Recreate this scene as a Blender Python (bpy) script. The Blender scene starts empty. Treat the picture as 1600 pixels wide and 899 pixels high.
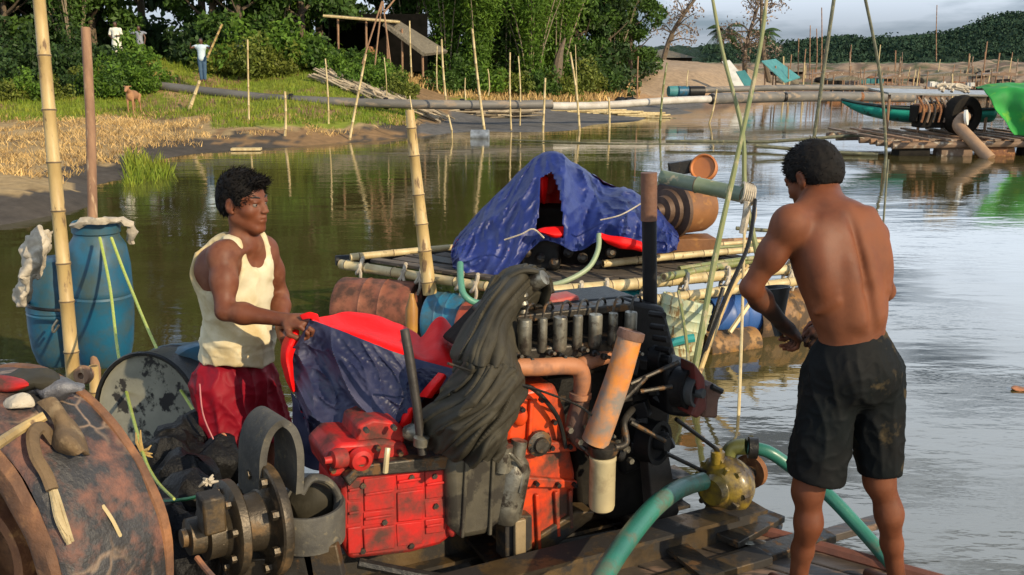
import bpy, bmesh, math, random
import numpy as np
from mathutils import Vector, Matrix, noise
random.seed(7); RNG = np.random.default_rng(7)
R = math.radians
S = bpy.context.scene
COL = S.collection
# ------------------------------------------------------------ camera
HC = 2.25; FPX = 1500.0; PITCH = math.atan((449.5-105)/FPX)
cam_d = bpy.data.cameras.new("camera"); cam = bpy.data.objects.new("camera", cam_d); COL.objects.link(cam)
cam.location = (0, 0, HC); cam.rotation_euler = (math.pi/2-PITCH, 0, 0)
cam_d.sensor_width = 36; cam_d.lens = FPX/1600*36; cam_d.clip_start = 0.05; cam_d.clip_end = 3000
S.camera = cam
# ------------------------------------------------------------ sun and sky
SUN_EL = 27.0; SUN_AZ_X, SUN_AZ_Y = 0.72, -0.69      # direction towards the sun (x, y)
az = math.atan2(SUN_AZ_X, SUN_AZ_Y)                   # from +Y, clockwise
sd = bpy.data.lights.new("sun", 'SUN'); sd.energy = 5.0; sd.angle = R(0.6); sd.color = (1.0, 0.82, 0.56)
sun = bpy.data.objects.new("sun", sd); COL.objects.link(sun)
sv = Vector((math.sin(az)*math.cos(R(SUN_EL)), math.cos(az)*math.cos(R(SUN_EL)), math.sin(R(SUN_EL))))
sun.rotation_euler = sv.to_track_quat('Z', 'Y').to_euler(); sun.location = (20, -20, 20)
W = bpy.data.worlds.new("World"); S.world = W; W.use_nodes = True
nt = W.node_tree; nt.nodes.clear()
def wn(t, **k):
    n = nt.nodes.new(t)
    for a, b in k.items(): setattr(n, a, b)
    return n
wo = wn('ShaderNodeOutputWorld'); bg = wn('ShaderNodeBackground'); sky = wn('ShaderNodeTexSky')
sky.sky_type = 'NISHITA'; sky.sun_disc = False; sky.sun_elevation = R(SUN_EL); sky.sun_rotation = az
sky.air_density = 1.0; sky.dust_density = 1.5; sky.ozone_density = 1.5
bg.inputs[1].default_value = 0.085
tc = wn('ShaderNodeTexCoord'); mp = wn('ShaderNodeMapping'); mp.inputs['Scale'].default_value = (1.3, 1.3, 7.5); mp.inputs['Location'].default_value = (.3, .1, .25)
nz = wn('ShaderNodeTexNoise'); nz.inputs['Scale'].default_value = 2.3; nz.inputs['Detail'].default_value = 7; nz.inputs['Roughness'].default_value = .55
rmp = wn('ShaderNodeValToRGB'); rmp.color_ramp.elements[0].position = .415; rmp.color_ramp.elements[1].position = .52
mixc = wn('ShaderNodeMixRGB'); mixc.inputs[2].default_value = (8.2, 8.6, 9.0, 1)
haze = wn('ShaderNodeMixRGB'); haze.inputs[0].default_value = .45; haze.inputs[2].default_value = (2.4, 3.8, 6.2, 1)
L = nt.links.new
L(tc.outputs['Generated'], mp.inputs[0]); L(mp.outputs[0], nz.inputs[0]); L(nz.outputs[0], rmp.inputs[0])
L(sky.outputs[0], haze.inputs[1]); L(haze.outputs[0], mixc.inputs[1]); L(rmp.outputs[0], mixc.inputs[0])
sx = wn('ShaderNodeSeparateXYZ'); L(tc.outputs['Generated'], sx.inputs[0]); mr = wn('ShaderNodeMapRange')
mr.inputs['From Min'].default_value = .03; mr.inputs['From Max'].default_value = .16; mr.inputs['To Min'].default_value = .66; mr.inputs['To Max'].default_value = 2.3; L(sx.outputs[2], mr.inputs[0])
cb = wn('ShaderNodeVectorMath', operation='SCALE'); cb.inputs[0].default_value = (7.4, 8.4, 9.6); L(mr.outputs[0], cb.inputs['Scale']); L(cb.outputs[0], mixc.inputs[2])
lim = wn('ShaderNodeMapRange'); lim.inputs['From Min'].default_value = .44; lim.inputs['From Max'].default_value = .72; lim.inputs['To Min'].default_value = 1; lim.inputs['To Max'].default_value = .12; L(sx.outputs[2], lim.inputs[0])
cm = wn('ShaderNodeMath', operation='MULTIPLY'); L(rmp.outputs[0], cm.inputs[0]); L(lim.outputs[0], cm.inputs[1]); L(cm.outputs[0], mixc.inputs[0])
L(mixc.outputs[0], bg.inputs[0]); L(bg.outputs[0], wo.inputs[0])
S.view_settings.view_transform = 'Standard'; S.view_settings.look = 'None'; S.view_settings.exposure = 0.1; S.view_settings.gamma = 1
S.view_settings.use_curve_mapping = False
S.render.engine = 'CYCLES'; S.cycles.max_bounces = 6; S.cycles.transparent_max_bounces = 4
# ------------------------------------------------------------ pixel rays -> points of the place
CP, SP = math.cos(PITCH), math.sin(PITCH)
def ray(px, py):
    x = (px-800)/FPX; u = (449.5-py)/FPX
    return Vector((x, CP+SP*u, -SP+CP*u))
def P(px, py, Y):
    d = ray(px, py); return Vector((0, 0, HC))+d*(Y/d.y)
def G(px, py, z=0.0):
    d = ray(px, py); return Vector((0, 0, HC))+d*((z-HC)/d.z)
def PS(px, py, Y0, s):           # on the upright plane Y = Y0 + s*X
    d = ray(px, py); return Vector((0, 0, HC))+d*(Y0/(d.y-s*d.x))
def proj(v):
    w = Vector(v)-Vector((0, 0, HC)); zc = w.y*CP-w.z*SP; u = w.y*SP+w.z*CP
    return 800+FPX*w.x/zc, 449.5-FPX*u/zc
# ------------------------------------------------------------ materials
MATS = {}
def mat(name, c1, c2=None, rough=.6, metal=0.0, scale=6.0, c3=None, t3=.6, s3=None, bump=.3, bscale=None, spec=.5, sss=0, coat=0, stretch=None, w3=.08, bdist=.01, island=0.0, detail=6, trans=0):
    if name in MATS: return MATS[name]
    m = bpy.data.materials.new(name); m.use_nodes = True; n = m.node_tree; N = n.nodes; Lk = n.links.new
    b = N['Principled BSDF']; b.inputs['Roughness'].default_value = rough; b.inputs['Metallic'].default_value = metal
    b.inputs['Specular IOR Level'].default_value = spec
    if coat: b.inputs['Coat Weight'].default_value = coat; b.inputs['Coat Roughness'].default_value = .25
    if sss: b.inputs['Subsurface Weight'].default_value = sss; b.inputs['Subsurface Radius'].default_value = (.012, .004, .002); b.inputs['Subsurface Scale'].default_value = 1
    t = N.new('ShaderNodeTexCoord'); src = t.outputs['Object']
    if stretch:
        mm = N.new('ShaderNodeMapping'); mm.inputs['Scale'].default_value = stretch; Lk(src, mm.inputs[0]); src = mm.outputs[0]
    def nzf(sc, det=detail):
        k = N.new('ShaderNodeTexNoise'); k.inputs['Scale'].default_value = sc; k.inputs['Detail'].default_value = det; k.inputs['Roughness'].default_value = .62
        Lk(src, k.inputs[0]); return k.outputs[0]
    c2 = c2 or tuple(x*.6 for x in c1)
    r = N.new('ShaderNodeValToRGB'); r.color_ramp.elements[0].position = .35; r.color_ramp.elements[1].position = .65
    r.color_ramp.elements[0].color = (*c1, 1); r.color_ramp.elements[1].color = (*c2, 1); Lk(nzf(scale), r.inputs[0]); out = r.outputs[0]
    if c3:
        r3 = N.new('ShaderNodeValToRGB'); r3.color_ramp.elements[0].position = t3-w3/2; r3.color_ramp.elements[1].position = t3+w3/2
        Lk(nzf(s3 or scale*1.7), r3.inputs[0])
        mx = N.new('ShaderNodeMixRGB'); mx.inputs[2].default_value = (*c3, 1); Lk(r3.outputs[0], mx.inputs[0]); Lk(out, mx.inputs[1]); out = mx.outputs[0]
        ra = N.new('ShaderNodeMapRange'); ra.inputs['To Min'].default_value = rough; ra.inputs['To Max'].default_value = min(1, rough+.3); Lk(r3.outputs[0], ra.inputs[0]); Lk(ra.outputs[0], b.inputs['Roughness'])
    if island:
        g = N.new('ShaderNodeNewGeometry'); hv = N.new('ShaderNodeHueSaturation'); mr = N.new('ShaderNodeMapRange')
        mr.inputs['To Min'].default_value = 1-island; mr.inputs['To Max'].default_value = 1+island
        Lk(g.outputs['Random Per Island'], mr.inputs[0]); Lk(mr.outputs[0], hv.inputs['Value']); Lk(out, hv.inputs['Color']); out = hv.outputs[0]
    Lk(out, b.inputs['Base Color'])
    if bump:
        bp = N.new('ShaderNodeBump'); bp.inputs['Strength'].default_value = bump; bp.inputs['Distance'].default_value = bdist
        Lk(nzf(bscale or scale*4), bp.inputs['Height']); Lk(bp.outputs[0], b.inputs['Normal'])
    if trans:
        tr = N.new('ShaderNodeBsdfTranslucent'); ms = N.new('ShaderNodeMixShader'); ms.inputs[0].default_value = trans
        Lk(out, tr.inputs[0]); Lk(b.outputs[0], ms.inputs[1]); Lk(tr.outputs[0], ms.inputs[2]); Lk(ms.outputs[0], N['Material Output'].inputs[0])
    MATS[name] = m; return m
# ------------------------------------------------------------ objects
def tag(o, label=None, cat=None, group=None, kind=None):
    if label: o['label'] = label
    if cat: o['category'] = cat
    if group: o['group'] = group
    if kind: o['kind'] = kind
    return o
def empty(name, loc, label=None, cat=None, group=None):
    o = bpy.data.objects.new(name, None); o.empty_display_size = .1; COL.objects.link(o); o.location = loc
    return tag(o, label, cat, group)
def wloc(o):
    v = Vector(o.location)
    while o.parent: o = o.parent; v += Vector(o.location)
    return v
def link(name, me, parent=None, local=False):
    o = bpy.data.objects.new(name, me); COL.objects.link(o)
    if parent:
        o.parent = parent
        if not local: o.location = -wloc(parent)
    return o
def kids(o): return [c for c in bpy.data.objects if c.parent == o]
def copy_tree(o, parent=None, tree=None):
    c = o.copy(); COL.objects.link(c); c.parent = parent
    for ch in KC.get(o.name, kids(o)): copy_tree(ch, c)
    return c
KC = {}
def frame(d):
    d = Vector(d).normalized(); a = Vector((0, 0, 1)) if abs(d.z) < .9 else Vector((1, 0, 0))
    s = d.cross(a).normalized(); return d, s, s.cross(d).normalized()
class MB:
    def __init__(s): s.v = []; s.f = []; s.m = []; s.mi = 0
    def add(s, vs, fs):
        b = len(s.v); s.v += [tuple(x) for x in vs]; s.f += [tuple(b+i for i in f) for f in fs]; s.m += [s.mi]*len(fs); return s
    def box(s, c, d, rot=(0, 0, 0)):
        M = Matrix.Translation(c) @ (rot if isinstance(rot, Matrix) else Matrix.Rotation(rot[2], 4, 'Z') @ Matrix.Rotation(rot[1], 4, 'Y') @ Matrix.Rotation(rot[0], 4, 'X'))
        vs = [M @ Vector((x*d[0]/2, y*d[1]/2, z*d[2]/2)) for x in (-1, 1) for y in (-1, 1) for z in (-1, 1)]
        return s.add(vs, [(0, 1, 3, 2), (4, 6, 7, 5), (0, 4, 5, 1), (2, 3, 7, 6), (0, 2, 6, 4), (1, 5, 7, 3)])
    def beam(s, a, b, w, h, up=None):
        a = Vector(a); b = Vector(b); d = (b-a).normalized(); U = Vector(up or (0, 0, 1))
        if abs(d.dot(U)) > .95: U = Vector((0, 1, 0))
        r = d.cross(U).normalized(); u = r.cross(d).normalized()
        vs = [q+r*(x*w/2)+u*(z*h/2) for q in (a, b) for x in (-1, 1) for z in (-1, 1)]
        return s.add(vs, [(0, 1, 3, 2), (4, 6, 7, 5), (0, 4, 5, 1), (2, 3, 7, 6), (0, 2, 6, 4), (1, 5, 7, 3)])
    def tube(s, pts, r, n=10, cap=True, flat=1.0, closed=False):
        pts = [Vector(p) for p in pts]; k = len(pts); rr = r if hasattr(r, '__len__') else [r]*k
        d0, sx, up = frame(pts[1]-pts[0]); vs = []
        for i, p in enumerate(pts):
            if closed: d = (pts[(i+1) % k]-pts[i-1]).normalized()
            else: d = (pts[min(i+1, k-1)]-pts[max(i-1, 0)]).normalized()
            sx = (sx-d*sx.dot(d)).normalized(); up = sx.cross(d)
            for j in range(n):
                t = 2*math.pi*j/n; vs.append(p+sx*(math.cos(t)*rr[i])+up*(math.sin(t)*rr[i]*flat))
        fs = [(i*n+j, i*n+(j+1) % n, (i+1)*n+(j+1) % n, (i+1)*n+j) for i in range(k-1) for j in range(n)]
        if closed: fs += [((k-1)*n+j, (k-1)*n+(j+1) % n, (j+1) % n, j) for j in range(n)]
        elif cap: fs += [tuple(range(n-1, -1, -1)), tuple((k-1)*n+j for j in range(n))]
        return s.add(vs, fs)
    def cyl(s, a, b, r0, r1=None, n=16): return s.tube([a, b], [r0, r0 if r1 is None else r1], n)
    def lathe(s, prof, o, ax, n=32, cap=True, sq=1.0):
        o = Vector(o); d, sx, up = frame(ax); k = len(prof)
        vs = [o+d*t+sx*(math.cos(2*math.pi*j/n)*r)+up*(math.sin(2*math.pi*j/n)*r*sq) for r, t in prof for j in range(n)]
        fs = [(i*n+j, i*n+(j+1) % n, (i+1)*n+(j+1) % n, (i+1)*n+j) for i in range(k-1) for j in range(n)]
        if cap: fs += [tuple(range(n-1, -1, -1)), tuple((k-1)*n+j for j in range(n))]
        return s.add(vs, fs)
    def prism(s, pts, dv):
        pts = [Vector(p) for p in pts]; dv = Vector(dv); n = len(pts)
        return s.add(pts+[p+dv for p in pts], [tuple(range(n)), tuple(range(2*n-1, n-1, -1))]+[(i, i+n, (i+1) % n+n, (i+1) % n) for i in range(n)])
    def ball(s, c, r, n=10, sq=(1, 1, 1)):
        c = Vector(c); m = n*2
        vs = [c+Vector((0, 0, r*sq[2]))]
        for i in range(1, n):
            for j in range(m):
                a = math.pi*i/n; b = 2*math.pi*j/m; vs.append(c+Vector((math.sin(a)*math.cos(b)*r*sq[0], math.sin(a)*math.sin(b)*r*sq[1], math.cos(a)*r*sq[2])))
        vs.append(c-Vector((0, 0, r*sq[2]))); e = len(vs)-1
        fs = [(0, 1+j, 1+(j+1) % m) for j in range(m)]+[(1+i*m+j, 1+(i+1)*m+j, 1+(i+1)*m+(j+1) % m, 1+i*m+(j+1) % m) for i in range(n-2) for j in range(m)]
        fs += [(e, 1+(n-2)*m+(j+1) % m, 1+(n-2)*m+j) for j in range(m)]
        return s.add(vs, fs)
    def grid(s, rows, mi=None):
        n = len(rows[0]); vs = [p for r in rows for p in r]
        return s.add(vs, [(i*n+j, i*n+j+1, (i+1)*n+j+1, (i+1)*n+j) for i in range(len(rows)-1) for j in range(n-1)])
    def build(s, name, mats, parent=None, smooth=38, bevel=0, solid=0, moff=0, jit=0, jsc=6, local=False, recalc=True, seg=2):
        me = bpy.data.meshes.new(name); me.from_pydata(s.v, [], s.f)
        for m in (mats if isinstance(mats, (list, tuple)) else [mats]): me.materials.append(m)
        me.polygons.foreach_set('material_index', s.m)
        if jit:
            for v in me.vertices: v.co += noise.noise_vector(v.co*jsc)*jit
        if recalc:
            bm = bmesh.new(); bm.from_mesh(me); bmesh.ops.recalc_face_normals(bm, faces=bm.faces); bm.to_mesh(me); bm.free()
        me.polygons.foreach_set('use_smooth', [True]*len(me.polygons))
        if smooth < 180: me.set_sharp_from_angle(angle=R(smooth))
        me.update()
        o = link(name, me, parent, local)
        if bevel:
            b = o.modifiers.new('bevel', 'BEVEL'); b.width = bevel; b.segments = seg; b.limit_method = 'ANGLE'; b.angle_limit = R(35); b.harden_normals = False
        if solid:
            b = o.modifiers.new('solid', 'SOLIDIFY'); b.thickness = solid; b.offset = -1; b.material_offset = moff
        return o
def thing(name, mb, mats, label, cat, group=None, **k):
    return tag(mb.build(name, mats, **k), label, cat, group)
def crom(p, t):          # Catmull-Rom through a list, t in 0..1
    k = len(p)-1; x = min(max(t*k, 0), k-1e-6); i = int(x); f = x-i
    a, b, c, d = p[max(i-1, 0)], p[i], p[i+1], p[min(i+2, k)]
    return .5*((2*b)+(c-a)*f+(2*a-5*b+4*c-d)*f*f+(3*b-a-3*c+d)*f**3)
def curve(pts, n=24): pts = [Vector(p) for p in pts]; return [crom(pts, i/(n-1)) for i in range(n)]
def pcurve(pp, n=24): return curve([P(*p) for p in pp], n)
def net(ctrl, nu=60, nv=60, fn=None):      # control net of points -> dense grid rows
    rows = [[Vector(p) for p in r] for r in ctrl]; out = []
    dense = [[crom(r, j/(nu-1)) for j in range(nu)] for r in rows]
    for i in range(nv):
        out.append([crom([dense[k][j] for k in range(len(rows))], i/(nv-1)) for j in range(nu)])
    if fn:
        for i in range(nv):
            for j in range(nu): out[i][j] = out[i][j]+fn(j/(nu-1), i/(nv-1), out[i][j])
    return out
def fbm(p, sc, o=3):
    p = Vector(p)*sc; a = 0; w = 1
    for _ in range(o): a += noise.noise(p)*w; p = p*2.03; w *= .5
    return a
def bamboo(name, p0, p1, r0, r1, label, cat='pole', group=None, mats=None, sp=.32, bend=0.0, n=10, parent=None, seed=0, hollow=True):
    p0 = Vector(p0); p1 = Vector(p1); Ln = (p1-p0).length; d, sx, up = frame(p1-p0); rnd = random.Random(seed+int(Ln*1000))
    pts = []; rr = []; mi = []; t = -rnd.random()*sp*.8
    T = [0.0]; 
    while t < Ln:
        if t > .03 and t < Ln-.03: T += [t-.012, t-.005, t+.005, t+.014]
        t += sp*rnd.uniform(.75, 1.2)
    T.append(Ln)
    b1 = rnd.uniform(-1, 1)*bend; b2 = rnd.uniform(-1, 1)*bend
    mb = MB(); k = 0
    for i, t in enumerate(T):
        f = t/Ln; w = math.sin(math.pi*f); w2 = math.sin(2*math.pi*f+1)
        pts.append(p0+d*t+sx*(w*b1+w2*b2*.4)+up*(w*b2*.6))
        nd = (i % 4 in (2, 3)) and 0 < i < len(T)-1
        rr.append((r0+(r1-r0)*f)*(1.13 if nd else 1.0))
    mb.tube(pts, rr, n, cap=False)
    for fi in range(len(mb.f)):
        i = fi//n
        if i % 4 == 2: mb.m[fi] = 1
    nn = len(pts)*n
    mb.mi = 1
    for e, sgn in ((0, 1), (len(pts)-1, -1)):   # hollow cut ends
        c = pts[e]+d*sgn*.015; ring = [pts[e]+(Vector(mb.v[e*n+j])-pts[e])*.7 for j in range(n)]
        b = len(mb.v); mb.v += [tuple(q) for q in ring]+[tuple(pts[e]+d*sgn*.02)]
        for j in range(n):
            mb.f.append((e*n+j, e*n+(j+1) % n, b+(j+1) % n, b+j)); mb.m.append(0)
            mb.f.append((b+j, b+(j+1) % n, b+n)); mb.m.append(1)
    mats = mats or (M_bam, M_bamd)
    o = mb.build(name, list(mats), parent, smooth=50)
    if label: tag(o, label, cat, group)
    return o
# ------------------------------------------------------------ implicit surfaces (numpy surface nets)
class SDF:
    def __init__(s, lo, hi, res):
        s.lo = np.array(lo, float); s.res = res; s.n = np.ceil((np.array(hi)-s.lo)/res).astype(int)+1
        s.d = np.full(s.n, .5, np.float32); s.ax = [s.lo[i]+res*np.arange(s.n[i]) for i in range(3)]
    def _sub(s, lo, hi, pad=.05):
        sl = []
        for i in range(3):
            a = int(max(0, (lo[i]-pad-s.lo[i])/s.res)); b = int(min(s.n[i], (hi[i]+pad-s.lo[i])/s.res+2)); sl.append(slice(a, max(a, b)))
        X, Y, Z = np.meshgrid(s.ax[0][sl[0]], s.ax[1][sl[1]], s.ax[2][sl[2]], indexing='ij')
        return tuple(sl), X, Y, Z
    def _mix(s, sl, d, k, sub):
        o = s.d[sl]
        if sub:
            if k > 0: h = np.clip(.5-.5*(o+d)/k, 0, 1); r = o+( -d-o)*h+k*h*(1-h)
            else: r = np.maximum(o, -d)
        else:
            if k > 0: h = np.clip(.5+.5*(o-d)/k, 0, 1); r = o+(d-o)*h-k*h*(1-h)
            else: r = np.minimum(o, d)
        s.d[sl] = r
    def cap(s, a, b, r0, r1=None, k=.03, sub=False, sq=None):
        r1 = r0 if r1 is None else r1; a = np.array(a, float); b = np.array(b, float); m = max(r0, r1)
        sl, X, Y, Z = s._sub(np.minimum(a, b)-m, np.maximum(a, b)+m, .03+k)
        ba = b-a; L2 = max(ba@ba, 1e-9); h = np.clip(((X-a[0])*ba[0]+(Y-a[1])*ba[1]+(Z-a[2])*ba[2])/L2, 0, 1)
        d = np.sqrt((X-a[0]-h*ba[0])**2+(Y-a[1]-h*ba[1])**2+(Z-a[2]-h*ba[2])**2)-(r0+(r1-r0)*h)
        s._mix(sl, d, k, sub)
    def ell(s, c, rad, axes=None, k=.03, sub=False):
        c = np.array(c, float); rad = np.array(rad, float); A = np.array(axes, float) if axes is not None else np.eye(3)
        m = max(rad); sl, X, Y, Z = s._sub(c-m, c+m, .03+k)
        Q = [(X-c[0])*A[i][0]+(Y-c[1])*A[i][1]+(Z-c[2])*A[i][2] for i in range(3)]
        k0 = np.sqrt(sum((Q[i]/rad[i])**2 for i in range(3))); k1 = np.sqrt(sum((Q[i]/rad[i]**2)**2 for i in range(3)))+1e-9
        s._mix(sl, k0*(k0-1)/k1, k, sub)
    def fn(s, f, k=0, sub=False):
        X, Y, Z = np.meshgrid(*s.ax, indexing='ij'); s._mix((slice(None),)*3, f(X, Y, Z), k, sub)
    def mesh(s):
        d = s.d; ins = d < 0; n = d.shape; c = tuple(x-1 for x in n)
        acc = np.zeros(c+(3,)); cnt = np.zeros(c)
        for ax in range(3):
            o = [i for i in range(3) if i != ax]
            for a in (0, 1):
                for b in (0, 1):
                    s0 = [None]*3; s1 = [None]*3
                    s0[ax] = slice(0, n[ax]-1); s1[ax] = slice(1, n[ax])
                    for q, w in ((o[0], a), (o[1], b)): s0[q] = slice(w, n[q]-1+w); s1[q] = s0[q]
                    d0 = d[tuple(s0)]; d1 = d[tuple(s1)]; x = (d0 < 0) != (d1 < 0)
                    t = np.where(x, d0/(d0-d1+1e-12), 0)
                    acc[..., ax] += np.where(x, t, 0); acc[..., o[0]] += x*a; acc[..., o[1]] += x*b; cnt += x
        act = cnt > 0; idx = -np.ones(c, int); idx[act] = np.arange(act.sum())
        ii = np.argwhere(act); V = (ii+acc[act]/cnt[act][:, None])*s.res+s.lo
        F = []
        for ax in range(3):
            o = [i for i in range(3) if i != ax]
            s0 = [slice(1, n[i]-1) for i in range(3)]; s1 = list(s0); s0[ax] = slice(0, n[ax]-1); s1[ax] = slice(1, n[ax])
            a = ins[tuple(s0)]; b = ins[tuple(s1)]; E = np.argwhere(a != b); sg = a[a != b]
            E = E.copy(); E[:, o[0]] += 1; E[:, o[1]] += 1
            q = []
            for (u, v) in ((0, 0), (1, 0), (1, 1), (0, 1)):
                e = E.copy(); e[:, o[0]] -= u; e[:, o[1]] -= v; q.append(idx[e[:, 0], e[:, 1], e[:, 2]])
            q = np.stack(q, 1); flip = sg if ax != 1 else ~sg
            q[flip] = q[flip][:, ::-1]; F.append(q)
        F = np.concatenate(F); F = F[(F >= 0).all(1)]
        return V, F[:, ::-1]
    def build(s, name, mats, parent=None, disp=None, local=False, relax=1, bottom=None):
        V, F = s.mesh()
        for _ in range(relax):
            A = np.zeros_like(V); C = np.zeros(len(V))
            for a in range(4):
                np.add.at(A, F[:, a], V[F[:, (a+1) % 4]]); np.add.at(C, F[:, a], 1)
                np.add.at(A, F[:, a], V[F[:, (a+3) % 4]]); np.add.at(C, F[:, a], 1)
            V = V*.5+.5*A/np.maximum(C, 1)[:, None]
        me = bpy.data.meshes.new(name); me.vertices.add(len(V)); me.vertices.foreach_set('co', V.astype(np.float32).ravel())
        me.loops.add(len(F)*4); me.loops.foreach_set('vertex_index', F.ravel().astype(np.int32))
        me.polygons.add(len(F)); me.polygons.foreach_set('loop_start', np.arange(0, len(F)*4, 4, dtype=np.int32)); me.polygons.foreach_set('loop_total', np.full(len(F), 4, np.int32))
        me.update(calc_edges=True); me.validate()
        for m in (mats if isinstance(mats, (list, tuple)) else [mats]): me.materials.append(m)
        me.polygons.foreach_set('use_smooth', [True]*len(me.polygons))
        if disp:
            nn = [v.normal.copy() for v in me.vertices]
            for v, q in zip(me.vertices, nn): v.co += q*disp(v.co)
        me.update(); return link(name, me, parent, local)
def quads_mesh(name, V, mats, mi=None):      # V: (N,4,3)
    N = len(V); me = bpy.data.meshes.new(name); me.vertices.add(N*4); me.vertices.foreach_set('co', V.astype(np.float32).ravel())
    me.loops.add(N*4); me.loops.foreach_set('vertex_index', np.arange(N*4, dtype=np.int32))
    me.polygons.add(N); me.polygons.foreach_set('loop_start', np.arange(0, N*4, 4, dtype=np.int32)); me.polygons.foreach_set('loop_total', np.full(N, 4, np.int32))
    for m in (mats if isinstance(mats, (list, tuple)) else [mats]): me.materials.append(m)
    if mi is not None: me.polygons.foreach_set('material_index', np.asarray(mi, np.int32))
    me.update(calc_edges=True); return me
def leaf_quads(C, size, rng, up=.3, asp=.45):     # leaf-shaped quads at centres C
    n = len(C); d = rng.normal(size=(n, 3)); d[:, 2] -= up; d /= np.linalg.norm(d, axis=1)[:, None]
    e = rng.normal(size=(n, 3)); e -= (e*d).sum(1)[:, None]*d; e /= np.linalg.norm(e, axis=1)[:, None]
    s = size*rng.uniform(.6, 1.3, n)[:, None]
    return np.stack([C-d*s, C+e*s*asp, C+d*s, C-e*s*asp], 1)
# ------------------------------------------------------------ shared materials
M_bam = mat('bamboo_dry', (.50, .36, .15), (.36, .24, .09), .5, scale=9, c3=(.16, .10, .05), t3=.62, s3=20, bump=.15, stretch=(1, 1, .3))
M_bamd = mat('bamboo_node', (.17, .11, .05), (.08, .055, .03), .7, scale=20)
M_bamg = mat('bamboo_green', (.13, .16, .05), (.20, .20, .07), .45, scale=7, c3=(.33, .27, .16), t3=.58, s3=11, bump=.1, stretch=(1, 1, .3))
M_bamy = mat('bamboo_pale', (.58, .47, .25), (.42, .31, .14), .5, scale=9, c3=(.14, .10, .05), t3=.66, s3=26, bump=.15, stretch=(1, 1, .3))
M_wood = mat('weathered_pole', (.30, .17, .09), (.19, .10, .055), .75, scale=14, c3=(.40, .27, .16), t3=.6, bump=.4, stretch=(1, 1, .15))
M_black = mat('oily_black', (.008, .008, .008), (.018, .017, .015), .42, spec=.3, scale=14, c3=(.05, .032, .018), t3=.63, s3=24, bump=.4)
M_steel = mat('dirty_steel', (.07, .062, .05), (.035, .03, .024), .45, metal=.6, scale=10, c3=(.16, .085, .035), t3=.58, s3=18, bump=.35)
M_rubber = mat('dusty_rubber', (.085, .078, .062), (.045, .042, .036), .75, scale=12, c3=(.14, .12, .08), t3=.62, s3=30, bump=.3)
M_rust = mat('rust', (.26, .11, .04), (.13, .05, .022), .8, scale=9, c3=(.40, .20, .07), t3=.6, s3=17, bump=.6)
M_dark = mat('grime', (.008, .007, .006), (.018, .015, .011), .8, scale=9, bump=.4, spec=.15)
M_rag = mat('pale_rag', (.50, .44, .34), (.32, .27, .20), .9, scale=15, bump=.7)
# ============================================================ THE SETTING
# water
def water_mat():
    m = bpy.data.materials.new('river_water'); m.use_nodes = True; n = m.node_tree; N = n.nodes; Lk = n.links.new; b = N['Principled BSDF']
    b.inputs['Roughness'].default_value = .035; b.inputs['IOR'].default_value = 1.95
    t = N.new('ShaderNodeTexCoord')
    def nz_(sc, st, det=4, rot=0):
        mm = N.new('ShaderNodeMapping'); mm.inputs['Scale'].default_value = st; mm.inputs['Rotation'].default_value = (0, 0, rot); Lk(t.outputs['Object'], mm.inputs[0])
        k = N.new('ShaderNodeTexNoise'); k.inputs['Scale'].default_value = sc; k.inputs['Detail'].default_value = det; Lk(mm.outputs[0], k.inputs[0]); return k.outputs[0]
    r = N.new('ShaderNodeValToRGB'); r.color_ramp.elements[0].position = .3; r.color_ramp.elements[1].position = .7
    r.color_ramp.elements[0].color = (.050, .042, .012, 1); r.color_ramp.elements[1].color = (.070, .058, .020, 1); Lk(nz_(.5, (1, 1.6, 1)), r.inputs[0]); Lk(r.outputs[0], b.inputs['Base Color'])
    # ripples: calm water with soft bands of breeze
    a = N.new('ShaderNodeMath'); a.operation = 'MULTIPLY'; Lk(nz_(5.5, (.7, 1.5, 1), 3, .2), a.inputs[0])
    br = N.new('ShaderNodeMapRange'); br.inputs['From Min'].default_value = .42; br.inputs['From Max'].default_value = .68; br.inputs['To Min'].default_value = .25; br.inputs['To Max'].default_value = 1.3
    Lk(nz_(.35, (.35, 1.6, 1), 3, .1), br.inputs[0]); Lk(br.outputs[0], a.inputs[1])
    c = N.new('ShaderNodeMath'); c.operation = 'MULTIPLY_ADD'; c.inputs[1].default_value = 1.9; Lk(nz_(1.1, (.6, 1.5, 1), 2, -.15), c.inputs[0]); Lk(a.outputs[0], c.inputs[2])
    bp = N.new('ShaderNodeBump'); bp.inputs['Strength'].default_value = 1; bp.inputs['Distance'].default_value = .0030; Lk(c.outputs[0], bp.inputs['Height']); Lk(bp.outputs[0], b.inputs['Normal'])
    return m
mb = MB(); mb.add([(-900, -60, 0), (900, -60, 0), (900, 900, 0), (-900, 900, 0)], [(0, 1, 2, 3)])
tag(mb.build('water', water_mat(), recalc=False), kind='structure')

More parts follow.
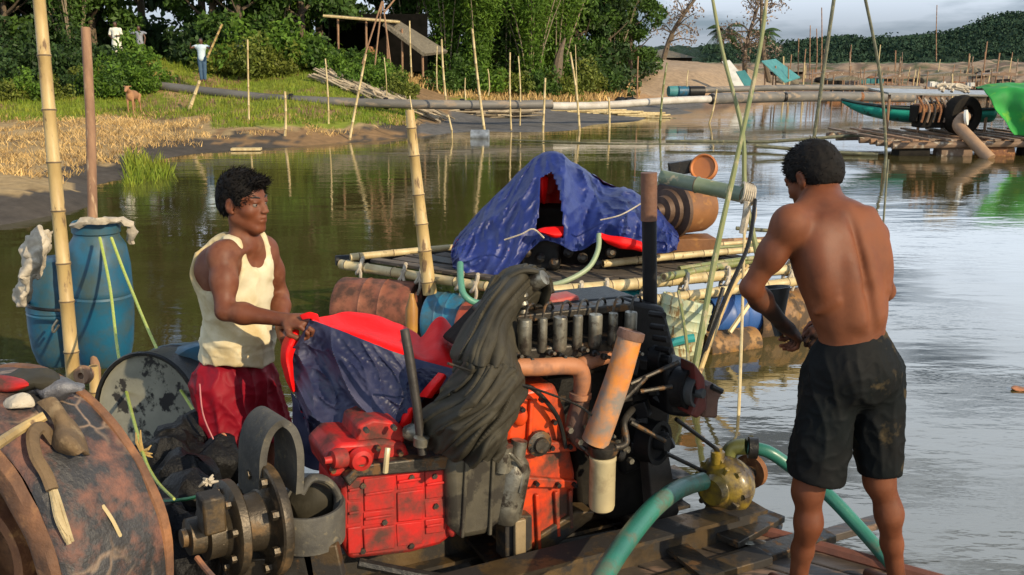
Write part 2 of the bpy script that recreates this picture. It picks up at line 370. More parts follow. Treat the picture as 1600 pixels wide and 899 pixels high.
# terrain: control points (px, py, Y) -> height
TC = []
def tcp(px, Y, z): TC.append((px/400, math.log(Y)*2.5, z))
def tpp(px, py, Y): TC.append((px/400, math.log(Y)*2.5, P(px, py, Y).z))
SH = [(-900, 11), (-300, 12.6), (0, 13.9), (110, 15.3), (150, 16.6), (215, 20.4), (330, 26.3), (440, 27.9), (560, 30), (640, 31.8), (700, 33.9), (800, 34.3), (900, 35.6), (1000, 41.5), (1090, 49.5), (1130, 60), (1200, 74), (1300, 76), (1400, 80), (1600, 80), (1900, 78), (2600, 74)]
for px, Y in SH: tcp(px, Y, 0); tcp(px, Y*.88, -.45); tcp(px, Y*.6, -.8)
for px in (-900, -300, 0, 110): tcp(px, 20, .2); tcp(px, 25, .38); tcp(px, 33, .75); tcp(px, 38, 1.25); tcp(px, 46, 1.9)
for px, Y, z in [(200, 26, .3), (205, 34, .55), (200, 38.5, 1.2), (200, 41.5, 2.35), (235, 42, 2.4), (270, 40, 1.85), (300, 37.5, 1.2), (300, 31, .42), (370, 33, .65), (370, 40, 1.5), (440, 33, .7), (440, 40, 1.6), (500, 36, .9), (500, 42, 1.95), (560, 35, .6), (570, 43, 1.75), (640, 36, .4), (640, 44, 1.4), (700, 38, .2), (700, 46, 1.0), (800, 40, .18), (800, 47, .8), (800, 55, 1.5), (900, 43, .18), (900, 50, .7), (900, 58, 1.5), (1000, 49, .2), (1000, 60, .9), (1000, 70, 2.35), (1060, 60, .35), (1090, 68, 1.9), (1090, 76, 2.4), (1150, 74, 1.6), (1150, 80, 2.2), (1200, 84, .9), (1250, 100, 1.3), (1400, 100, 1.1), (1600, 100, 1.1), (1900, 100, 1.1)]: tcp(px, Y, z)
for px in (-900, -200, 200, 500, 800, 1100, 1400, 1800, 2600):
    tcp(px, 120, 2.0); tcp(px, 200, 2.6); tcp(px, 420, 3.2); tcp(px, 900, 3.2)
tcp(300, 60, 2.3); tcp(0, 65, 2.2); tcp(600, 62, 2.0); tcp(2600, 95, 1.2); tcp(1300, 50, -.8); tcp(1600, 50, -.8); tcp(2600, 50, -.8)
TC = np.array(TC)
def _phi(r2): return np.where(r2 > 0, .5*r2*np.log(r2+1e-12), 0)
_D = ((TC[:, None, :2]-TC[None, :, :2])**2).sum(-1); _n = len(TC)
_A = np.zeros((_n+3, _n+3)); _A[:_n, :_n] = _phi(_D)+np.eye(_n)*.004; _A[:_n, _n] = 1; _A[:_n, _n+1:] = TC[:, :2]; _A[_n, :_n] = 1; _A[_n+1:, :_n] = TC[:, :2].T
_w = np.linalg.solve(_A, np.concatenate([TC[:, 2], [0, 0, 0]]))
def pxy(X, Y):  # column of the view that holds (X, Y) at about ground level
    return 800+FPX*X/(Y*CP+1.6*SP)
def height(X, Y):
    X = np.atleast_1d(X).astype(float); Y = np.atleast_1d(Y).astype(float)
    u = np.stack([pxy(X, Y)/400, np.log(np.maximum(Y, 5))*2.5], -1)
    D = ((u[:, None, :]-TC[None, :, :2])**2).sum(-1)
    return _phi(D)@_w[:_n]+_w[_n]+u@_w[_n+1:]
def zat(X, Y):
    z = height([X], [Y])[0]; return z+rough_n(X, Y, z)
def rough_n(X, Y, z):
    if z < -.05: return 0
    k = min(1, (z+.05)/.35); return k*(fbm((X, Y, 0), .55)*.10+fbm((X, Y, 5), 2.3, 2)*.035+(fbm((X, Y, 9), .12)*.9 if Y > 90 else 0))
pxs = np.linspace(-900, 2500, 420); Ys = np.exp(np.linspace(math.log(9.5), math.log(700), 300))
VX = np.stack([(pxs-800)/FPX*(y*CP+1.6*SP) for y in Ys]); VY = np.repeat(Ys[:, None], len(pxs), 1)
H = height(VX.ravel(), VY.ravel()).reshape(VX.shape)
mb = MB(); cols = []
for i in range(len(Ys)):
    for j in range(len(pxs)):
        x, y, z = VX[i, j], VY[i, j], H[i, j]; p = pxs[j]
        mb.v.append((x, y, max(z+rough_n(x, y, z), -1.2)))
        w = fbm((x, y, 1), .5)*.5+fbm((x, y, 2), 2.1, 2)*.35
        zz = z+w*.22
        mud = (.060, .050, .040); straw = (.30, .21, .10); grass = (.16, .19, .02); grey = (.105, .100, .095); sand = (.30, .215, .135); dirt = (.27, .165, .08); dg = (.035, .05, .012)
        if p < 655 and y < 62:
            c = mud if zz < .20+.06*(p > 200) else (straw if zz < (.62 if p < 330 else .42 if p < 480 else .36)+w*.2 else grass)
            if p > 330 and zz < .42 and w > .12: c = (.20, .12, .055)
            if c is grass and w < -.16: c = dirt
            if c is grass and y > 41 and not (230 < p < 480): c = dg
            if 215 < p+w*25 < 300 and 36 < y < 43 and z > 1.0 and abs((p-215)-(43-y)*13) < 26: c = (.42, .26, .13)
            if c is straw and w < -.22: c = (.17, .11, .05)
        elif p < 935+w*60 and y < 90:
            c = grey if zz < .5 else ((.30, .19, .07) if w > 0 else grass)
            if p < 700: c = grey if (zz < .25 and y > 33) else (.22, .14, .07)
        elif y < 90:
            c = sand if zz > .62 else ((.16, .10, .065) if zz < .42 and p > 1100 else (grey if zz < .42 else (.33, .2, .1)))
        else:
            c = (.25, .175, .11) if w > .02 else ((.13, .085, .055) if w > -.14 else (.07, .075, .03))
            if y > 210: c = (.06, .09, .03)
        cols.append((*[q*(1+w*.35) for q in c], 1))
nn = len(pxs)
mb.f = [(i*nn+j, i*nn+j+1, (i+1)*nn+j+1, (i+1)*nn+j) for i in range(len(Ys)-1) for j in range(nn-1)]; mb.m = [0]*len(mb.f)
def attr_mat(name, rough=.9, scale=3, amt=.35, bump=.6, bd=.03, stretch=None):
    m = bpy.data.materials.new(name); m.use_nodes = True; n = m.node_tree; N = n.nodes; Lk = n.links.new; b = N['Principled BSDF']; b.inputs['Roughness'].default_value = rough; b.inputs['Specular IOR Level'].default_value = .25
    a = N.new('ShaderNodeAttribute'); a.attribute_name = 'Col'; t = N.new('ShaderNodeTexCoord'); k = N.new('ShaderNodeTexNoise'); k.inputs['Scale'].default_value = scale; k.inputs['Detail'].default_value = 9; k.inputs['Roughness'].default_value = .7
    src = t.outputs['Object']
    if stretch: mm = N.new('ShaderNodeMapping'); mm.inputs['Scale'].default_value = stretch; Lk(src, mm.inputs[0]); src = mm.outputs[0]
    Lk(src, k.inputs[0]); mr = N.new('ShaderNodeMapRange'); mr.inputs['From Min'].default_value = .3; mr.inputs['From Max'].default_value = .7; mr.inputs['To Min'].default_value = 1-amt; mr.inputs['To Max'].default_value = 1+amt; Lk(k.outputs[0], mr.inputs[0])
    hv = N.new('ShaderNodeHueSaturation'); Lk(a.outputs['Color'], hv.inputs['Color']); Lk(mr.outputs[0], hv.inputs['Value']); Lk(hv.outputs[0], b.inputs['Base Color'])
    bp = N.new('ShaderNodeBump'); bp.inputs['Strength'].default_value = bump; bp.inputs['Distance'].default_value = bd; Lk(k.outputs[0], bp.inputs['Height']); Lk(bp.outputs[0], b.inputs['Normal'])
    return m
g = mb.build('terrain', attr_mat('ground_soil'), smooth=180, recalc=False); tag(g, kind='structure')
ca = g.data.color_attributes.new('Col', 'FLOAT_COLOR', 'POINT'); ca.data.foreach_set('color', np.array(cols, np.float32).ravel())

# hills with far woods
HO = [(-1500, 60), (200, 62), (900, 66), (1150, 70), (1210, 72), (1262, 66), (1300, 58), (1330, 62), (1400, 58), (1450, 56), (1485, 46), (1520, 30), (1560, 27), (1610, 20), (1700, 14), (1850, 22), (2200, 45), (2900, 60)]
def ridge(px):
    for (a, ya), (b, yb) in zip(HO, HO[1:]):
        if a <= px <= b: return ya+(yb-ya)*(px-a)/(b-a)
    return 60
mb = MB(); rows = []; hp = np.linspace(-1500, 2900, 520); prof = [(330, -.02), (336, .12), (345, .30), (360, .50), (380, .75), (400, .93), (420, 1.0), (450, .8), (500, .3)]
prof = [(330+ (500-330)*i/27, 0) for i in range(28)]
for Y, _ in prof:
    t = (Y-330)/90; f = math.sin(min(t, 1)*math.pi/2)**.8 if t < 1 else max(0, 1-(t-1)*.7); r_ = []
    for px in hp:
        z1 = P(px, ridge(px), 420).z; z = 2.2+(z1-3.6-2.2)*f
        x = (px-800)/FPX*Y; n1 = 1-abs(noise.noise(Vector((x, Y, 0))*.16)); n2 = 1-abs(noise.noise(Vector((x, Y, 7))*.34))
        r_.append(Vector((x, Y, z+(n1**3*2.0+n2**3*1.2+fbm((x, Y, 2), .03)*3.2)*min(1, t*6+.3))))
    rows.append(r_)
mb.grid(rows)
M_far = mat('far_forest', (.019, .040, .027), (.028, .052, .034), .95, scale=.12, c3=(.015, .028, .015), t3=.55, s3=.5, bump=1, bscale=.9, bdist=1.2, spec=.1)
tag(mb.build('hills', M_far, smooth=180, recalc=False), kind='structure')
rng = np.random.default_rng(3); C = []
for _ in range(70000):
    px = rng.uniform(1100, 2000); i = rng.integers(0, 15); j = int((px+1500)/4400*519); v = rows[i][j]; C.append((v.x+rng.normal()*1.5, v.y+rng.normal()*3, v.z+rng.uniform(-.6, 1.5)))
me = quads_mesh('far_woods', leaf_quads(np.array(C), .55, rng, 0, .7), mat('far_leaves', (.022, .045, .028), (.032, .060, .036), .9, scale=.2, bump=0, island=.3, spec=.1))
tag(link('far_woods', me), 'dark woods covering the distant hills', None, None, 'stuff')

# ------------------------------------------------------------ foliage
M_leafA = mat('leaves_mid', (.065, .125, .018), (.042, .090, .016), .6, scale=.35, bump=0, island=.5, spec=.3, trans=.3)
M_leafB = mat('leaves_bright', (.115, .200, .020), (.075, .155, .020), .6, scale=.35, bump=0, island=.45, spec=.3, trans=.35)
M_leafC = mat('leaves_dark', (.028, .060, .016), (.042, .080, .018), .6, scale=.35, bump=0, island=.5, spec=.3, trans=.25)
M_leafY = mat('leaves_yellowish', (.17, .19, .03), (.10, .14, .022), .6, scale=.4, bump=0, island=.5, spec=.3, trans=.35)
M_leafD = mat('leaves_dry', (.26, .19, .14), (.16, .12, .09), .8, scale=.5, bump=0, island=.5)
M_bark = mat('bark', (.14, .10, .06), (.08, .06, .04), .85, scale=5, bump=.8)
M_barkp = mat('pale_bark', (.30, .24, .15), (.18, .14, .09), .8, scale=5, bump=.5)
def crown_pts(rng, kind):
    C = []
    if kind == 'broad':
        for k in range(34):
            a = rng.uniform(0, 2*math.pi); h = rng.uniform(.12, 1); rr = 2.7*math.sqrt(max(.05, 1-((h-.5)/.6)**2))*rng.uniform(.25, 1)
            c = np.array([math.cos(a)*rr, math.sin(a)*rr, 1.0+h*8.5]); s = rng.uniform(.5, 1.05); n = int(300*s)
            d = rng.normal(size=(n, 3)); d /= np.linalg.norm(d, axis=1)[:, None]; C.append(c+d*s*rng.uniform(.55, 1.05, n)[:, None]*[1, 1, .75])
    elif kind == 'bamboo':
        for k in range(26):
            a = rng.uniform(0, 2*math.pi); lean = rng.uniform(.3, 2.4); top = rng.uniform(6, 10.5)
            for h in np.linspace(.12, 1, 15):
                c = np.array([math.cos(a)*lean*h**1.8, math.sin(a)*lean*h**1.8, top*h-(h**4)*1.2]); n = 36
                C.append(c+rng.normal(size=(n, 3))*[.33, .33, .38])
    else:   # bush
        for k in range(16):
            a = rng.uniform(0, 2*math.pi); rr = rng.uniform(0, 1.0); c = np.array([math.cos(a)*rr, math.sin(a)*rr, rng.uniform(.15, 1.1)*(1.2-rr*.5)]); s = rng.uniform(.22, .48); n = 110
            d = rng.normal(size=(n, 3)); d /= np.linalg.norm(d, axis=1)[:, None]; C.append(c+d*s*rng.uniform(.5, 1.1, n)[:, None])
    return np.concatenate(C)
CROWN = {}
for kind, size, mats_ in (('broad', .17, [M_leafA, M_leafC]), ('bamboo', .16, [M_leafB, M_leafA]), ('bush', .085, [M_leafA, M_leafB, M_leafY, M_leafC])):
    for var in range(2):
        rng = np.random.default_rng(11+var*5+len(kind)); C = crown_pts(rng, kind); V = leaf_quads(C, size, rng, .5, .28 if kind == 'bamboo' else .5)
        for m_ in mats_: CROWN[(kind, var, m_.name)] = quads_mesh('crown', V, m_)
def trunk_mesh(kind, seed):
    rnd = random.Random(seed); mb = MB()
    if kind == 'broad':
        pts = [Vector((0, 0, -.4)), Vector((rnd.uniform(-.2, .2), 0, 2.2)), Vector((rnd.uniform(-.4, .4), rnd.uniform(-.3, .3), 5)), Vector((rnd.uniform(-.4, .4), 0, 8))]
        mb.tube(curve(pts, 9), [.24-.02*i for i in range(9)], 8)
        for k in range(6):
            a = rnd.uniform(0, 6.28); z = rnd.uniform(1.8, 5.5); c = Vector((0, 0, z)); e = c+Vector((math.cos(a)*1.9, math.sin(a)*1.9, 1.5)); mb.tube(curve([c, c.lerp(e, .5)+Vector((0, 0, -.15)), e], 6), [.09, .08, .07, .05, .04, .02], 6)
    else:
        for k in range(14):
            a = rnd.uniform(0, 6.28); l = rnd.uniform(.3, 2.2); h = rnd.uniform(5.5, 9.5); c = Vector((math.cos(a)*.35, math.sin(a)*.35, -.3))
            mb.tube([c+Vector((math.cos(a)*l*t**1.8, math.sin(a)*l*t**1.8, h*t)) for t in (0, .25, .5, .75, 1)], [.05, .045, .04, .03, .015], 5)
    o = mb.build('trunk', M_bark if kind == 'broad' else M_barkp); me = o.data; bpy.data.objects.remove(o); return me
TR = {(k, v): trunk_mesh(k, v+3) for k in ('broad', 'bamboo') for v in (0, 1)}
def tree(kind, var, m_, px, Y, s, label, group, name=None, sz=None, rot=None):
    X = (px-800)/FPX*(Y*CP+.2); rnd = random.Random(int(px*7+Y)); r = empty(name or ('bamboo_clump' if kind == 'bamboo' else 'broadleaf_tree'), (X, Y, zat(X, Y)-.1), label, 'bamboo clump' if kind == 'bamboo' else 'tree', group)
    r.rotation_euler = (0, 0, rnd.uniform(0, 6.28) if rot is None else rot); r.scale = (s*1.0, s, s*(sz or 1))
    link('trunk', TR[(kind, var)], r, True); link('crown', CROWN[(kind, var, m_.name)], r, True); return r
for px in range(-300, 960, 58):
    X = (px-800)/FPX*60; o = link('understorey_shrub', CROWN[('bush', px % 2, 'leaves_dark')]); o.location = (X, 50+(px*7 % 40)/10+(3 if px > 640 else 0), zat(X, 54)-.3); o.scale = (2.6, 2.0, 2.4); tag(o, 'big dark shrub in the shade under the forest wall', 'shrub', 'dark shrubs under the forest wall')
FG = 'trees of the forest wall behind the left bank'
LB = 'leafy broad tree in the dense forest wall behind the left bank'; LBB = 'arching bamboo clump in the dense forest wall behind the left bank'
rnd = random.Random(5)
for i, px in enumerate(range(-260, 960, 72)):
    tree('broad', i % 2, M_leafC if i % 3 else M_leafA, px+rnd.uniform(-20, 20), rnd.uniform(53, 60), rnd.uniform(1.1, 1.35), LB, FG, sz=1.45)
for px, Y, s, k, m_ in [(-60, 44.5, .8, 'broad', M_leafA), (20, 43.5, .78, 'broad', M_leafC), (75, 45, .85, 'broad', M_leafA), (120, 43.5, .8, 'bamboo', M_leafA), (150, 46, .85, 'broad', M_leafA),
                      (335, 45.5, .9, 'broad', M_leafA), (385, 44.5, .8, 'broad', M_leafB if False else M_leafA), (430, 46, .95, 'bamboo', M_leafB), (478, 46.5, .95, 'broad', M_leafA),
                      (500, 50, 1.0, 'broad', M_leafC), (640, 54, 1.0, 'bamboo', M_leafA), (700, 50, .85, 'bamboo', M_leafB), (745, 49, .8, 'bamboo', M_leafB), (790, 51, .9, 'bamboo', M_leafA), (830, 50, .8, 'bamboo', M_leafB), (868, 52, .85, 'bamboo', M_leafB),
                      (905, 55, .9, 'broad', M_leafA), (935, 57, .85, 'broad', M_leafC), (958, 61, .85, 'bamboo', M_leafA)]:
    if k == 'bamboo' and m_ not in (M_leafB, M_leafA): m_ = M_leafA
    if k == 'broad' and m_ is M_leafB: m_ = M_leafA
    tree(k, int(px) % 2, m_, px, Y, s, LBB if k == 'bamboo' else LB, FG)
e1 = tree('broad', 1, M_leafA, 985, 62, .72, 'rounded green tree at the right end of the forest wall, by the sand pile', None)
e2 = tree('broad', 0, M_leafC, 925, 66, 1.1, 'tall dark tree rising behind the right end of the forest wall', None)
# bushes on the bank
def bush(var, m_, px, py, Y, s, label, group=None, sz=1):
    X = (px-800)/FPX*(Y*CP+.2); o = link('shrub', CROWN[('bush', var, m_.name)]); o.location = (X, Y, zat(X, Y)-.1); o.scale = (s, s, s*sz); o.rotation_euler = (0, 0, px*.37)
    return tag(o, label, 'shrub', group)
for px, Y, s, m_ in [(160, 38, 1.1, M_leafB), (205, 40, 1.2, M_leafB), (228, 38.5, 1.0, M_leafB), (185, 38.2, .9, M_leafA), (140, 39, .9, M_leafY), (168, 41, 1.1, M_leafC)]:
    bush(int(px) % 2, m_, px, 0, Y, s, 'bright leafy shrub on the mound behind the brown calf', 'shrubs on the mound behind the calf')
for px, Y, s, m_ in [(-40, 37, 1.0, M_leafB), (10, 36, .8, M_leafY), (45, 36.5, .8, M_leafB), (75, 37, .7, M_leafY), (110, 38, .8, M_leafA), (25, 39.5, 1.3, M_leafC), (90, 40.5, 1.3, M_leafC), (-10, 41, 1.4, M_leafA), (55, 42, 1.5, M_leafC), (125, 42, 1.3, M_leafC)]:
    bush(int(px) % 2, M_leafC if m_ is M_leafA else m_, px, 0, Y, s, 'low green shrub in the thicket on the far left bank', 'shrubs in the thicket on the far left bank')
for px, Y, s, m_ in [(350, 42, 1.3, M_leafY), (375, 42.5, 1.6, M_leafB), (405, 41.5, 1.2, M_leafY), (432, 42, 1.3, M_leafY), (455, 43, 1.5, M_leafB), (478, 43.5, 1.4, M_leafA), (492, 44, 1.6, M_leafB), (340, 44, 1.6, M_leafC), (310, 44.5, 1.6, M_leafC), (420, 44, 1.7, M_leafC)]:
    bush(int(px) % 2, m_, px, 0, Y, s, 'sunlit yellow green shrub on the bank between the pole carrier and the shed', 'sunlit shrubs on the bank left of the shed')
for px, Y, s, m_ in [(540, 42, 1.0, M_leafB), (560, 41, .9, M_leafB), (585, 41.5, 1.0, M_leafB), (605, 40.5, .9, M_leafB), (625, 40, .8, M_leafY), (548, 43.5, 1.1, M_leafA), (590, 43.5, .9, M_leafB)]:
    bush(int(px) % 2, m_, px, 0, Y, s, 'low fresh green shrub on the slope in front of the shed', 'green shrubs on the slope below the shed')
for px, Y, s, m_ in [(715, 47.5, 1.2, M_leafA), (760, 47.5, 1.3, M_leafB), (800, 48.5, 1.1, M_leafY), (840, 49, 1.3, M_leafA), (880, 50, 1.2, M_leafY), (915, 52, 1.3, M_leafY), (935, 54, 1.2, M_leafA), (690, 46, 1.0, M_leafA), (950, 60, 1.5, M_leafC), (975, 64, 1.8, M_leafC), (1000, 66, 1.6, M_leafA)]:
    bush(int(px) % 2, m_, px, 0, Y, s, 'shrub at the foot of the forest wall behind the floating pipe', 'shrubs at the foot of the forest behind the pipe')

# grass and straw
def tufts(name, n, sampler, hgt, wid, m_, label, seed):
    rng = np.random.default_rng(seed); V = []; X = []; Y = []
    while len(X) < n:
        px, y = sampler(rng); X.append((px-800)/FPX*(y*CP+.35)); Y.append(y)
    X = np.array(X); Y = np.array(Y); Z = np.array([z+rough_n(x, y, z) for x, y, z in zip(X, Y, height(X, Y))])
    return X, Y, Z
def blades(X, Y, Z, hgt, wid, rng, lean=.6):
    n = len(X); a = rng.uniform(0, 6.28, n); h = hgt*rng.uniform(.5, 1.3, n); w = wid*rng.uniform(.6, 1.3, n); b = rng.uniform(0, 6.28, n); l = h*rng.uniform(.1, lean, n)
    base = np.stack([X, Y, Z-.02], 1); s = np.stack([np.cos(a)*w, np.sin(a)*w, 0*a], 1); t = np.stack([np.cos(b)*l, np.sin(b)*l, h], 1)
    return np.stack([base-s, base+s, base+t+s*.25, base+t-s*.25], 1)
def field(name, n, samp, cond, hgt, wid, m_, label, seed, lean=.6):
    X, Y, Z = tufts(name, n, samp, hgt, wid, m_, label, seed); rng = np.random.default_rng(seed+1); k = np.array([cond(x, y, z) for x, y, z in zip(X, Y, Z)])
    tag(link(name, quads_mesh(name, blades(X[k], Y[k], Z[k], hgt, wid, rng, lean), m_)), label, None, None, 'stuff')
M_gr = mat('grass_blades', (.13, .21, .018), (.24, .25, .03), .6, scale=.8, bump=0, island=.5, spec=.2, trans=.3)
M_st = mat('straw', (.56, .38, .15), (.30, .19, .08), .7, scale=.9, bump=0, island=.5, spec=.2)
field('grass', 26000, lambda r: (r.uniform(-100, 650), r.uniform(30, 45)), lambda x, y, z: z > (.58 if pxy(x, y) < 330 else .34)+fbm((x, y, 1), .5)*.2, .17, .016, M_gr, 'green grass growing on the upper left bank', 21)
field('dry_straw', 34000, lambda r: (r.uniform(-100, 660), r.uniform(17.5, 36)), lambda x, y, z: .17+fbm((x, y, 3), .8)*.12 < z < .66 and fbm((x, y, 6), .9) > (-.25 if pxy(x, y) < 330 else .12) , .13, .014, M_st, 'flattened dry straw and reeds along the left shore', 22, 1.6)
field('dry_grass', 9000, lambda r: (r.uniform(640, 1000), r.uniform(45, 62)), lambda x, y, z: z > .55, .3, .03, M_st, 'dry yellow grass at the foot of the forest behind the pipe', 23)
field('shore_grass', 900, lambda r: (r.uniform(195, 260), r.uniform(17.5, 22)), lambda x, y, z: z > -.3, .4, .02, M_gr, 'green grass tuft at the water edge beyond the mud flat', 24)

# palms and dry trees on the sand bank
def palm(px, py, Y, r, label, lean=0):
    top = P(px, py, Y); base = Vector((top.x-lean, Y, zat(top.x, Y))); root = empty('palm_tree', base, label, 'palm tree')
    mb = MB(); mb.tube(curve([base, base.lerp(top, .5)+Vector((-.1, 0, 0)), top], 8), [.17, .15, .14, .13, .12, .12, .11, .11], 7); mb.build('trunk', M_bark, root)
    rng = random.Random(int(px)); V = []
    for k in range(17):
        a = rng.uniform(0, 6.28); el = rng.uniform(-.2, 1.1); Ln = r*rng.uniform(.8, 1.15); prev = None
        for i in range(13):
            t = i/12; q = top+Vector((math.cos(a), math.sin(a), 0))*Ln*t*math.cos(el*(1-t*.3))+Vector((0, 0, Ln*(t*math.sin(el)-t*t*.75)))
            if prev is not None:
                d = (q-prev).normalized(); s = d.cross(Vector((0, 0, 1))).normalized(); ll = r*.26*math.sin(math.pi*(t*.85+.1))
                for sg in (-1, 1):
                    for o_ in (0, .5):
                        b = prev.lerp(q, o_); e = b+s*sg*ll*.8+Vector((0, 0, -ll*.55))+d*ll*.5
                        V.append([b-d*.05, b+d*.06, e+d*.02, e-d*.02])
            prev = q
    link('crown', quads_mesh('crown', np.array([[list(v) for v in q] for q in V]), M_leafC), root)
palm(1132, 48, 92, 2.6, 'feathery coconut palm beyond the sand pile, left of the tangled dry tree')
palm(1192, 52, 100, 2.2, 'smaller coconut palm just right of the tangled dry tree on the far bank', .6)
def drytree(px0, py0, px1, py1, Y, label, n, seed):
    a = P(px0, py0, Y); a.z = zat(a.x, Y)-.2; b = P(px1, py1, Y); root = empty('dry_tree', a, label, 'tree'); rnd = random.Random(seed); mb = MB()
    pts = curve([a, a.lerp(b, .4)+Vector((-.4, 0, .3)), b], 10); mb.tube(pts, [.26-.018*i for i in range(10)], 7); C = []
    for k in range(n):
        p = pts[rnd.randint(3, 9)]; e = p+Vector((rnd.uniform(-2, 2), rnd.uniform(-1.5, 1.5), rnd.uniform(-.6, 1.9))); mid = p.lerp(e, .5)+Vector((0, 0, .25))
        mb.tube(curve([p, mid, e], 5), [.07, .06, .05, .035, .02], 5)
        for _ in range(46): C.append(list(e+Vector((rnd.gauss(0, .33), rnd.gauss(0, .33), rnd.gauss(0, .3)))))
        for _ in range(12): C.append(list(mid+Vector((rnd.gauss(0, .3), rnd.gauss(0, .3), rnd.gauss(0, .3)))))
    mb.build('trunk', M_bark, root); link('crown', quads_mesh('crown', leaf_quads(np.array(C), .13, np.random.default_rng(seed), .3, .5), M_leafD), root)
drytree(1035, 95, 1100, -20, 82, 'leaning dry tree with sparse pinkish leaves right of the forest', 16, 4)
drytree(1165, 98, 1185, 10, 86, 'tangled dry tree with faded brown leaves standing between two palms', 18, 9)
drytree(1205, 98, 1190, -25, 84, 'thin bare topped tree right of the palms on the far bank', 7, 12)
# ============================================================ MIDDLE DISTANCE
M_pipe = mat('float_pipe', (.15, .14, .125), (.09, .085, .075), .6, scale=1.2, c3=(.24, .19, .14), t3=.58, s3=3, bump=.2, stretch=(.3, 1, 1))
M_pipew = mat('float_pipe_pale', (.50, .47, .42), (.34, .31, .26), .6, scale=2, bump=.2)
root = empty('dredge_pipe', P(640, 163, 36), 'long grey floating dredge pipe crossing the river on bamboo poles', 'pipe')
def pseg(name, pts, r, m_, n=12):
    mb = MB(); mb.tube(pcurve(pts, 30), r, n); return mb.build(name, m_, root)
pseg('pipe_section', [(243, 134, 38.5), (330, 144, 37.5), (450, 156, 36.5), (640, 163, 36), (800, 164, 37), (862, 163, 37.5)], .17, M_pipe)
pseg('pipe_section', [(862, 166, 37.5), (940, 165, 38.5), (1040, 158, 40), (1112, 155, 42)], .15, M_pipew)
pseg('pipe_section', [(1112, 155, 42), (1165, 153, 44), (1280, 151, 47), (1400, 152, 50), (1425, 153, 51)], .24, M_pipe)
pseg('pipe_section', [(1100, 141, 52), (1200, 138, 54), (1300, 137, 56), (1440, 139, 58)], .16, M_pipe)
for px, py, Y in [(455, 156, 36.5), (566, 160, 36.2), (603, 162, 36.1), (722, 164, 36.5), (1112, 155, 42), (1158, 153, 44), (1226, 152, 45.5), (1345, 151.5, 48.5)]:
    mb = MB(); c = P(px, py, Y); mb.lathe([(.21, -.09), (.23, -.05), (.23, .05), (.21, .09)], c, (1, .15, 0), 14); mb.build('coupling', M_black if px < 1300 else M_rust, root)
mb = MB(); mb.tube(pcurve([(255, 140, 38.6), (330, 158, 37), (400, 178, 34.5), (440, 188, 33)], 16), .05, 6)
thing('driftwood_pole', mb, M_wood, 'dark pole lying down the bank below the left end of the floating pipe', 'pole')
# poles standing in the shallows
def wpole(px0, py0, px1, py1, Y, r, label=None, m_=None, bend=.12):
    a = P(px1, py1, Y); a.z = min(a.z, -.1) if a.z < .4 else a.z; b = P(px0, py0, Y)
    g = None if label else 'bamboo poles standing along the floating pipe'
    return bamboo('bamboo_pole', a, b, r, r*.75, label or 'slim bamboo pole standing upright beside the floating pipe', 'pole', g, m_ or (M_bamy, M_bamd), sp=.5, bend=bend, n=7, seed=int(px0))
wpole(738, 45, 758, 205, 34, .05, 'tallest crooked bamboo pole in the shallows, rising high above the floating pipe', bend=.25)
wpole(852, 122, 848, 203, 34, .045, 'pale bamboo pole standing in the water behind the peak of the blue tarp')
wpole(797, 82, 799, 202, 35, .035); wpole(810, 88, 812, 202, 37, .03); wpole(445, 143, 443, 217, 29.5, .045, 'short leaning bamboo pole crossing the pipe left of its middle', bend=.1)
wpole(572, 85, 545, 222, 30, .045, 'long leaning bamboo pole crossing the pipe in front of the shed', bend=.2)
wpole(387, 62, 389, 202, 31.5, .035, 'tall thin stake on the grass right of the pole carrier'); wpole(508, 92, 512, 205, 32.5, .03); wpole(690, 62, 697, 158, 38, .045, 'bamboo pole leaning beside the shed end of the sand slope', bend=.1)
wpole(727, 122, 728, 160, 40, .03); wpole(762, 108, 763, 150, 42, .03); wpole(891, 82, 906, 205, 35, .045, 'curved bamboo pole standing at the grey mud spit', bend=.25)
wpole(899, 70, 902, 150, 45, .025); wpole(1042, 98, 1031, 195, 39, .05, 'dark mossy pole crossing the pipe behind the black post', (M_bamg, M_bamd)); wpole(951, 152, 952, 200, 36, .045)
wpole(997, 88, 996, 160, 45, .04, 'thin dark stake in front of the sand pile', (M_wood, M_bamd)); wpole(1120, 140, 1107, 195, 40, .04); wpole(683, 72, 683, 140, 42, .03); wpole(640, 33, 643, 120, 42, .04, 'tall thin pole by the right roof edge of the shed')
wpole(600, 90, 604, 150, 38, .02); wpole(1075, 110, 1074, 150, 50, .03); wpole(700, 180, 706, 214, 31.5, .035); wpole(640, 150, 646, 216, 31, .03); wpole(312, 126, 296, 171, 35, .07, 'stout pale stake leaning under the pole carrier', bend=.02)
for px, y0, y1, Y in [(1266, 40, 125, 95), (1276, 45, 124, 95), (1284, 12, 126, 90), (1464, 8, 96, 110), (1248, 60, 120, 100), (1330, 70, 128, 95), (1437, 105, 138, 75), (1208, 95, 140, 70), (1345, 108, 140, 75)]:
    wpole(px, y0, px-1, y1, Y, .06 if Y > 85 else .05, None, (M_wood, M_bamd), .1)
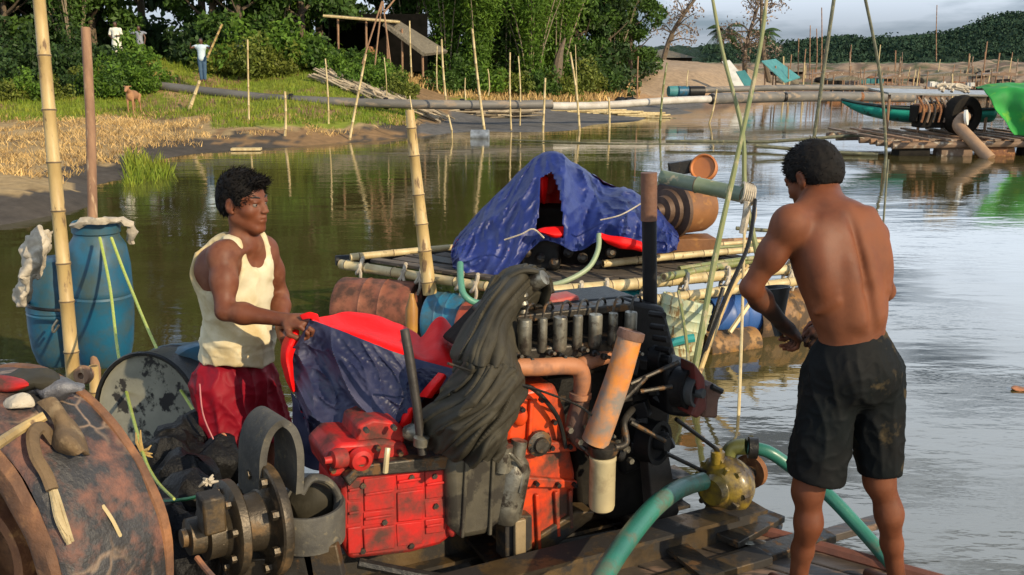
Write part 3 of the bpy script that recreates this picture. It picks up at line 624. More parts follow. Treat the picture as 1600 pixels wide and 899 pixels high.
# tall dark poles on the right
def tpole(pts, r, label, m_, zb=-.3):
    mb = MB(); c = pcurve(pts, 20); mb.tube(c, r, 7); thing('slanting_pole', mb, m_, label, 'pole')
M_bd = mat('dark_bamboo', (.12, .12, .065), (.06, .06, .035), .6, scale=6, c3=(.2, .18, .1), t3=.6, bump=.2)
tpole([(1306, -20, 26.5), (1290, 90, 26.2), (1272, 216, 26)], .05, 'tall dark bamboo pole slanting above the dark haired man', M_bd)
tpole([(1348, -20, 22.6), (1374, 110, 22.4), (1384, 225, 22.2), (1382, 268, 22)], .035, 'long thin dark pole slanting in front of the green boat bow', M_bd)
tpole([(1388, 250, 12), (1384, 300, 11.7), (1379, 365, 11.5)], .013, 'thin dark stick standing in the water right of the shirtless man', M_bd)
# booms lying on the water
mb = MB(); mb.tube([P(1040, 221, 28), P(1200, 222, 27.5), P(1375, 209, 27.5)], .05, 7); thing('floating_boom', mb, M_bd, 'thin dark bamboo boom lying on the water, reaching the green boat', 'pole')
mb = MB(); mb.tube([P(1180, 228, 25.6), P(1300, 238, 25.4), P(1372, 242, 25)], .05, 7); thing('floating_boom', mb, M_bd, 'dark bamboo boom floating behind the head of the shirtless man', 'pole')
mb = MB(); mb.tube([P(1150, 357, 13), P(1220, 362, 13), P(1300, 374, 13), P(1412, 384, 12.6)], .028, 7); thing('floating_boom', mb, M_bd, 'nearer dark stick floating level with the shoulders of the shirtless man', 'pole')
mb = MB(); mb.tube([P(800, 219, 30), P(960, 225, 29), P(1200, 226, 29)], .025, 6); thing('floating_boom', mb, M_bd, 'very thin boom on the water behind the blue tarp peak', 'pole')

# ---- shed
M_void = mat('shade_black_boards', (.006, .006, .005), (.010, .009, .008), 1, scale=3, bump=.3, spec=0)  # shed walls near black: the shade of the interior is put into their colour
root = empty('bamboo_shed', P(600, 118, 45), 'open bamboo shed with thatched roof in front of the forest', 'shed')
M_th = mat('thatch', (.17, .145, .10), (.09, .078, .055), .9, scale=4, bump=1, bscale=14, stretch=(3, 3, .5), c3=(.30, .27, .20), t3=.62)
def slab(a, b, c, d, th): mb = MB(); n = (Vector(b)-Vector(a)).cross(Vector(d)-Vector(a)).normalized()*th; return mb.prism([a, b, c, d], n)
slab(P(512, 27, 43.5), P(622, 36, 43.5), P(622, 38, 48), P(512, 30, 48), .12).build('roof', M_th, root)
slab(P(600, 36, 43.2), P(626, 34, 45.5), P(700, 80, 45.5), P(664, 84, 43.2), .14).build('roof', M_th, root)
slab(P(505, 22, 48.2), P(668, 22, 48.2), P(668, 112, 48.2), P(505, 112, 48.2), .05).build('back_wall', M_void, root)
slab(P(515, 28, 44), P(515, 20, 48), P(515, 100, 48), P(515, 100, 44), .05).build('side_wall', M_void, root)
mb = MB(); mb.tube([P(505, 25, 43.3), P(625, 35, 43.3)], .06, 7); mb.build('beam', M_bamy, root)
for px, y0, y1 in [(528, 30, 100), (572, 32, 100), (605, 36, 108), (628, 45, 112), (660, 78, 112)]:
    mb = MB(); mb.tube([P(px, y0, 43.6), P(px+1, y1+8, 43.6)], .05, 7); mb.build('post', M_wood, root)
mb = MB(); c = P(578, 80, 43.2); mb.lathe([(.05, -.2), (.2, -.12), (.22, .05), (.12, .18), (.02, .2)], c, (0, 0, 1), 10)
thing('hanging_sack', mb, M_rust, 'reddish sack hanging in the dark opening of the shed', 'sack')
root = empty('pole_tripod', P(590, 110, 41), 'tall tripod of thin poles standing before the shed', 'tripod')
for a, b in [((597, 2), (566, 100)), ((597, 2), (584, 118)), ((598, 2), (611, 106)), ((620, -5), (600, 20))]:
    mb = MB(); mb.tube([P(*b, 41), P(*a, 41.3)], .035, 6); mb.build('leg', M_wood, root)
# slope of split bamboo / stones running down to the pipe
mb = MB(); rnd = random.Random(8)
for k in range(260):
    t = rnd.random(); px = 498+t*185; py = 100+t*56; c = P(px+rnd.uniform(-10, 12), 0, 40.5); x = c.x; y = 40.8-t*3.2+rnd.uniform(-.8, .8); z = zat(x, y)+rnd.uniform(.02, .25)
    d = Vector((1, -.55, -.42)).normalized()*rnd.uniform(.3, .9); d += Vector((rnd.uniform(-.2, .2), rnd.uniform(-.2, .2), rnd.uniform(-.08, .08)))
    mb.tube([Vector((x, y, z))-d, Vector((x, y, z))+d], rnd.uniform(.03, .06), 5)
thing('bamboo_heap', mb, mat('old_split_bamboo', (.42, .34, .22), (.24, .19, .13), .85, scale=3, bump=.4, island=.4), 'long pale heap of old split bamboo running down the slope by the shed', 'heap')
mb = MB()
for k in range(110):
    t = rnd.random(); x = (700+t*110-800)/FPX*41; y = 40.6+rnd.uniform(-.5, .5); z = zat(x, y)+rnd.uniform(.05, .3); d = Vector((rnd.uniform(.5, 1.2), rnd.uniform(-.3, .3), rnd.uniform(-.05, .1)))
    mb.tube([Vector((x, y, z))-d, Vector((x, y, z))+d], rnd.uniform(.03, .05), 5)
thing('bamboo_heap', mb, MATS['old_split_bamboo'], 'low stack of pale bamboo stems lying behind the floating pipe', 'heap')
mb = MB()
for k in range(60):
    t = rnd.random(); x = (880+t*140-800)/FPX*46; y = 44.5+rnd.uniform(-.5, .5); z = zat(x, y)+rnd.uniform(.02, .15); d = Vector((rnd.uniform(.5, 1.2), rnd.uniform(-.3, .3), 0)); mb.tube([Vector((x, y, z))-d, Vector((x, y, z))+d], .04, 5)
thing('bamboo_heap', mb, M_bamy, 'thin scatter of pale bamboo on the grey mud spit', 'heap')
# sloped dead trunk
mb = MB(); mb.tube(pcurve([(868, 130, 50), (872, 100, 50), (876, 80, 50.3), (883, 60, 50.6)], 10), [.3, .3, .26, .24, .22, .18, .15, .12, .08, .05], 8)
mb.build('x', M_bark).name = 'dead_tree_stump'; tag(bpy.data.objects['dead_tree_stump'], 'broken reddish tree trunk at the forest edge behind the pipe', 'tree trunk')
# sunken drum at the mud spit, floating board
mb = MB(); mb.lathe([(.15, -.3), (.19, -.29), (.19, .29), (.15, .3)], P(750, 212, 31.5), (1, -.1, 0), 20); thing('metal_drum', mb, mat('grey_drum', (.32, .35, .37), (.16, .17, .18), .4, .4, scale=5), 'small grey metal drum half sunk beside the tall crooked pole', 'drum')
mb = MB(); mb.box(G(385, 233, .05), (.8, .3, .06), (0, 0, .1)); thing('wooden_board', mb, M_bamy, 'pale wooden board lying at the waterline of the straw shore', 'board')
# ---- far bank clutter on the sand
M_teal = mat('teal_tarp', (.05, .22, .22), (.03, .15, .16), .6, scale=2, bump=.3)
M_white = mat('white_tarp', (.62, .62, .58), (.45, .45, .42), .7, scale=2, bump=.3)
def quadthing(name, q, Y, th, m_, label, cat):
    pts = [P(px, py, Y+dy) for px, py, dy in q]; mb = MB(); mb.prism(pts, Vector((0, th, 0))); return thing(name, mb, m_, label, cat)
root = empty('tarp_shelter', P(1215, 125, 68), 'teal tarp shelter on thin posts on the far bank behind the pipe', 'shelter')
a = [P(1190, 97, 68), P(1212, 94, 70), P(1250, 122, 70), P(1226, 130, 68)]; mb = MB(); mb.prism(a, (0, 0, .08)); mb.build('roof', M_teal, root)
for px in (1195, 1212, 1232): mb = MB(); mb.tube([P(px, 103, 68.7), P(px, 146, 68.7)], .05, 6); mb.build('post', M_wood, root)
quadthing('tarp_sheet', [(1128, 96, 0), (1140, 94, 0), (1176, 138, -1), (1150, 140, -1)], 64, .12, M_white, 'white sheet sloping down to the pipe behind the crossed bamboo', 'sheet')
quadthing('tarp_sheet', [(1150, 112, 0), (1164, 110, 0), (1184, 140, -1), (1168, 142, -1)], 62, .12, M_teal, 'narrow teal sheet leaning beside the white sheet', 'sheet')
M_blue = mat('blue_plastic', (.006, .095, .165), (.005, .065, .125), .45, scale=3, c3=(.035, .065, .065), t3=.56, s3=6, w3=.25, bump=.15, coat=.1)
for i, (px, m_, l) in enumerate([(1056, M_teal, 'teal drum lying on the sand behind the pipe'), (1071, M_blue, 'blue drum lying between the teal and the black drum'), (1088, M_black, 'black drum lying at the right end of the short drum row')]):
    mb = MB(); mb.lathe([(.2, -.42), (.27, -.4), (.28, 0), (.27, .4), (.2, .42)], P(px, 143, 50), (1, .2, 0), 14); thing('plastic_drum', mb, m_, l, 'drum')
mb = MB()
for k in range(9):
    c = P(978+rnd.uniform(-12, 12), 140, 50+rnd.uniform(-1, 1)); c.z = zat(c.x, c.y)+.12; mb.ball(c, rnd.uniform(.18, .3), 6, (1.2, 1, .8))
mb.build('rubble_heap', M_black, jit=.08); tag(bpy.data.objects['rubble_heap'], 'small heap of dark sacks at the foot of the sand pile', 'sacks', None, 'stuff')
# huts and jetties far behind
for i, (px, py, w, h, Y, m_, lab) in enumerate([(990, 88, 3.2, 1.3, 88, M_th, 'low grey thatched hut on top of the sand pile, left'), (1045, 92, 4.5, 1.2, 90, M_th, 'wide dark thatched hut behind the sand pile'), (1230, 92, 3.6, 1.2, 105, M_th, 'low hut right of the palms on the far bank')]):
    c = P(px, py, Y); z0 = zat(c.x, Y)-.3; root = empty('thatched_hut', (c.x, Y, z0), lab, 'hut')
    mb = MB(); mb.box((c.x, Y, z0+h*.4), (w*.85, 2.2, h*.8)); mb.build('wall', M_dark, root)
    mb = MB(); mb.prism([Vector((c.x-w/2, Y-1.5, z0+h*.7)), Vector((c.x-w*.1, Y, z0+h*1.35)), Vector((c.x+w/2, Y-1.5, z0+h*.7))], (0, 3, 0)); mb.build('roof', m_, root)
M_brn = mat('brown_boards', (.22, .14, .09), (.12, .08, .05), .8, scale=2, bump=.4, c3=(.42, .36, .28), t3=.6, s3=4)
for i, (px, py, w, Y, m_) in enumerate([(1300, 128, 5.2, 84, M_brn), (1372, 126, 4.2, 88, M_brn), (1395, 138, 3.4, 80, M_rust), (1480, 130, 5.5, 84, M_brn), (1560, 128, 5, 84, M_brn), (1320, 142, 3, 70, M_rust)]):
    c = P(px, py, Y); z0 = max(zat(c.x, Y), 0)-.1; root = empty('moored_barge', (c.x, Y, z0), ['brown barge with posts moored behind the slanting dark pole', 'low brown barge moored right of the slanting pole', 'rusty barge moored just behind the bow of the green boat', 'brown barge moored behind the grey roof of the raft', 'brown barge moored beyond the green tarp', 'small rusty barge moored against the far pipe'][i], 'barge')
    mb = MB(); mb.box((c.x, Y, z0+.3), (w, 1.6, .5)); mb.build('hull', m_, root, bevel=.05)
    mb = MB(); mb.prism([Vector((c.x-w*.4, Y-.9, z0+1.5)), Vector((c.x, Y-.9, z0+1.75)), Vector((c.x+w*.4, Y-.9, z0+1.5)), Vector((c.x+w*.4, Y-.9, z0+1.44)), Vector((c.x-w*.4, Y-.9, z0+1.44))], (0, 1.8, 0)); mb.build('roof', M_th if i % 2 else M_brn, root)
    for k in range(4): mb = MB(); x = c.x-w*.38+k*w*.25; mb.tube([(x, Y-.85, z0), (x, Y-.85, z0+1.5+rnd.uniform(0, .5))], .05, 5); mb.build('post', M_wood, root)
    mb = MB()
    for k in range(5): mb.box((c.x+rnd.uniform(-.4, .4)*w, Y-.3, z0+.7), (rnd.uniform(.3, .8), .5, rnd.uniform(.3, .6)), (0, 0, rnd.uniform(-.3, .3)))
    tag(mb.build('cargo', [M_dark, M_teal, M_rust, M_white, M_brn, M_dark][i], root, bevel=.04), None, None, None, 'stuff')

rnd = random.Random(77)
for k in range(44):
    px = rnd.uniform(1225, 1610); Y = rnd.uniform(76, 104); x = (px-800)/FPX*(Y*CP+.2); z = max(zat(x, Y), 0)-.2; h = rnd.uniform(1.2, 3.6); mb = MB(); mb.tube([(x, Y, z), (x+rnd.uniform(-.25, .25), Y, z+h)], rnd.uniform(.04, .07), 5)
    thing('mooring_stake', mb, [M_wood, M_brn, M_bamy][k % 3], 'thin wooden stake standing along the far right shore', 'stake', 'stakes along the far right shore')
for k in range(26):
    px = rnd.uniform(1225, 1600); Y = rnd.uniform(80, 100); x = (px-800)/FPX*(Y*CP+.2); z = max(zat(x, Y), 0); mb = MB()
    for j in range(4): mb.ball((x+rnd.uniform(-.5, .5), Y+rnd.uniform(-.4, .4), z+.15), rnd.uniform(.2, .5), 5, (1.3, 1, .8))
    thing('rubble_heap', mb, [M_brn, M_dark, M_rust, M_th][k % 4], 'small dark heap of goods on the far right shore', 'heap', 'heaps of goods on the far right shore', jit=.12, jsc=3)
# ============================================================ RAFT ON THE RIGHT (green boat, green tarp)
RY = 25.5
def rz(px, py): return P(px, py, RY)
root = empty('bamboo_raft', P(1490, 235, RY), 'far bamboo raft carrying the pump ring beside the green tarp', 'raft')
x0 = P(1372, 220, RY).x; x1 = P(1760, 220, RY).x
for k in range(9):
    mb = MB(); y = RY-.5+k*.5; mb.tube(curve([(x0+rnd.uniform(-.3, .4), y, .26), ((x0+x1)/2, y, .33+rnd.uniform(-.03, .03)), (x1, y, .3)], 8), .085, 8); mb.build('rail', [M_brn, M_wood][k % 2], root)
for k in range(14):
    mb = MB(); x = x0+.15+k*.52+rnd.uniform(-.1, .1); mb.beam((x, RY-.75+rnd.uniform(-.15, .1), .43), (x+rnd.uniform(-.2, .2), RY+3.7, .45), .16, .05); mb.build('deck_board', [M_brn, M_wood, M_brn][k % 3], root)
for k in range(6):
    mb = MB(); x = x0+.8+k*1.1; mb.lathe([(.15, -.42), (.27, -.4), (.27, .4), (.15, .42)], (x, RY-.2, .06), (1, 0, 0), 16); mb.build('float_drum', [M_dark, M_brn, M_rust][k % 3], root)
mb = MB(); mb.add([], [])
for i in range(14):
    pass
# green boat
root = empty('wooden_boat', P(1400, 185, 28.5), 'long slender green wooden boat with raised pointed bow', 'boat')
st = [(1316, 157, 160, .04), (1345, 163, 176, .25), (1385, 168, 186, .5), (1430, 170, 191, .66), (1480, 171, 192, .7), (1540, 170, 190, .68)]
rows = []; M_gb = mat('green_boat_paint', (.020, .36, .26), (.015, .26, .20), .45, scale=3, c3=(.03, .09, .07), t3=.62, s3=5, bump=.2); M_gd = mat('boat_dark', (.01, .03, .025), (.008, .02, .018), .5)
for px, yt, yb, w in st:
    t = P(px, yt, 28.5); b = P(px, yb, 28.5); b.z = max(b.z, -.05) if px > 1330 else b.z
    rows.append([t+Vector((0, -w, 0)), t.lerp(b, .5)+Vector((0, -w*.95, 0)), b+Vector((0, -w*.5, 0)), b+Vector((0, w*.5, -.02)), t.lerp(b, .5)+Vector((0, w*.95, 0)), t+Vector((0, w, 0))])
mb = MB(); mb.grid(net(rows, 24, 40)); mb.build('hull', M_gb, root, solid=.04)
for sg in (-1, 1):
    mb = MB(); mb.tube(curve([P(px, yt, 28.5)+Vector((0, sg*w, .02)) for px, yt, yb, w in st], 24), .045, 7); mb.build('gunwale', M_gd, root)
for px in (1400, 1440):
    mb = MB(); c = P(px, 170, 28.5); mb.beam(c-Vector((0, .5, 0)), c+Vector((0, .5, 0)), .2, .04); mb.build('thwart', M_gd, root)
# pump ring and machinery
root = empty('pump_ring', rz(1520, 212), 'large round dark pump housing with a brown outlet on the far raft', 'pump')
c = rz(1520, 182)+Vector((0, .6, 0)); mb = MB(); mb.lathe([(.26, .16), (.34, .2), (.5, .17), (.54, 0), (.5, -.2), (.34, -.22), (.26, -.16), (.26, .16)], c, (.35, -1, 0), 32, cap=False); mb.build('housing', M_dark, root)
mb = MB(); mb.lathe([(.0, .08), (.12, .08), (.13, .02), (.27, 0), (.27, -.1), (0, -.1)], c, (.35, -1, 0), 24, cap=False); mb.build('hub', M_steel, root)
for k in range(5):
    a = k*1.256; mb = MB(); mb.beam(c, c+Vector((math.cos(a)*.34, .02, math.sin(a)*.34)), .05, .04, (0, 1, 0)); mb.build('spoke', M_steel, root)
mb = MB(); mb.tube(curve([c+Vector((-.05, -.25, -.03)), rz(1500, 186)+Vector((0, -.1, 0)), rz(1491, 196)+Vector((0, -.25, 0)), rz(1497, 212)+Vector((0, -.6, 0)), rz(1514, 243)+Vector((0, -1.15, 0))], 16), .155, 14); mb.build('outlet_pipe', mat('brown_pipe', (.36, .22, .12), (.24, .15, .09), .6, scale=3, bump=.2), root)
mb = MB(); mb.lathe([(.12, -.03), (.2, -.03), (.2, .03), (.12, .03)], rz(1501, 183)+Vector((0, -.32, 0)), (.9, -.6, .15), 18); mb.build('flange', M_white, root)
root = empty('diesel_engine', rz(1475, 190), 'greasy dark engine with rusty pipes on the far raft behind the green boat', 'engine')
for nm, b_, m_ in [('engine_block', ((1478, 190), (.85, .6, .42)), M_dark), ('cylinder_head', ((1476, 172), (.8, .45, .25)), M_rust), ('fuel_tank', ((1483, 172), (.35, .4, .4)), M_steel), ('radiator', ((1450, 180), (.10, .45, .45)), M_dark)]:
    mb = MB(); mb.box(rz(*b_[0])+Vector((0, .9, 0)), b_[1]); mb.build(nm, m_, root, bevel=.04)
for k in range(6): mb = MB(); q = rz(1452+k*9, 160)+Vector((0, .7, 0)); mb.tube(curve([q+Vector((0, 0, .1)), q+Vector((.12, -.15, -.2)), q+Vector((.05, -.2, -.55))], 6), .03, 6); mb.build('pipe', [M_rust, M_brn, M_steel][k % 3], root)
root = empty('tin_canopy', rz(1530, 205)+Vector((0, 3.2, 0)), 'flat grey tin canopy on posts above the far raft machinery', 'canopy')
mb = MB(); mb.box(rz(1530, 142)+Vector((.3, 3.0, -.12)), (3.6, 1.6, .05), (.06, .02, 0)); mb.build('roof', mat('grey_tin', (.38, .39, .38), (.26, .26, .25), .5, .5, scale=3, bump=.3), root)
for px in (1446, 1500, 1560, 1615): mb = MB(); q = rz(px, 143)+Vector((0, 2.4, -.12)); mb.tube([q, Vector((q.x, q.y, .3))], .04, 6); mb.build('post', M_wood, root)
mb = MB(); [mb.tube(curve([rz(1486+k*5, 137+k % 3*4)+Vector((0, .9, 0)), rz(1500+k*4, 133+k % 2*5)+Vector((.0, 1, 0)), rz(1530+k*2, 140+k % 3*3)+Vector((0, .9, 0))], 8), .045, 6) for k in range(7)]
thing('rope_coil', mb, M_rag, 'heap of pale rope lying on top of the far raft machinery', 'rope')
def gf(u, v, p): return Vector((0, -.10*math.sin(u*21+v*3)*(.3+v), .0))+noise.noise_vector(p*2.4)*.07
gt = net([[rz(1568, 137)+Vector((0, 1.6, 0)), rz(1620, 132)+Vector((0, 1.6, 0)), rz(1700, 134)+Vector((0, 1.6, 0)), rz(1760, 140)+Vector((0, 1.6, 0))],
          [rz(1546, 142)+Vector((0, .2, 0)), rz(1610, 137)+Vector((0, 0, 0)), rz(1700, 138)+Vector((0, 0, 0)), rz(1765, 145)+Vector((0, .2, 0))],
          [rz(1552, 172)+Vector((0, -.1, 0)), rz(1620, 170)+Vector((0, -.4, 0)), rz(1700, 172)+Vector((0, -.4, 0)), rz(1770, 175)+Vector((0, 0, 0))],
          [rz(1580, 212)+Vector((0, -.2, 0)), rz(1640, 212)+Vector((0, -.6, 0)), rz(1700, 213)+Vector((0, -.6, 0)), rz(1780, 212)+Vector((0, -.2, 0))]], 60, 50, gf)
mb = MB(); mb.grid(gt); thing('green_tarp', mb, mat('green_tarp', (.012, .27, .035), (.015, .19, .035), .75, scale=2, c3=(.10, .32, .04), t3=.6, s3=2.5, bump=.5), 'bright green tarp draped over the far raft at the picture edge', 'tarp', solid=.01)

# ============================================================ FAR PEOPLE AND CALF
def person_far(name_pose, px, py, Y, h, label, skin, parts, arms, extra=None, face=0):
    base = P(px, py, Y); base.z = max(base.z, zat(base.x, Y)-.03); s = h/1.65
    root = tag(None or empty('person', base, None, None), label, 'person') if False else None
    sd = SDF(base+Vector((-.75, -.5, -.05)), base+Vector((.75, .5, 2.1*s)), .022); B = lambda x, y, z: base+Vector((x, y, z))*s
    for sx in (-1, 1):
        sd.cap(B(.07*sx, 0, .06), B(.08*sx, 0, .46), .045, .055, .02); sd.cap(B(.08*sx, 0, .46), B(.08*sx, 0, .86), .06, .085, .03); sd.cap(B(.07*sx, .02, .04), B(.075*sx, -.12, .03), .04, .03, .02)
    sd.ell(B(0, 0, .92), (.16*s, .11*s, .14*s), k=.06); sd.cap(B(0, 0, .95), B(0, 0, 1.3), .12, .135, .06); sd.ell(B(0, 0, 1.3), (.2*s, .11*s, .12*s), k=.05)
    sd.cap(B(0, 0, 1.35), B(0, 0, 1.5), .05, .05, .02); sd.ell(B(0, -.01, 1.57), (.078*s, .095*s, .115*s), k=.02)
    for (sx, e, w) in arms:
        S_ = B(.19*sx, 0, 1.38); sd.cap(S_, B(*e), .05*s, .04*s, .03); sd.cap(B(*e), B(*w), .038*s, .028*s, .01); d = (Vector(w)-Vector(e)).normalized(); sd.cap(B(*w), B(*w)+d*.11*s, .03*s, .022*s, .01)
    o = sd.build('person', skin); tag(o, label, 'person')
    for nm, m_, fn in parts:
        q = SDF(base+Vector((-.5, -.4, 0)), base+Vector((.5, .4, 1.9*s)), .02); fn(q, B, s); q.build(nm, m_, o)
    return o
M_skind = mat('skin_dark', (.10, .045, .025), (.075, .034, .02), .5, scale=5, bump=.1)
M_cwhite = mat('cloth_white', (.72, .70, .58), (.6, .58, .48), .8, scale=3, bump=.4)
M_cblue = mat('cloth_paleblue', (.50, .60, .66), (.4, .5, .58), .8, scale=3, bump=.4)
M_jean = mat('jeans', (.05, .10, .17), (.03, .07, .12), .8, scale=3, bump=.4)
M_cgrey = mat('cloth_grey', (.25, .26, .30), (.15, .16, .2), .8, scale=3, bump=.4)
M_hair = mat('hair_black', (.010, .008, .007), (.02, .016, .013), .45, scale=30, bump=.6, bscale=90)
def hair_f(q, B, s): q.ell(B(0, .015, 1.605), (.088*s, .1*s, .1*s)); 
def tunic(q, B, s): q.cap(B(0, 0, .75), B(0, 0, 1.3), .2*s, .15*s, .05); q.ell(B(0, 0, 1.33), (.24*s, .14*s, .12*s), k=.05); q.cap(B(0, 0, .35), B(0, 0, .8), .22*s, .19*s, .03); [q.cap(B(.19*sx, 0, 1.37), B(.25*sx, -.03, 1.16), .07*s, .06*s, .03) for sx in (-1, 1)]
def shirt_f(q, B, s): q.cap(B(0, 0, .92), B(0, 0, 1.28), .15*s, .155*s, .05); q.ell(B(0, 0, 1.32), (.23*s, .135*s, .13*s), k=.05); [q.cap(B(.19*sx, 0, 1.38), B(.32*sx, -.02, 1.34), .065*s, .055*s, .03) for sx in (-1, 1)]
def trous(q, B, s): q.ell(B(0, 0, .92), (.18*s, .13*s, .15*s), k=.05); [(q.cap(B(.08*sx, 0, .46), B(.08*sx, 0, .88), .075*s, .1*s, .03), q.cap(B(.07*sx, 0, .12), B(.08*sx, 0, .46), .065*s, .075*s, .02)) for sx in (-1, 1)]
person_far('', 185, 98, 42, 1.65, 'person in a long white tunic standing on the mound', M_skind, [('tunic', M_cwhite, tunic), ('hair', M_hair, hair_f)], [(-1, (-.27, -.05, 1.12), (-.12, -.2, 1.02)), (1, (.27, -.05, 1.12), (.12, -.2, 1.1))])
person_far('', 221, 98, 42.4, 1.5, 'person in grey clothes standing in shade right of the white tunic', M_skind, [('shirt', M_cgrey, shirt_f), ('trousers', M_cgrey, trous), ('hair', M_hair, hair_f)], [(-1, (-.27, 0, 1.12), (-.24, -.06, .88)), (1, (.27, 0, 1.12), (.24, -.06, .88))])
pm = person_far('', 318, 128, 38, 1.6, 'person in pale blue shirt and jeans carrying a pole along the pipe', M_skind, [('shirt', M_cblue, shirt_f), ('trousers', M_jean, trous), ('hair', M_hair, hair_f)], [(-1, (-.4, -.1, 1.3), (-.34, -.25, 1.42)), (1, (.36, -.08, 1.28), (.46, -.2, 1.46))])
person_far('', 386, 122, 42, 1.5, 'person in dull grey clothes standing among the shrubs', M_skind, [('shirt', M_cgrey, shirt_f), ('trousers', M_jean, trous), ('hair', M_hair, hair_f)], [(-1, (-.27, 0, 1.12), (-.2, -.12, .95)), (1, (.27, 0, 1.12), (.24, -.06, .88))])
bamboo('carried_pole', P(324, 90, 37.75), P(347, 38, 37.6), .045, .04, 'pale bamboo pole held up by the person in pale blue', 'pole', n=7)
# calf
cx = P(208, 170, 34.5); cx.z = zat(cx.x, 34.5)-.02; sd = SDF(cx+Vector((-.35, -.7, 0)), cx+Vector((.35, .8, 1.1)), .02); B = lambda x, y, z: cx+Vector((x, y, z))
sd.ell(B(0, .1, .62), (.15, .4, .17), k=.05); sd.ell(B(0, -.15, .62), (.14, .18, .2), k=.05); sd.cap(B(0, -.2, .7), B(0, -.42, .86), .09, .07, .04); sd.cap(B(0, -.42, .88), B(0, -.56, .78), .075, .045, .02)
for sx in (-1, 1):
    sd.cap(B(.09*sx, -.2, .55), B(.09*sx, -.22, .3), .055, .03, .03); sd.cap(B(.09*sx, -.22, .3), B(.09*sx, -.22, .02), .028, .024, .01)
    sd.cap(B(.09*sx, .38, .6), B(.1*sx, .34, .4), .09, .045, .03); sd.cap(B(.1*sx, .34, .4), B(.1*sx, .44, .26), .04, .028, .01); sd.cap(B(.1*sx, .44, .26), B(.1*sx, .42, .02), .026, .024, .01)
    sd.cap(B(.06*sx, -.38, .93), B(.15*sx, -.36, .94), .03, .015, .01)
sd.cap(B(0, .5, .68), B(0, .55, .35), .02, .015, .01)
tag(sd.build('calf', mat('calf_hide', (.36, .18, .08), (.28, .14, .07), .8, scale=3)), 'small tan calf standing on the grass facing the river', 'calf')
# ============================================================ MIDDLE RAFT WITH BLUE TARP
A = Vector((-1.52, 8.76, .45)); Bq = Vector((.42, 7.45, .45)); Cq = Vector((2.55, 8.40, .45)); Dq = Vector((1.35, 9.95, .45)); A2 = Vector((-1.45, 9.1, .47))
raft = empty('float_raft', (.4, 8.6, .1), 'bamboo raft on mixed old drums carrying the blue tarp', 'raft')
def rb(a, b, r, m_=None, nm='rail', e=.0, **k):
    a = Vector(a); b = Vector(b); d = (b-a).normalized(); return bamboo(nm, a-d*e, b+d*e, r, r*.85, None, parent=raft, mats=m_ or (M_bamy, M_bamd), sp=.3, bend=.015, **k)
up = Vector((0, 0, .1))
rb(A, Bq, .045, e=.1); rb(Bq+Vector((.0, -.02, .07)), Cq+Vector((0, -.02, .05)), .05, e=.12, seed=3); rb(Bq+Vector((.4, -.05, -.04)), Cq+Vector((.1, -.1, -.03)), .045, e=.3, seed=5)
rb(A+Vector((-.05, .16, .02)), Dq, .05, (M_black, M_black), e=.1, seed=8); rb(Dq, Cq, .045, e=.2, seed=9); rb(A+Vector((.02, -.02, .08)), Vector((-.55, 9.15, .55)), .035, seed=10)
rb(Bq+Vector((.9, .3, .12)), Cq+Vector((-.2, .25, .1)), .035, (M_bamg, M_bamd), e=.1, seed=12)
# decking of dark planks
rnd = random.Random(12); M_deck = mat('raft_planks', (.085, .068, .05), (.045, .036, .028), .8, scale=3, c3=(.20, .15, .10), t3=.6, s3=9, bump=.6, stretch=(.3, 3, 3), island=.4)
for k in range(15):
    t = (k+.5)/15; a = A.lerp(Bq, t) if t < 2 else 0; b = Dq.lerp(Cq, t); a = A.lerp(Bq, t)+Vector((.05, .1, .05)); b = Dq.lerp(Cq, t)+Vector((-.05, -.1, .05))
    # planks run along the long direction
    p0 = A.lerp(Dq, t)+Vector((.05, 0, .055+rnd.uniform(-.01, .015))); p1 = Bq.lerp(Cq, t)+Vector((-.03, 0, .055+rnd.uniform(-.01, .015)))
    mb = MB(); mb.beam(p0.lerp(p1, rnd.uniform(0, .08)), p0.lerp(p1, rnd.uniform(.9, 1.02)), .13+rnd.uniform(-.02, .04), .03); mb.build('deck_board', M_deck, raft, bevel=.004)
for k in range(7):      # loose lengths on the deck, right side
    a = P(1000+rnd.uniform(-60, 60), 418+k*6, 9.3-k*.22); b = P(1215+rnd.uniform(-40, 25), 402+k*3, 9.3-k*.12); a.z = .58; b.z = .58+rnd.uniform(0, .05)
    rb(a, b, rnd.uniform(.018, .035), [(M_bamg, M_bamd), (M_wood, M_bamd), (M_bamy, M_bamd)][k % 3], 'loose_pole', seed=30+k)
for t in (.06, .28, .36, .55, .62, .82, .97):          # cloth lashings
    mb = MB(); c = A.lerp(Bq, t); mb.tube([c+Vector((math.cos(a)*.03, math.sin(a)*.075-.0, math.sin(a*2+1)*.015+math.cos(a)*.075)) for a in [i*.5 for i in range(13)]], .018, 6); mb.tube(curve([c+Vector((0, -.06, .04)), c+Vector((.02, -.09, -.06)), c+Vector((-.01, -.08, -.15))], 6), .015, 6); mb.build('lashing', M_rag, raft)
for t in (.05, .15, .32, .48, .66, .8, .95):
    mb = MB(); c = Bq.lerp(Cq, t)+Vector((0, -.03, .03)); mb.tube([c+Vector((math.cos(a)*.03, math.sin(a)*.095, math.sin(a*2+1)*.015+math.cos(a)*.085)) for a in [i*.5 for i in range(13)]], .018, 6); mb.tube(curve([c+Vector((0, -.08, .04)), c+Vector((.03, -.11, -.08)), c+Vector((0, -.1, -.2))], 6), .013, 6); mb.build('lashing', M_rag, raft)
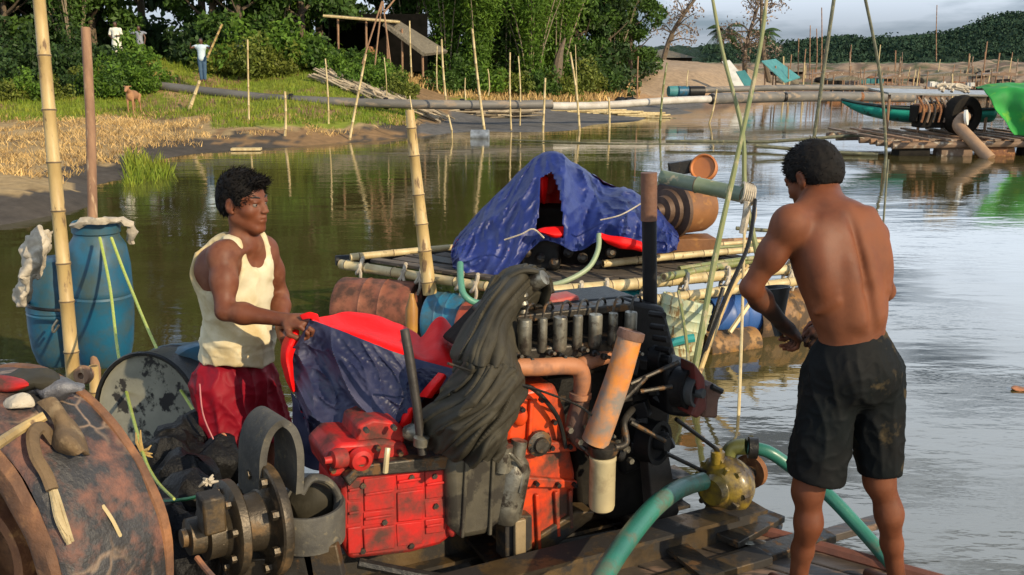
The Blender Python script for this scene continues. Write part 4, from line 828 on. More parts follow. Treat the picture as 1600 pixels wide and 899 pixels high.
def fdrum(c, ax, r, h, mats, lab, ribs=0):
    mb = MB(); prof = [(r*.2, -h/2+.02), (r*.9, -h/2+.02), (r*.96, -h/2), (r, -h/2+.02)]
    for i in range(1, 8):
        t = -h/2+h*i/8; prof += [(r, t-.012), (r*1.03 if i in (3, 5) or ribs else r, t), (r, t+.012)]
    prof += [(r, h/2-.02), (r*.96, h/2), (r*.9, h/2-.02), (r*.2, h/2-.02)]; mb.lathe(prof, c, ax, 28); o = mb.build('float_drum', mats, raft); o['label'] = lab; return o
M_rdrum = mat('rusty_drum', (.17, .045, .022), (.24, .085, .04), .65, scale=4, c3=(.06, .028, .018), t3=.52, s3=7, w3=.2, bump=.5)
M_bdrum = mat('cyan_drum', (.015, .15, .25), (.012, .10, .17), .4, scale=4, c3=(.05, .08, .08), t3=.56, w3=.2, bump=.2, coat=.2)
M_odrum = mat('orange_drum', (.40, .07, .025), (.26, .045, .02), .5, scale=5, c3=(.12, .06, .03), t3=.55, s3=6, w3=.2, bump=.3)
M_cdrum = mat('cream_drum', (.46, .42, .22), (.26, .36, .26), .5, scale=6, c3=(.20, .12, .04), t3=.56, s3=10, bump=.3, stretch=(2, 2, .5))
M_tdrum = mat('teal_drum', (.03, .30, .28), (.02, .2, .2), .5, scale=5, bump=.2)
dAB = (Bq-A).normalized(); dBC = (Cq-Bq).normalized()
c = P(592, 470, 8.35); c.z = .12; fdrum(c, (1, -.25, 0), .285, .72, M_rdrum, 'rusty brown float drum')
c = P(702, 484, 8.0); c.z = .12; fdrum(c, (1, -.4, 0), .24, .34, M_bdrum, 'bright blue float drum')
c = P(755, 498, 7.75); c.z = .10; fdrum(c, (1, -.4, 0), .24, .34, M_odrum, 'orange red float drum')
c = P(905, 486, 7.75); c.z = .16; fdrum(c, (1, .2, .05), .25, .6, M_odrum, 'faded red float drum')
c = P(965, 470, 7.9); c.z = .15; fdrum(c, (1, .3, 0), .25, .6, M_tdrum, 'teal float drum')
c = P(1060, 505, 7.55); c.z = .12; fdrum(c, (.25, .1, 1), .21, .62, M_cdrum, 'cream ribbed float drum standing upright', 1)
c = P(1140, 480, 8.0); c.z = .17; fdrum(c, (1, .45, 0), .2, .5, mat('blue_drum2', (.03, .10, .30), (.02, .07, .22), .45, scale=4, bump=.1), 'deep blue float drum')
c = P(1210, 492, 8.2); c.z = .1; fdrum(c, (1, .45, 0), .24, .6, mat('ochre_drum', (.30, .15, .03), (.16, .08, .03), .6, scale=4, c3=(.07, .045, .025), t3=.5, bump=.3), 'ochre float drum')
c = P(1140, 512, 7.6); c.z = .02; fdrum(c, (1, .45, 0), .13, .5, MATS['ochre_drum'], 'small orange float drum')
mb = MB(); mb.tube(curve([P(1035, 541, 7.3), P(1060, 533, 7.3), P(1085, 528, 7.3)], 6), .035, 8); mb.build('float_bottle', M_tdrum, raft)
# struts, strings hanging in front of the right-hand rail
for k, (a, b) in enumerate([((1097, 470), (1092, 545)), ((1130, 450), (1095, 560)), ((1075, 455), (1110, 540)), ((1195, 440), (1140, 520))]):
    mb = MB(); mb.tube([P(*a, 7.75), P(*b, 7.5)], .02, 6); mb.build('strut', [M_bamg, M_black, M_wood, M_bamy][k], raft)
# mooring bamboo
bamboo('bamboo_post', P(645, 560, 8.0)+Vector((0, 0, -.2)), P(641, 172, 8.25), .055, .045, None); o = bpy.data.objects['bamboo_post']; bpy.data.objects.remove(o)
bamboo('bamboo_post', P(672, 460, 8.05), P(640, 172, 8.15), .062, .038, 'thick leaning bamboo post on the raft, left of the blue tarp', 'post', mats=(M_bam, M_bamd), sp=.3, bend=.03)
mb = MB(); mb.lathe([(.035, -.2), (.048, -.1), (.050, .08), (.022, .17), (.018, .2)], P(643, 492, 7.3)+Vector((0, 0, -.03)), (.03, 0, 1), 12); thing('orange_bottle', mb, mat('orange_plastic', (.42, .21, .03), (.28, .13, .03), .4, scale=4, coat=.2), 'slim orange plastic float hanging behind the red tarp edge', 'float')

# tarp over the engine: ridge line, front hem and the back hem, column by column
cols_ = [((706, 388), (708, 418), 8.55, 8.3), ((742, 338), (738, 432), 8.75, 8.1), ((795, 286), (790, 432), 8.85, 8.0), ((850, 239), (845, 378), 8.9, 8.1), ((905, 260), (900, 392), 8.95, 7.95), ((950, 287), (950, 372), 8.9, 8.15), ((1000, 306), (1000, 392), 8.9, 8.0), ((1030, 330), (1035, 396), 8.8, 8.1), ((1055, 362), (1055, 392), 8.7, 8.3)]
rowsT = [[] for _ in range(7)]
for (rx, ry), (hx, hy), Yr, Yh in cols_:
    top = P(rx, ry, Yr); hem = P(hx, hy, Yh)
    m1 = top.lerp(hem, .30)+Vector((0, -.10, .04)); m2 = top.lerp(hem, .66)+Vector((0, -.16, .05))
    bk = lambda q: Vector((q.x, 2*Yr-q.y+.15, q.z))
    for i, q in enumerate([bk(hem)+Vector((0, .2, -.1)), bk(m2), bk(m1), top, m1, m2, hem]): rowsT[i].append(q)
def tf(u, v, p):
    f = math.sin(v*math.pi)**.3 if 0 < v < 1 else 0
    w = 1-abs(noise.noise(Vector((u*9, v*3, 1)))); w2 = 1-abs(noise.noise(Vector((u*22+v*4, v*9, 4)))); w3 = 1-abs(noise.noise(Vector((u*46-v*9, v*26, 8))))
    fold = max(0, 1-abs((u-.42)-(v-.55)*.12)*16)*.14*(v > .5)+max(0, 1-abs((u-.70)+(v-.55)*.1)*18)*.10*(v > .5)-max(0, 1-abs((u-.60)+(v-.55)*.25)*14)*.12*(v > .5)
    return Vector((0, -1 if v > .45 else 1, .25))*((w**3*.09+w2**4*.040+w3**4*.009)-.05+fold)
dn = net(rowsT, 150, 150, tf)
hole = [(843, 278), (862, 268), (874, 300), (880, 340), (880, 372), (862, 370), (838, 362), (842, 320)]
def inside(x, y, pg):
    c = False
    for i in range(len(pg)):
        (x1, y1), (x2, y2) = pg[i], pg[i-1]
        if (y1 > y) != (y2 > y) and x < (x2-x1)*(y-y1)/(y2-y1)+x1: c = not c
    return c
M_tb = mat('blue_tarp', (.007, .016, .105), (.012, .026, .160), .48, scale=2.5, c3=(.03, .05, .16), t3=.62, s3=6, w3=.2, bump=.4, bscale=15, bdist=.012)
M_tr = mat('red_tarp_lining', (.80, .005, .004), (.62, .004, .005), .55, scale=5, bump=.35, bscale=22, spec=.2)
mb = MB(); mb.grid(dn); nf = []; nm = []
for f, m_ in zip(mb.f, mb.m):
    c = sum((Vector(mb.v[i]) for i in f), Vector())/4; q = proj(c)
    if c.y < 8.75 and inside(q[0], q[1], hole): continue
    nf.append(f); nm.append(0)
mb.f = [f[::-1] for f in nf]; mb.m = nm
o = mb.build('blue_tarp', [M_tb, M_tr], recalc=False, solid=.006, moff=1); tag(o, 'crumpled blue tarp with red lining peaked over the raft engine', 'tarp')
# red folds showing: lining tongue in the opening, turned-up hem, right hem
def redstrip(name, pts, par):
    mb = MB(); mb.grid(net(pts, 16, 8, lambda u, v, p: noise.noise_vector(p*7)*.02)); x = mb.build(name, M_tr, par, solid=.004); return x
tarpo = o
redstrip('lining_fold', [[P(841, 272, 8.6), P(850, 270, 8.6), P(858, 276, 8.62)], [P(843, 295, 8.58), P(848, 296, 8.55), P(855, 297, 8.6)], [P(847, 318, 8.6), P(849, 319, 8.6), P(851, 318, 8.6)]], o)
redstrip('lining_fold', [[P(838, 358, 8.02), P(858, 354, 7.98), P(880, 352, 8.0)], [P(842, 364, 7.95), P(860, 364, 7.92), P(880, 366, 7.95)], [P(852, 368, 7.97), P(864, 371, 7.95), P(876, 371, 7.97)]], o)
redstrip('lining_fold', [[P(938, 364, 7.9), P(970, 370, 7.85), P(1003, 378, 7.88)], [P(940, 372, 7.86), P(972, 380, 7.82), P(1003, 388, 7.85)], [P(950, 380, 7.88), P(975, 388, 7.85), P(1003, 393, 7.88)]], o)
mb = MB(); mb.tube(pcurve([(788, 375, 7.75), (815, 366, 7.72), (833, 358, 7.72), (850, 372, 7.75)], 14), .007, 6); mb.build('tie_string', M_rag, tarpo)
mb = MB(); mb.tube(pcurve([(938, 344, 7.8), (970, 336, 7.78), (1002, 318, 7.85)], 14), .006, 6); mb.build('tie_string', M_rag, tarpo)
# engine under the tarp
eng = empty('diesel_engine', P(880, 420, 8.4), 'dark diesel engine hidden under the blue tarp on the raft', 'engine')
for nm, c, d, m_ in [('engine_block', P(900, 400, 8.7), (1.35, .5, .38), M_dark), ('cylinder_head', P(880, 345, 8.75), (.7, .36, .28), M_dark), ('flywheel_cover', P(845, 392, 8.35), (.35, .3, .3), M_black)]:
    mb = MB(); mb.box(c, d, (0, 0, -.1)); mb.build(nm, m_, eng, bevel=.03)
for k in range(7): mb = MB(); q = P(822+k*22, 395+(k % 3)*8, 8.15); mb.lathe([(.0, -.03), (.04, -.03), (.045, .02), (.02, .04), (0, .04)], q, (.1*k-.3, -1, .2), 12, cap=False); mb.build('fitting', [M_steel, M_black][k % 2], eng)
mb = MB(); mb.tube(pcurve([(936, 366, 7.9), (934, 392, 7.8), (918, 420, 7.7), (880, 441, 7.6), (845, 447, 7.6), (815, 442, 7.7)], 24), .022, 10); thing('garden_hose', mb, mat('pale_green_hose', (.22, .30, .17), (.30, .33, .2), .45, scale=6), 'pale green hose curling out below the blue tarp', 'hose')
mb = MB(); mb.tube(pcurve([(719, 412, 7.9), (720, 440, 7.7), (726, 462, 7.6), (748, 474, 7.6), (790, 470, 7.6)], 20), .028, 10); thing('garden_hose', mb, mat('sea_green_hose', (.07, .22, .15), (.10, .26, .18), .45, scale=6), 'short sea green hose dropping from the left end of the blue tarp', 'hose')
mb = MB()
for k in range(10): 
    q = P(660+k*9, 420+k % 3*7, 8.7-k*.06); mb.tube(curve([q, q+Vector((.1, -.05, .03)), q+Vector((.18, .0, -.02))], 5), .014, 5)
thing('tangled_cable', mb, M_black, 'tangle of black cable on the raft deck left of the tarp', 'cable')
for k in range(5):
    mb = MB(); a = P(640+k*10, 398+k*3, 9.0-k*.1); mb.beam(a, a+Vector((.9, -.55, -.03)), .1, .05); thing('loose_plank', mb, M_black, 'black oily plank lying on the raft deck beside the thick bamboo post', 'plank', 'oily planks on the raft deck')
# brown belt pulley drum
pul = empty('winch_drum', P(1065, 390, 8.9), 'rusty brown cylindrical winch drum standing at the right end of the raft', 'winch')
c = P(1073, 325, 8.95); ax = Vector((.88, -.05, .04)); mb = MB(); M_pul = mat('rusty_orange', (.22, .090, .025), (.14, .058, .020), .65, scale=4, c3=(.28, .13, .04), t3=.6, s3=9, bump=.4)
ax = Vector((-.8, -.55, 0)); mb.lathe([(.20, -.19), (.215, -.2), (.235, -.15), (.235, .16), (.20, .19)], c, ax, 30); mb.build('drum', M_pul, pul)
mb = MB(); mb.lathe([(.25, .17), (.27, .18), (.27, .22), (.2, .23), (.19, .27), (.14, .28), (.13, .33), (.07, .34), (.06, .40), (0, .40)], c, ax, 30); mb.build('hub', mat('brown_hub', (.11, .065, .04), (.07, .04, .025), .6, metal=.3, scale=9, bump=.4), pul)
mb = MB(); mb.box(P(1072, 380, 8.85), (.50, .3, .13), (0, 0, .1)); mb.build('base', M_pul, pul, bevel=.01); mb = MB(); mb.box(P(1075, 392, 8.85), (.6, .4, .05), (0, 0, .1)); mb.build('base_plate', M_steel, pul, bevel=.005)
mb = MB(); mb.lathe([(.0, -.06), (.1, -.06), (.125, -.03), (.13, .03), (.115, .04), (.10, .02), (0, .015)], P(1100, 263, 8.9), (-.5, -1, .35), 24, cap=False); thing('orange_cap_disc', mb, mat('orange_rust', (.42, .14, .03), (.34, .11, .03), .55, scale=5, bump=.3), 'round orange lid propped above the winch drum', 'lid')
mb = MB(); mb.beam(P(1045, 265, 9.0), P(1092, 258, 9.0), .1, .12); thing('bracket', mb, M_black, 'dark angular bracket behind the orange lid', 'bracket', bevel=.01)
bamboo('cross_pole', P(1034, 277, 8.1), P(1172, 307, 7.6), .062, .066, 'thick grey green bamboo lying across above the winch drum', 'pole', mats=(mat('bamboo_greyg', (.12, .16, .10), (.17, .20, .12), .45, scale=6, c3=(.4, .33, .2), t3=.62, bump=.1), M_bamd), sp=.38)
mb = MB(); 
for k in range(6): q = P(1160+k*3, 300+k*1.2, 7.6); mb.tube([q+Vector((math.sin(a)*.012, math.cos(a)*.075, math.sin(a)*.075)) for a in [i*.52 for i in range(13)]], .012, 5)
mb.tube(pcurve([(1168, 315, 7.52), (1165, 340, 7.5), (1160, 365, 7.5)], 8), .03, 6); mb.tube(pcurve([(1178, 315, 7.52), (1180, 335, 7.5), (1176, 350, 7.5)], 8), .015, 6)
thing('rope_lashing', mb, M_rag, 'frayed rope lashing around the end of the thick grey green bamboo', 'rope')
# crossed green bamboos of the sheerlegs
def lp(name, pts, r, m_, label, n=9, seed=0):
    mb = MB(); c = pcurve(pts, 26); rr = [r[0]+(r[1]-r[0])*i/25 for i in range(26)]; rr = [q*(1.1 if i % 4 == 2 else 1) for i, q in enumerate(rr)]; mb.tube(c, rr, n); return thing(name, mb, m_, label, 'pole')
lp('bamboo_pole', [(1048, 750, 6.3), (1086, 575, 6.6), (1118, 400, 7.0), (1150, 255, 7.4), (1186, 85, 7.8), (1200, -20, 8)], (.027, .014), M_bamg, 'long slanting green bamboo leaning right over the raft corner')
lp('bamboo_pole', [(1190, 430, 7.3), (1165, 300, 7.6), (1160, 205, 7.7), (1130, 85, 7.9), (1110, -20, 8.1)], (.022, .012), M_bamg, 'green bamboo leaning left, crossing the longer slanting one')
mb = MB(); mb.tube(pcurve([(1180, 312, 7.5), (1170, 380, 7.2), (1140, 450, 7.0), (1112, 520, 6.8), (1092, 575, 6.7)], 24), .016, 6); thing('dark_rope', mb, M_black, 'black braided rope hanging down to the raft corner', 'rope')
mb = MB(); mb.tube(pcurve([(1163, 365, 7.4), (1160, 480, 6.9), (1156, 600, 6.2), (1152, 690, 5.9)], 24), .011, 6); thing('pale_rope', mb, M_bamy, 'pale thin rope hanging straight down to the water beside the pump', 'rope')
mb = MB(); mb.tube(pcurve([(1060, 455, 7.0), (1075, 560, 6.6), (1068, 650, 6.2), (1062, 745, 5.8)], 20), .013, 6); thing('pale_rope', mb, M_bamg, 'yellowish rope hanging behind the black engine end', 'rope')
lp('bamboo_pole', [(1060, 700, 6.1), (1066, 660, 6.2), (1135, 470, 7.2), (1168, 415, 7.5)], (.022, .016), M_bam, 'short yellow bamboo brace under the raft corner')
# ============================================================ PEOPLE
M_skin = mat('skin_brown', (.150, .047, .020), (.100, .030, .013), .55, spec=.32, scale=7, c3=(.21, .09, .048), t3=.62, s3=11, w3=.3, bump=.12, bscale=160, bdist=.002, sss=.08)
M_skin2 = mat('skin_brown_warm', (.145, .043, .016), (.088, .026, .010), .55, spec=.32, scale=6, c3=(.19, .064, .026), t3=.60, s3=5, w3=.3, bump=.12, bscale=160, bdist=.002, sss=.08)
M_hairb = mat('hair_jet', (.004, .0035, .003), (.008, .006, .005), .8, scale=30, bump=.3, bscale=90, spec=.2)
M_eyew = mat('eye_white', (.20, .16, .13), None, .6, scale=3, bump=0); M_iris = mat('eye_dark', (.02, .01, .006), None, .4, bump=0)
def fr(f, u=(0, 0, 1)):
    f = Vector(f).normalized(); r = f.cross(Vector(u)).normalized(); return f, r, r.cross(f).normalized()
def hand(sd, wr, d, n, curl=1.0, s=1.0, thumb=1, spread=.1):
    d = Vector(d).normalized(); n = (Vector(n)-d*Vector(n).dot(d)).normalized(); sv_ = d.cross(n)*thumb
    sd.cap(wr-d*.02, wr+d*.03*s, .024*s, .026*s, .012)
    sd.ell(wr+d*.052*s, (.052*s, .041*s, .019*s), (d, sv_, n), .012)
    for i, (L_, r_) in enumerate([(.92, .0092), (1.05, .0096), (.98, .0092), (.78, .0082)]):
        p = wr+d*(.088-.004*abs(i-1.2))*s+sv_*(1.5-i)*.0205*s; a = 0; dd = (d+sv_*(1.5-i)*spread*.5).normalized()
        sd.cap(wr+d*.05*s+sv_*(1.5-i)*.016*s, p, .011*s, .0105*s, .006)
        for j, (ln, c_) in enumerate([(.042, .9), (.026, 1.15), (.022, .8)]):
            a += curl*c_; q = p+(dd*math.cos(a)+n*math.sin(a))*ln*L_*s
            sd.cap(p, q, r_*s*(1-.06*j), r_*s*(.94-.06*j), .003); p = q
    b = wr+d*.02*s+sv_*.026*s; m_ = b+(d*.55+sv_*.75+n*.45).normalized()*.045*s; e = m_+(d*.9-sv_*.1+n*.55*min(1, curl+.3)).normalized()*.032*s; t = e+(d*.75-sv_*.4+n*.5).normalized()*.026*s
    sd.cap(b, m_, .016*s, .012*s, .01); sd.cap(m_, e, .0115*s, .0105*s, .004); sd.cap(e, t, .0105*s, .0085*s, .003)
def head(sd, hc, f, r, u, s=1.0):
    H = lambda x, y, z: hc+(r*x+f*y+u*z)*s; A = (r, f, u)
    sd.ell(H(0, -.012, .03), (.074*s, .096*s, .086*s), A, .02); sd.ell(H(0, .022, -.028), (.061*s, .070*s, .086*s), A, .03)
    for x in (-1, 1):
        sd.cap(H(.046*x, -.012, -.055), H(.016*x, .066, -.098), .021*s, .020*s, .02); sd.ell(H(.040*x, .052, -.028), (.024*s, .026*s, .022*s), A, .018)
        sd.cap(H(.046*x, .070, .021), H(.012*x, .082, .016), .0085*s, .009*s, .012)
    sd.cap(H(0, .060, -.103), H(0, .072, -.100), .021*s, .017*s, .018)
    sd.ell(H(0, .078, -.060), (.028*s, .020*s, .026*s), A, .016)
    for x in (-1, 1): sd.ell(H(.031*x, .088, -.001), (.018*s, .0125*s, .010*s), A, .009, True)
    sd.cap(H(0, .082, .012), H(0, .103, -.027), .0078*s, .0125*s, .010)
    for x in (-1, 1): sd.ell(H(.0125*x, .100, -.030), (.0085*s, .010*s, .0075*s), A, .005); sd.ell(H(.007*x, .106, -.040), (.004*s, .004*s, .004*s), A, .002, True)
    sd.cap(H(-.019, .088, -.056), H(0, .0985, -.0525), .0045*s, .0068*s, .004); sd.cap(H(.019, .088, -.056), H(0, .0985, -.0525), .0045*s, .0068*s, .004)
    sd.cap(H(-.016, .087, -.067), H(.016, .087, -.067), .0078*s, .0078*s, .005); sd.ell(H(0, .094, -.067), (.014*s, .007*s, .007*s), A, .005)
    sd.cap(H(-.021, .093, -.0605), H(.021, .093, -.0605), .0022*s, .0022*s, .0015, True)
    for x in (-1, 1):
        sd.ell(H(.077*x, -.012, -.008), (.009*s, .019*s, .031*s), A, .006); sd.ell(H(.085*x, -.006, -.004), (.006*s, .010*s, .018*s), A, .004, True); sd.ell(H(.074*x, .0, -.034), (.007*s, .008*s, .008*s), A, .004)
        sd.ell(H(.031*x, .081, .0075), (.0155*s, .010*s, .0048*s), A, .003)
    return H
def eyes(H, r, f, u, par, s=1.0):
    for x in (-1, 1):
        mb = MB(); c = H(.031*x, .0725, -.001); mb.ball(c, .0125*s, 10); mb.mi = 1; mb.ball(c+f*.0068*s, .0066*s, 8); e = mb.build('eye', [M_eyew, M_iris], par)
        mb = MB(); mb.tube(curve([H(.050*x, .070, .026), H(.034*x, .0835, .030), H(.014*x, .0895, .024)], 8), [.0022, .0030, .0036, .0040, .0040, .0038, .0032, .0022], 6); mb.build('eyebrow', M_hair, par)
def hairmesh(H, r, f, u, par, s, fringe, seed, top=0.0, tuft=.016, n=2600, nape=0):
    c = H(0, 0, 0); sd = SDF(c-Vector((.17, .17, .17)), c+Vector((.17, .17, .2)), .0045); A = (r, f, u)
    sd.ell(H(0, -.016, .036+top*.4), (.083*s, .104*s, (.090+top)*s), A, .01); sd.ell(H(0, -.045, .0), (.078*s, .075*s, (.075+nape)*s), A, .02)
    for x in (-1, 1): sd.cap(H(.074*x, .018, .03), H(.073*x, .022, -.005), .013*s, .008*s, .012)
    if fringe: sd.ell(H(0, .072, .085), (.055*s, .03*s, .022*s), A, .02); sd.ell(H(.01, .09, .095), (.035*s, .02*s, .014*s), A, .015)
    sd.ell(H(0, .098, -.015), (.078*s, .068*s, .083*s), A, .012, True)
    for x in (-1, 1): sd.ell(H(.085*x, -.010, -.012), (.022*s, .027*s, .036*s), A, .006, True); sd.ell(H(.07*x, .06, -.05), (.03*s, .06*s, .06*s), A, .01, True)
    sd.ell(H(0, -.02, -.105), (.11*s, .12*s, .055*s), A, .01, True)
    o = sd.build('hair', M_hairb, par, disp=lambda p: fbm(p, 45, 3)*.003)
    me = o.data; rnd = random.Random(seed); vs = [me.vertices[rnd.randrange(len(me.vertices))] for _ in range(n)]; V = []
    for v in vs:
        p = v.co.copy(); nr = v.normal; d = (nr*.18+f*.65+u*.10+Vector((rnd.uniform(-.5, .5), rnd.uniform(-.5, .5), rnd.uniform(-.5, .5)))).normalized()
        L_ = tuft*rnd.uniform(.5, 1.5); sd_ = d.cross(Vector((rnd.uniform(-1, 1), rnd.uniform(-1, 1), rnd.uniform(-1, 1)))).normalized()*.0022; p -= nr*.003
        V.append([p-sd_, p+sd_, p+d*L_+sd_*.3, p+d*L_-sd_*.3])
    link('hair_tuft', quads_mesh('hair_tuft', np.array([[list(a) for a in q] for q in V]), M_hairb), o)
    return o
def offs(sd, pts, o): pass

# ---------------------------------------------------------------- man in the white vest
f, r, u = fr((.88, -.47, 0)); YL = 3.9
neck = P(384, 372, YL); chest = P(368, 432, YL+.02); waist = P(370, 520, YL+.02); pelv = P(366, 598, YL+.02)
hc = P(381, 316, YL-.02); hf, hr, hu = fr((.93, -.38, -.03))
shR = P(347, 402, 3.76); elR = P(352, 486, 3.66); wrR = P(446, 500, 3.60)
shL = P(412, 392, 4.03); elL = P(437, 462, 4.08); wrL = P(441, 516, 3.90)
GZ = .22
hipR = pelv+r*.085+Vector((0, 0, -.02)); hipL = pelv-r*.085+Vector((0, 0, -.02))
knR = Vector((hipR.x+.02, hipR.y-.02, .66)); knL = Vector((hipL.x+.06, hipL.y-.02, .66)); anR = Vector((knR.x-.05, knR.y+.02, GZ+.08)); anL = Vector((knL.x, knL.y+.04, GZ+.08))
sd = SDF(Vector((-1.5, 3.35, GZ-.01)), Vector((-.68, 4.4, 1.92)), .0055)
AX = (r, f, u)
def torsoL(sd, o=0.0):
    sd.ell(chest+Vector((0, 0, .02)), (.165+o, .112+o, .155+o), AX, .06); sd.ell(chest+Vector((0, 0, -.10)), (.145+o, .102+o, .12+o), AX, .06); sd.ell(waist, (.135+o, .105+o, .13+o), AX, .06)
    sd.ell(waist+f*.02+Vector((0, 0, -.04)), (.125+o, .105+o, .10+o), AX, .05); sd.ell(pelv, (.150+o, .112+o, .12+o), AX, .06)
torsoL(sd)
for q, s_ in ((shR, 1), (shL, -1)):
    sd.cap(neck+Vector((0, 0, -.02)), q.lerp(neck, .25), .045, .048, .05)           # trapezius
    sd.ell(q, (.058, .058, .060), k=.04); sd.ell(chest+r*s_*.075+f*.07+Vector((0, 0, .05)), (.075, .045, .055), AX, .04)
    sd.ell(chest+r*s_*.085-f*.06+Vector((0, 0, .04)), (.07, .04, .08), AX, .04)
sd.cap(neck+Vector((0, 0, -.03)), hc+hf*-.018+hu*-.07, .056, .050, .03)
sd.cap(neck+r*.045+f*.05+Vector((0, 0, -.035)), shR.lerp(neck, .2)+f*.05, .012, .012, .02)
for sh, el, wr in ((shR, elR, wrR), (shL, elL, wrL)):
    mid = sh.lerp(el, .45); sd.cap(sh, mid, .052, .049, .03); sd.cap(mid, el, .048, .038, .03); m2 = el.lerp(wr, .3); sd.cap(el, m2, .037, .040, .02); sd.cap(m2, wr, .039, .024, .03)
    sd.ell(mid-(sh-el).normalized()*0+f*.012, (.040, .040, .06), k=.03)
hand(sd, wrR, (P(482, 503, 3.56)-wrR), (.25, .35, -.9), .95, 1.02, -1)
hand(sd, wrL, (P(446, 545, 3.80)-wrL), (.8, -.3, .0), .95, 1.0, 1)
for hp_, kn, an in ((hipR, knR, anR), (hipL, knL, anL)):
    sd.cap(hp_, kn, .085, .056, .05); sd.cap(kn, kn.lerp(an, .35)-f*.012, .052, .054, .03); sd.cap(kn.lerp(an, .35)-f*.012, an, .052, .034, .03)
    sd.cap(an+Vector((0, 0, -.03))-f*.02, an+f*.13+Vector((0, 0, -.055)), .036, .024, .03); sd.ell(an-f*.035+Vector((0, 0, -.045)), (.034, .036, .034), k=.02)
HL = head(sd, hc, hf, hr, hu, 1.02)
man1 = tag(sd.build('person', M_skin), 'man in a stained white vest and maroon shorts holding up the tarp', 'person')
eyes(HL, hr, hf, hu, man1, 1.02); hairmesh(HL, hr, hf, hu, man1, .985, True, 5, top=.008, tuft=.020, n=4200)
# vest
sd = SDF(Vector((-1.5, 3.5, 1.0)), Vector((-.72, 4.3, 1.68)), .0055)
torsoL(sd, .013)
for q, s_ in ((shR, 1), (shL, -1)):
    sd.cap(neck+Vector((0, 0, -.025))+r*s_*.05, q.lerp(neck, .38), .052, .052, .04); sd.ell(chest+r*s_*.075+f*.07+Vector((0, 0, .05)), (.086, .056, .066), AX, .04); sd.ell(chest+r*s_*.085-f*.06+Vector((0, 0, .04)), (.082, .052, .09), AX, .04)
sd.cap(waist+Vector((0, 0, -.05)), pelv+Vector((0, 0, .0)), .150, .158, .03); sd.ell(pelv+f*.05+Vector((0, 0, -.0)), (.155, .12, .13), AX, .05)
sd.ell(neck+f*.10+Vector((0, 0, -.02)), (.078, .11, .115), AX, .012, True); sd.ell(neck+Vector((0, 0, .05)), (.082, .085, .085), AX, .01, True)
for q, s_ in ((shR, 1), (shL, -1)):
    sd.ell(q+r*s_*.035+Vector((0, 0, -.02)), (.098, .13, .145), AX, .012, True); sd.ell(q+r*s_*.03+f*.065, (.075, .06, .11), AX, .012, True); sd.ell(q+r*s_*.02-f*.085, (.10, .08, .15), AX, .012, True)
zc_ = P(365, 578, YL-.15).z
sd.fn(lambda X, Y, Z: (Z-(zc_+.012*np.sin(X*17+Y*9)-.05*(X-pelv.x))), 0.004, True)
M_vest = mat('vest_cotton', (.60, .53, .36), (.46, .37, .19), .85, scale=5, c3=(.42, .30, .13), t3=.60, s3=5, w3=.25, bump=.35, bscale=60, bdist=.004)
sd.build('vest', M_vest, man1, disp=lambda p: (1-abs(noise.noise(Vector((p.x*9, p.y*9, p.z*11+p.x*8)))))**3*.009-.002+(.004*math.sin(p.z*45+p.x*30+fbm(p, 8)*4) if zc_+.05 < p.z < waist.z-.02 else 0))
# shorts
sd = SDF(Vector((-1.55, 3.5, .5)), Vector((-.6, 4.4, 1.3)), .006)
sd.ell(pelv+Vector((0, 0, .0)), (.162, .126, .135), AX, .05)
for hp_, kn, sgn in ((hipR, knR, 1), (hipL, knL, -1)): sd.cap(hp_+Vector((0, 0, .03)), kn+r*sgn*.010+Vector((.02, 0, .0)), .106, .094, .05)
hz = P(355, 712, 3.75).z
sd.fn(lambda X, Y, Z: Z-(hz+.01*np.sin(X*30)), .004, True)
for hp_, kn, sgn in ((hipR, knR, 1), (hipL, knL, -1)): sd.cap(kn+r*sgn*.015+Vector((0, 0, .03)), kn+r*sgn*.015-Vector((0, 0, .1)), .080, .08, .004, True)
M_sh1 = mat('maroon_shorts', (.24, .004, .014), (.15, .003, .010), .6, scale=5, bump=.3, bscale=40, bdist=.003, spec=.2)
so = sd.build('shorts', M_sh1, man1, disp=lambda p: (1-abs(noise.noise(Vector((p.x*14+p.z*3, p.y*14, p.z*4)))))**4*.020-.006+(1-abs(noise.noise(p*22)))**4*.005)
mb = MB(); mb.ball(P(349, 683, 3.675), .015, 8, (1, .2, 1.2)); mb.build('emblem', mat('emblem_pale', (.36, .2, .1), (.4, .06, .03), .6, scale=60, bump=0), so)
mb = MB(); mb.tube(pcurve([(312, 600, 3.71), (318, 650, 3.68), (340, 700, 3.655)], 12), .0035, 5); mb.build('piping', mat('piping_pink', (.55, .2, .2), None, .7, bump=0), so)

# ---------------------------------------------------------------- shirtless man, back to us
f, r, u = fr((-.36, .93, 0)); AX = (r, f, u); DZ = .352
pelv = P(1332, 572, 3.14); waist = P(1329, 497, 3.14); chest = P(1312, 410, 3.17); upper = P(1300, 358, 3.20); neck = P(1278, 318, 3.24)
hc = P(1269, 277, 3.33); hf, hr, hu = fr((-.50, .72, -.48), (0, 0, 1))
shL = P(1233, 352, 3.12); elL = P(1173, 450, 3.16); wrL = P(1224, 508, 3.28)
shR = P(1361, 370, 3.33); elR = P(1383, 455, 3.50); wrR = P(1300, 508, 3.52)
hipL = P(1298, 600, 3.13); hipR = P(1366, 600, 3.16); knL = P(1262, 768, 3.10); knR = P(1374, 752, 3.13)
anL = P(1246, 912, 3.15); anR = P(1401, 908, 3.18); anL.z = anR.z = DZ+.075
T = lambda a, b, t: a.lerp(b, t)
lean = (upper-waist).normalized(); fl = (f-lean*f.dot(lean)).normalized(); rl = fl.cross(lean); AL = (rl, fl, lean)
sd = SDF(Vector((.68, 2.75, DZ-.012)), Vector((1.62, 3.85, 2.05)), .0055)
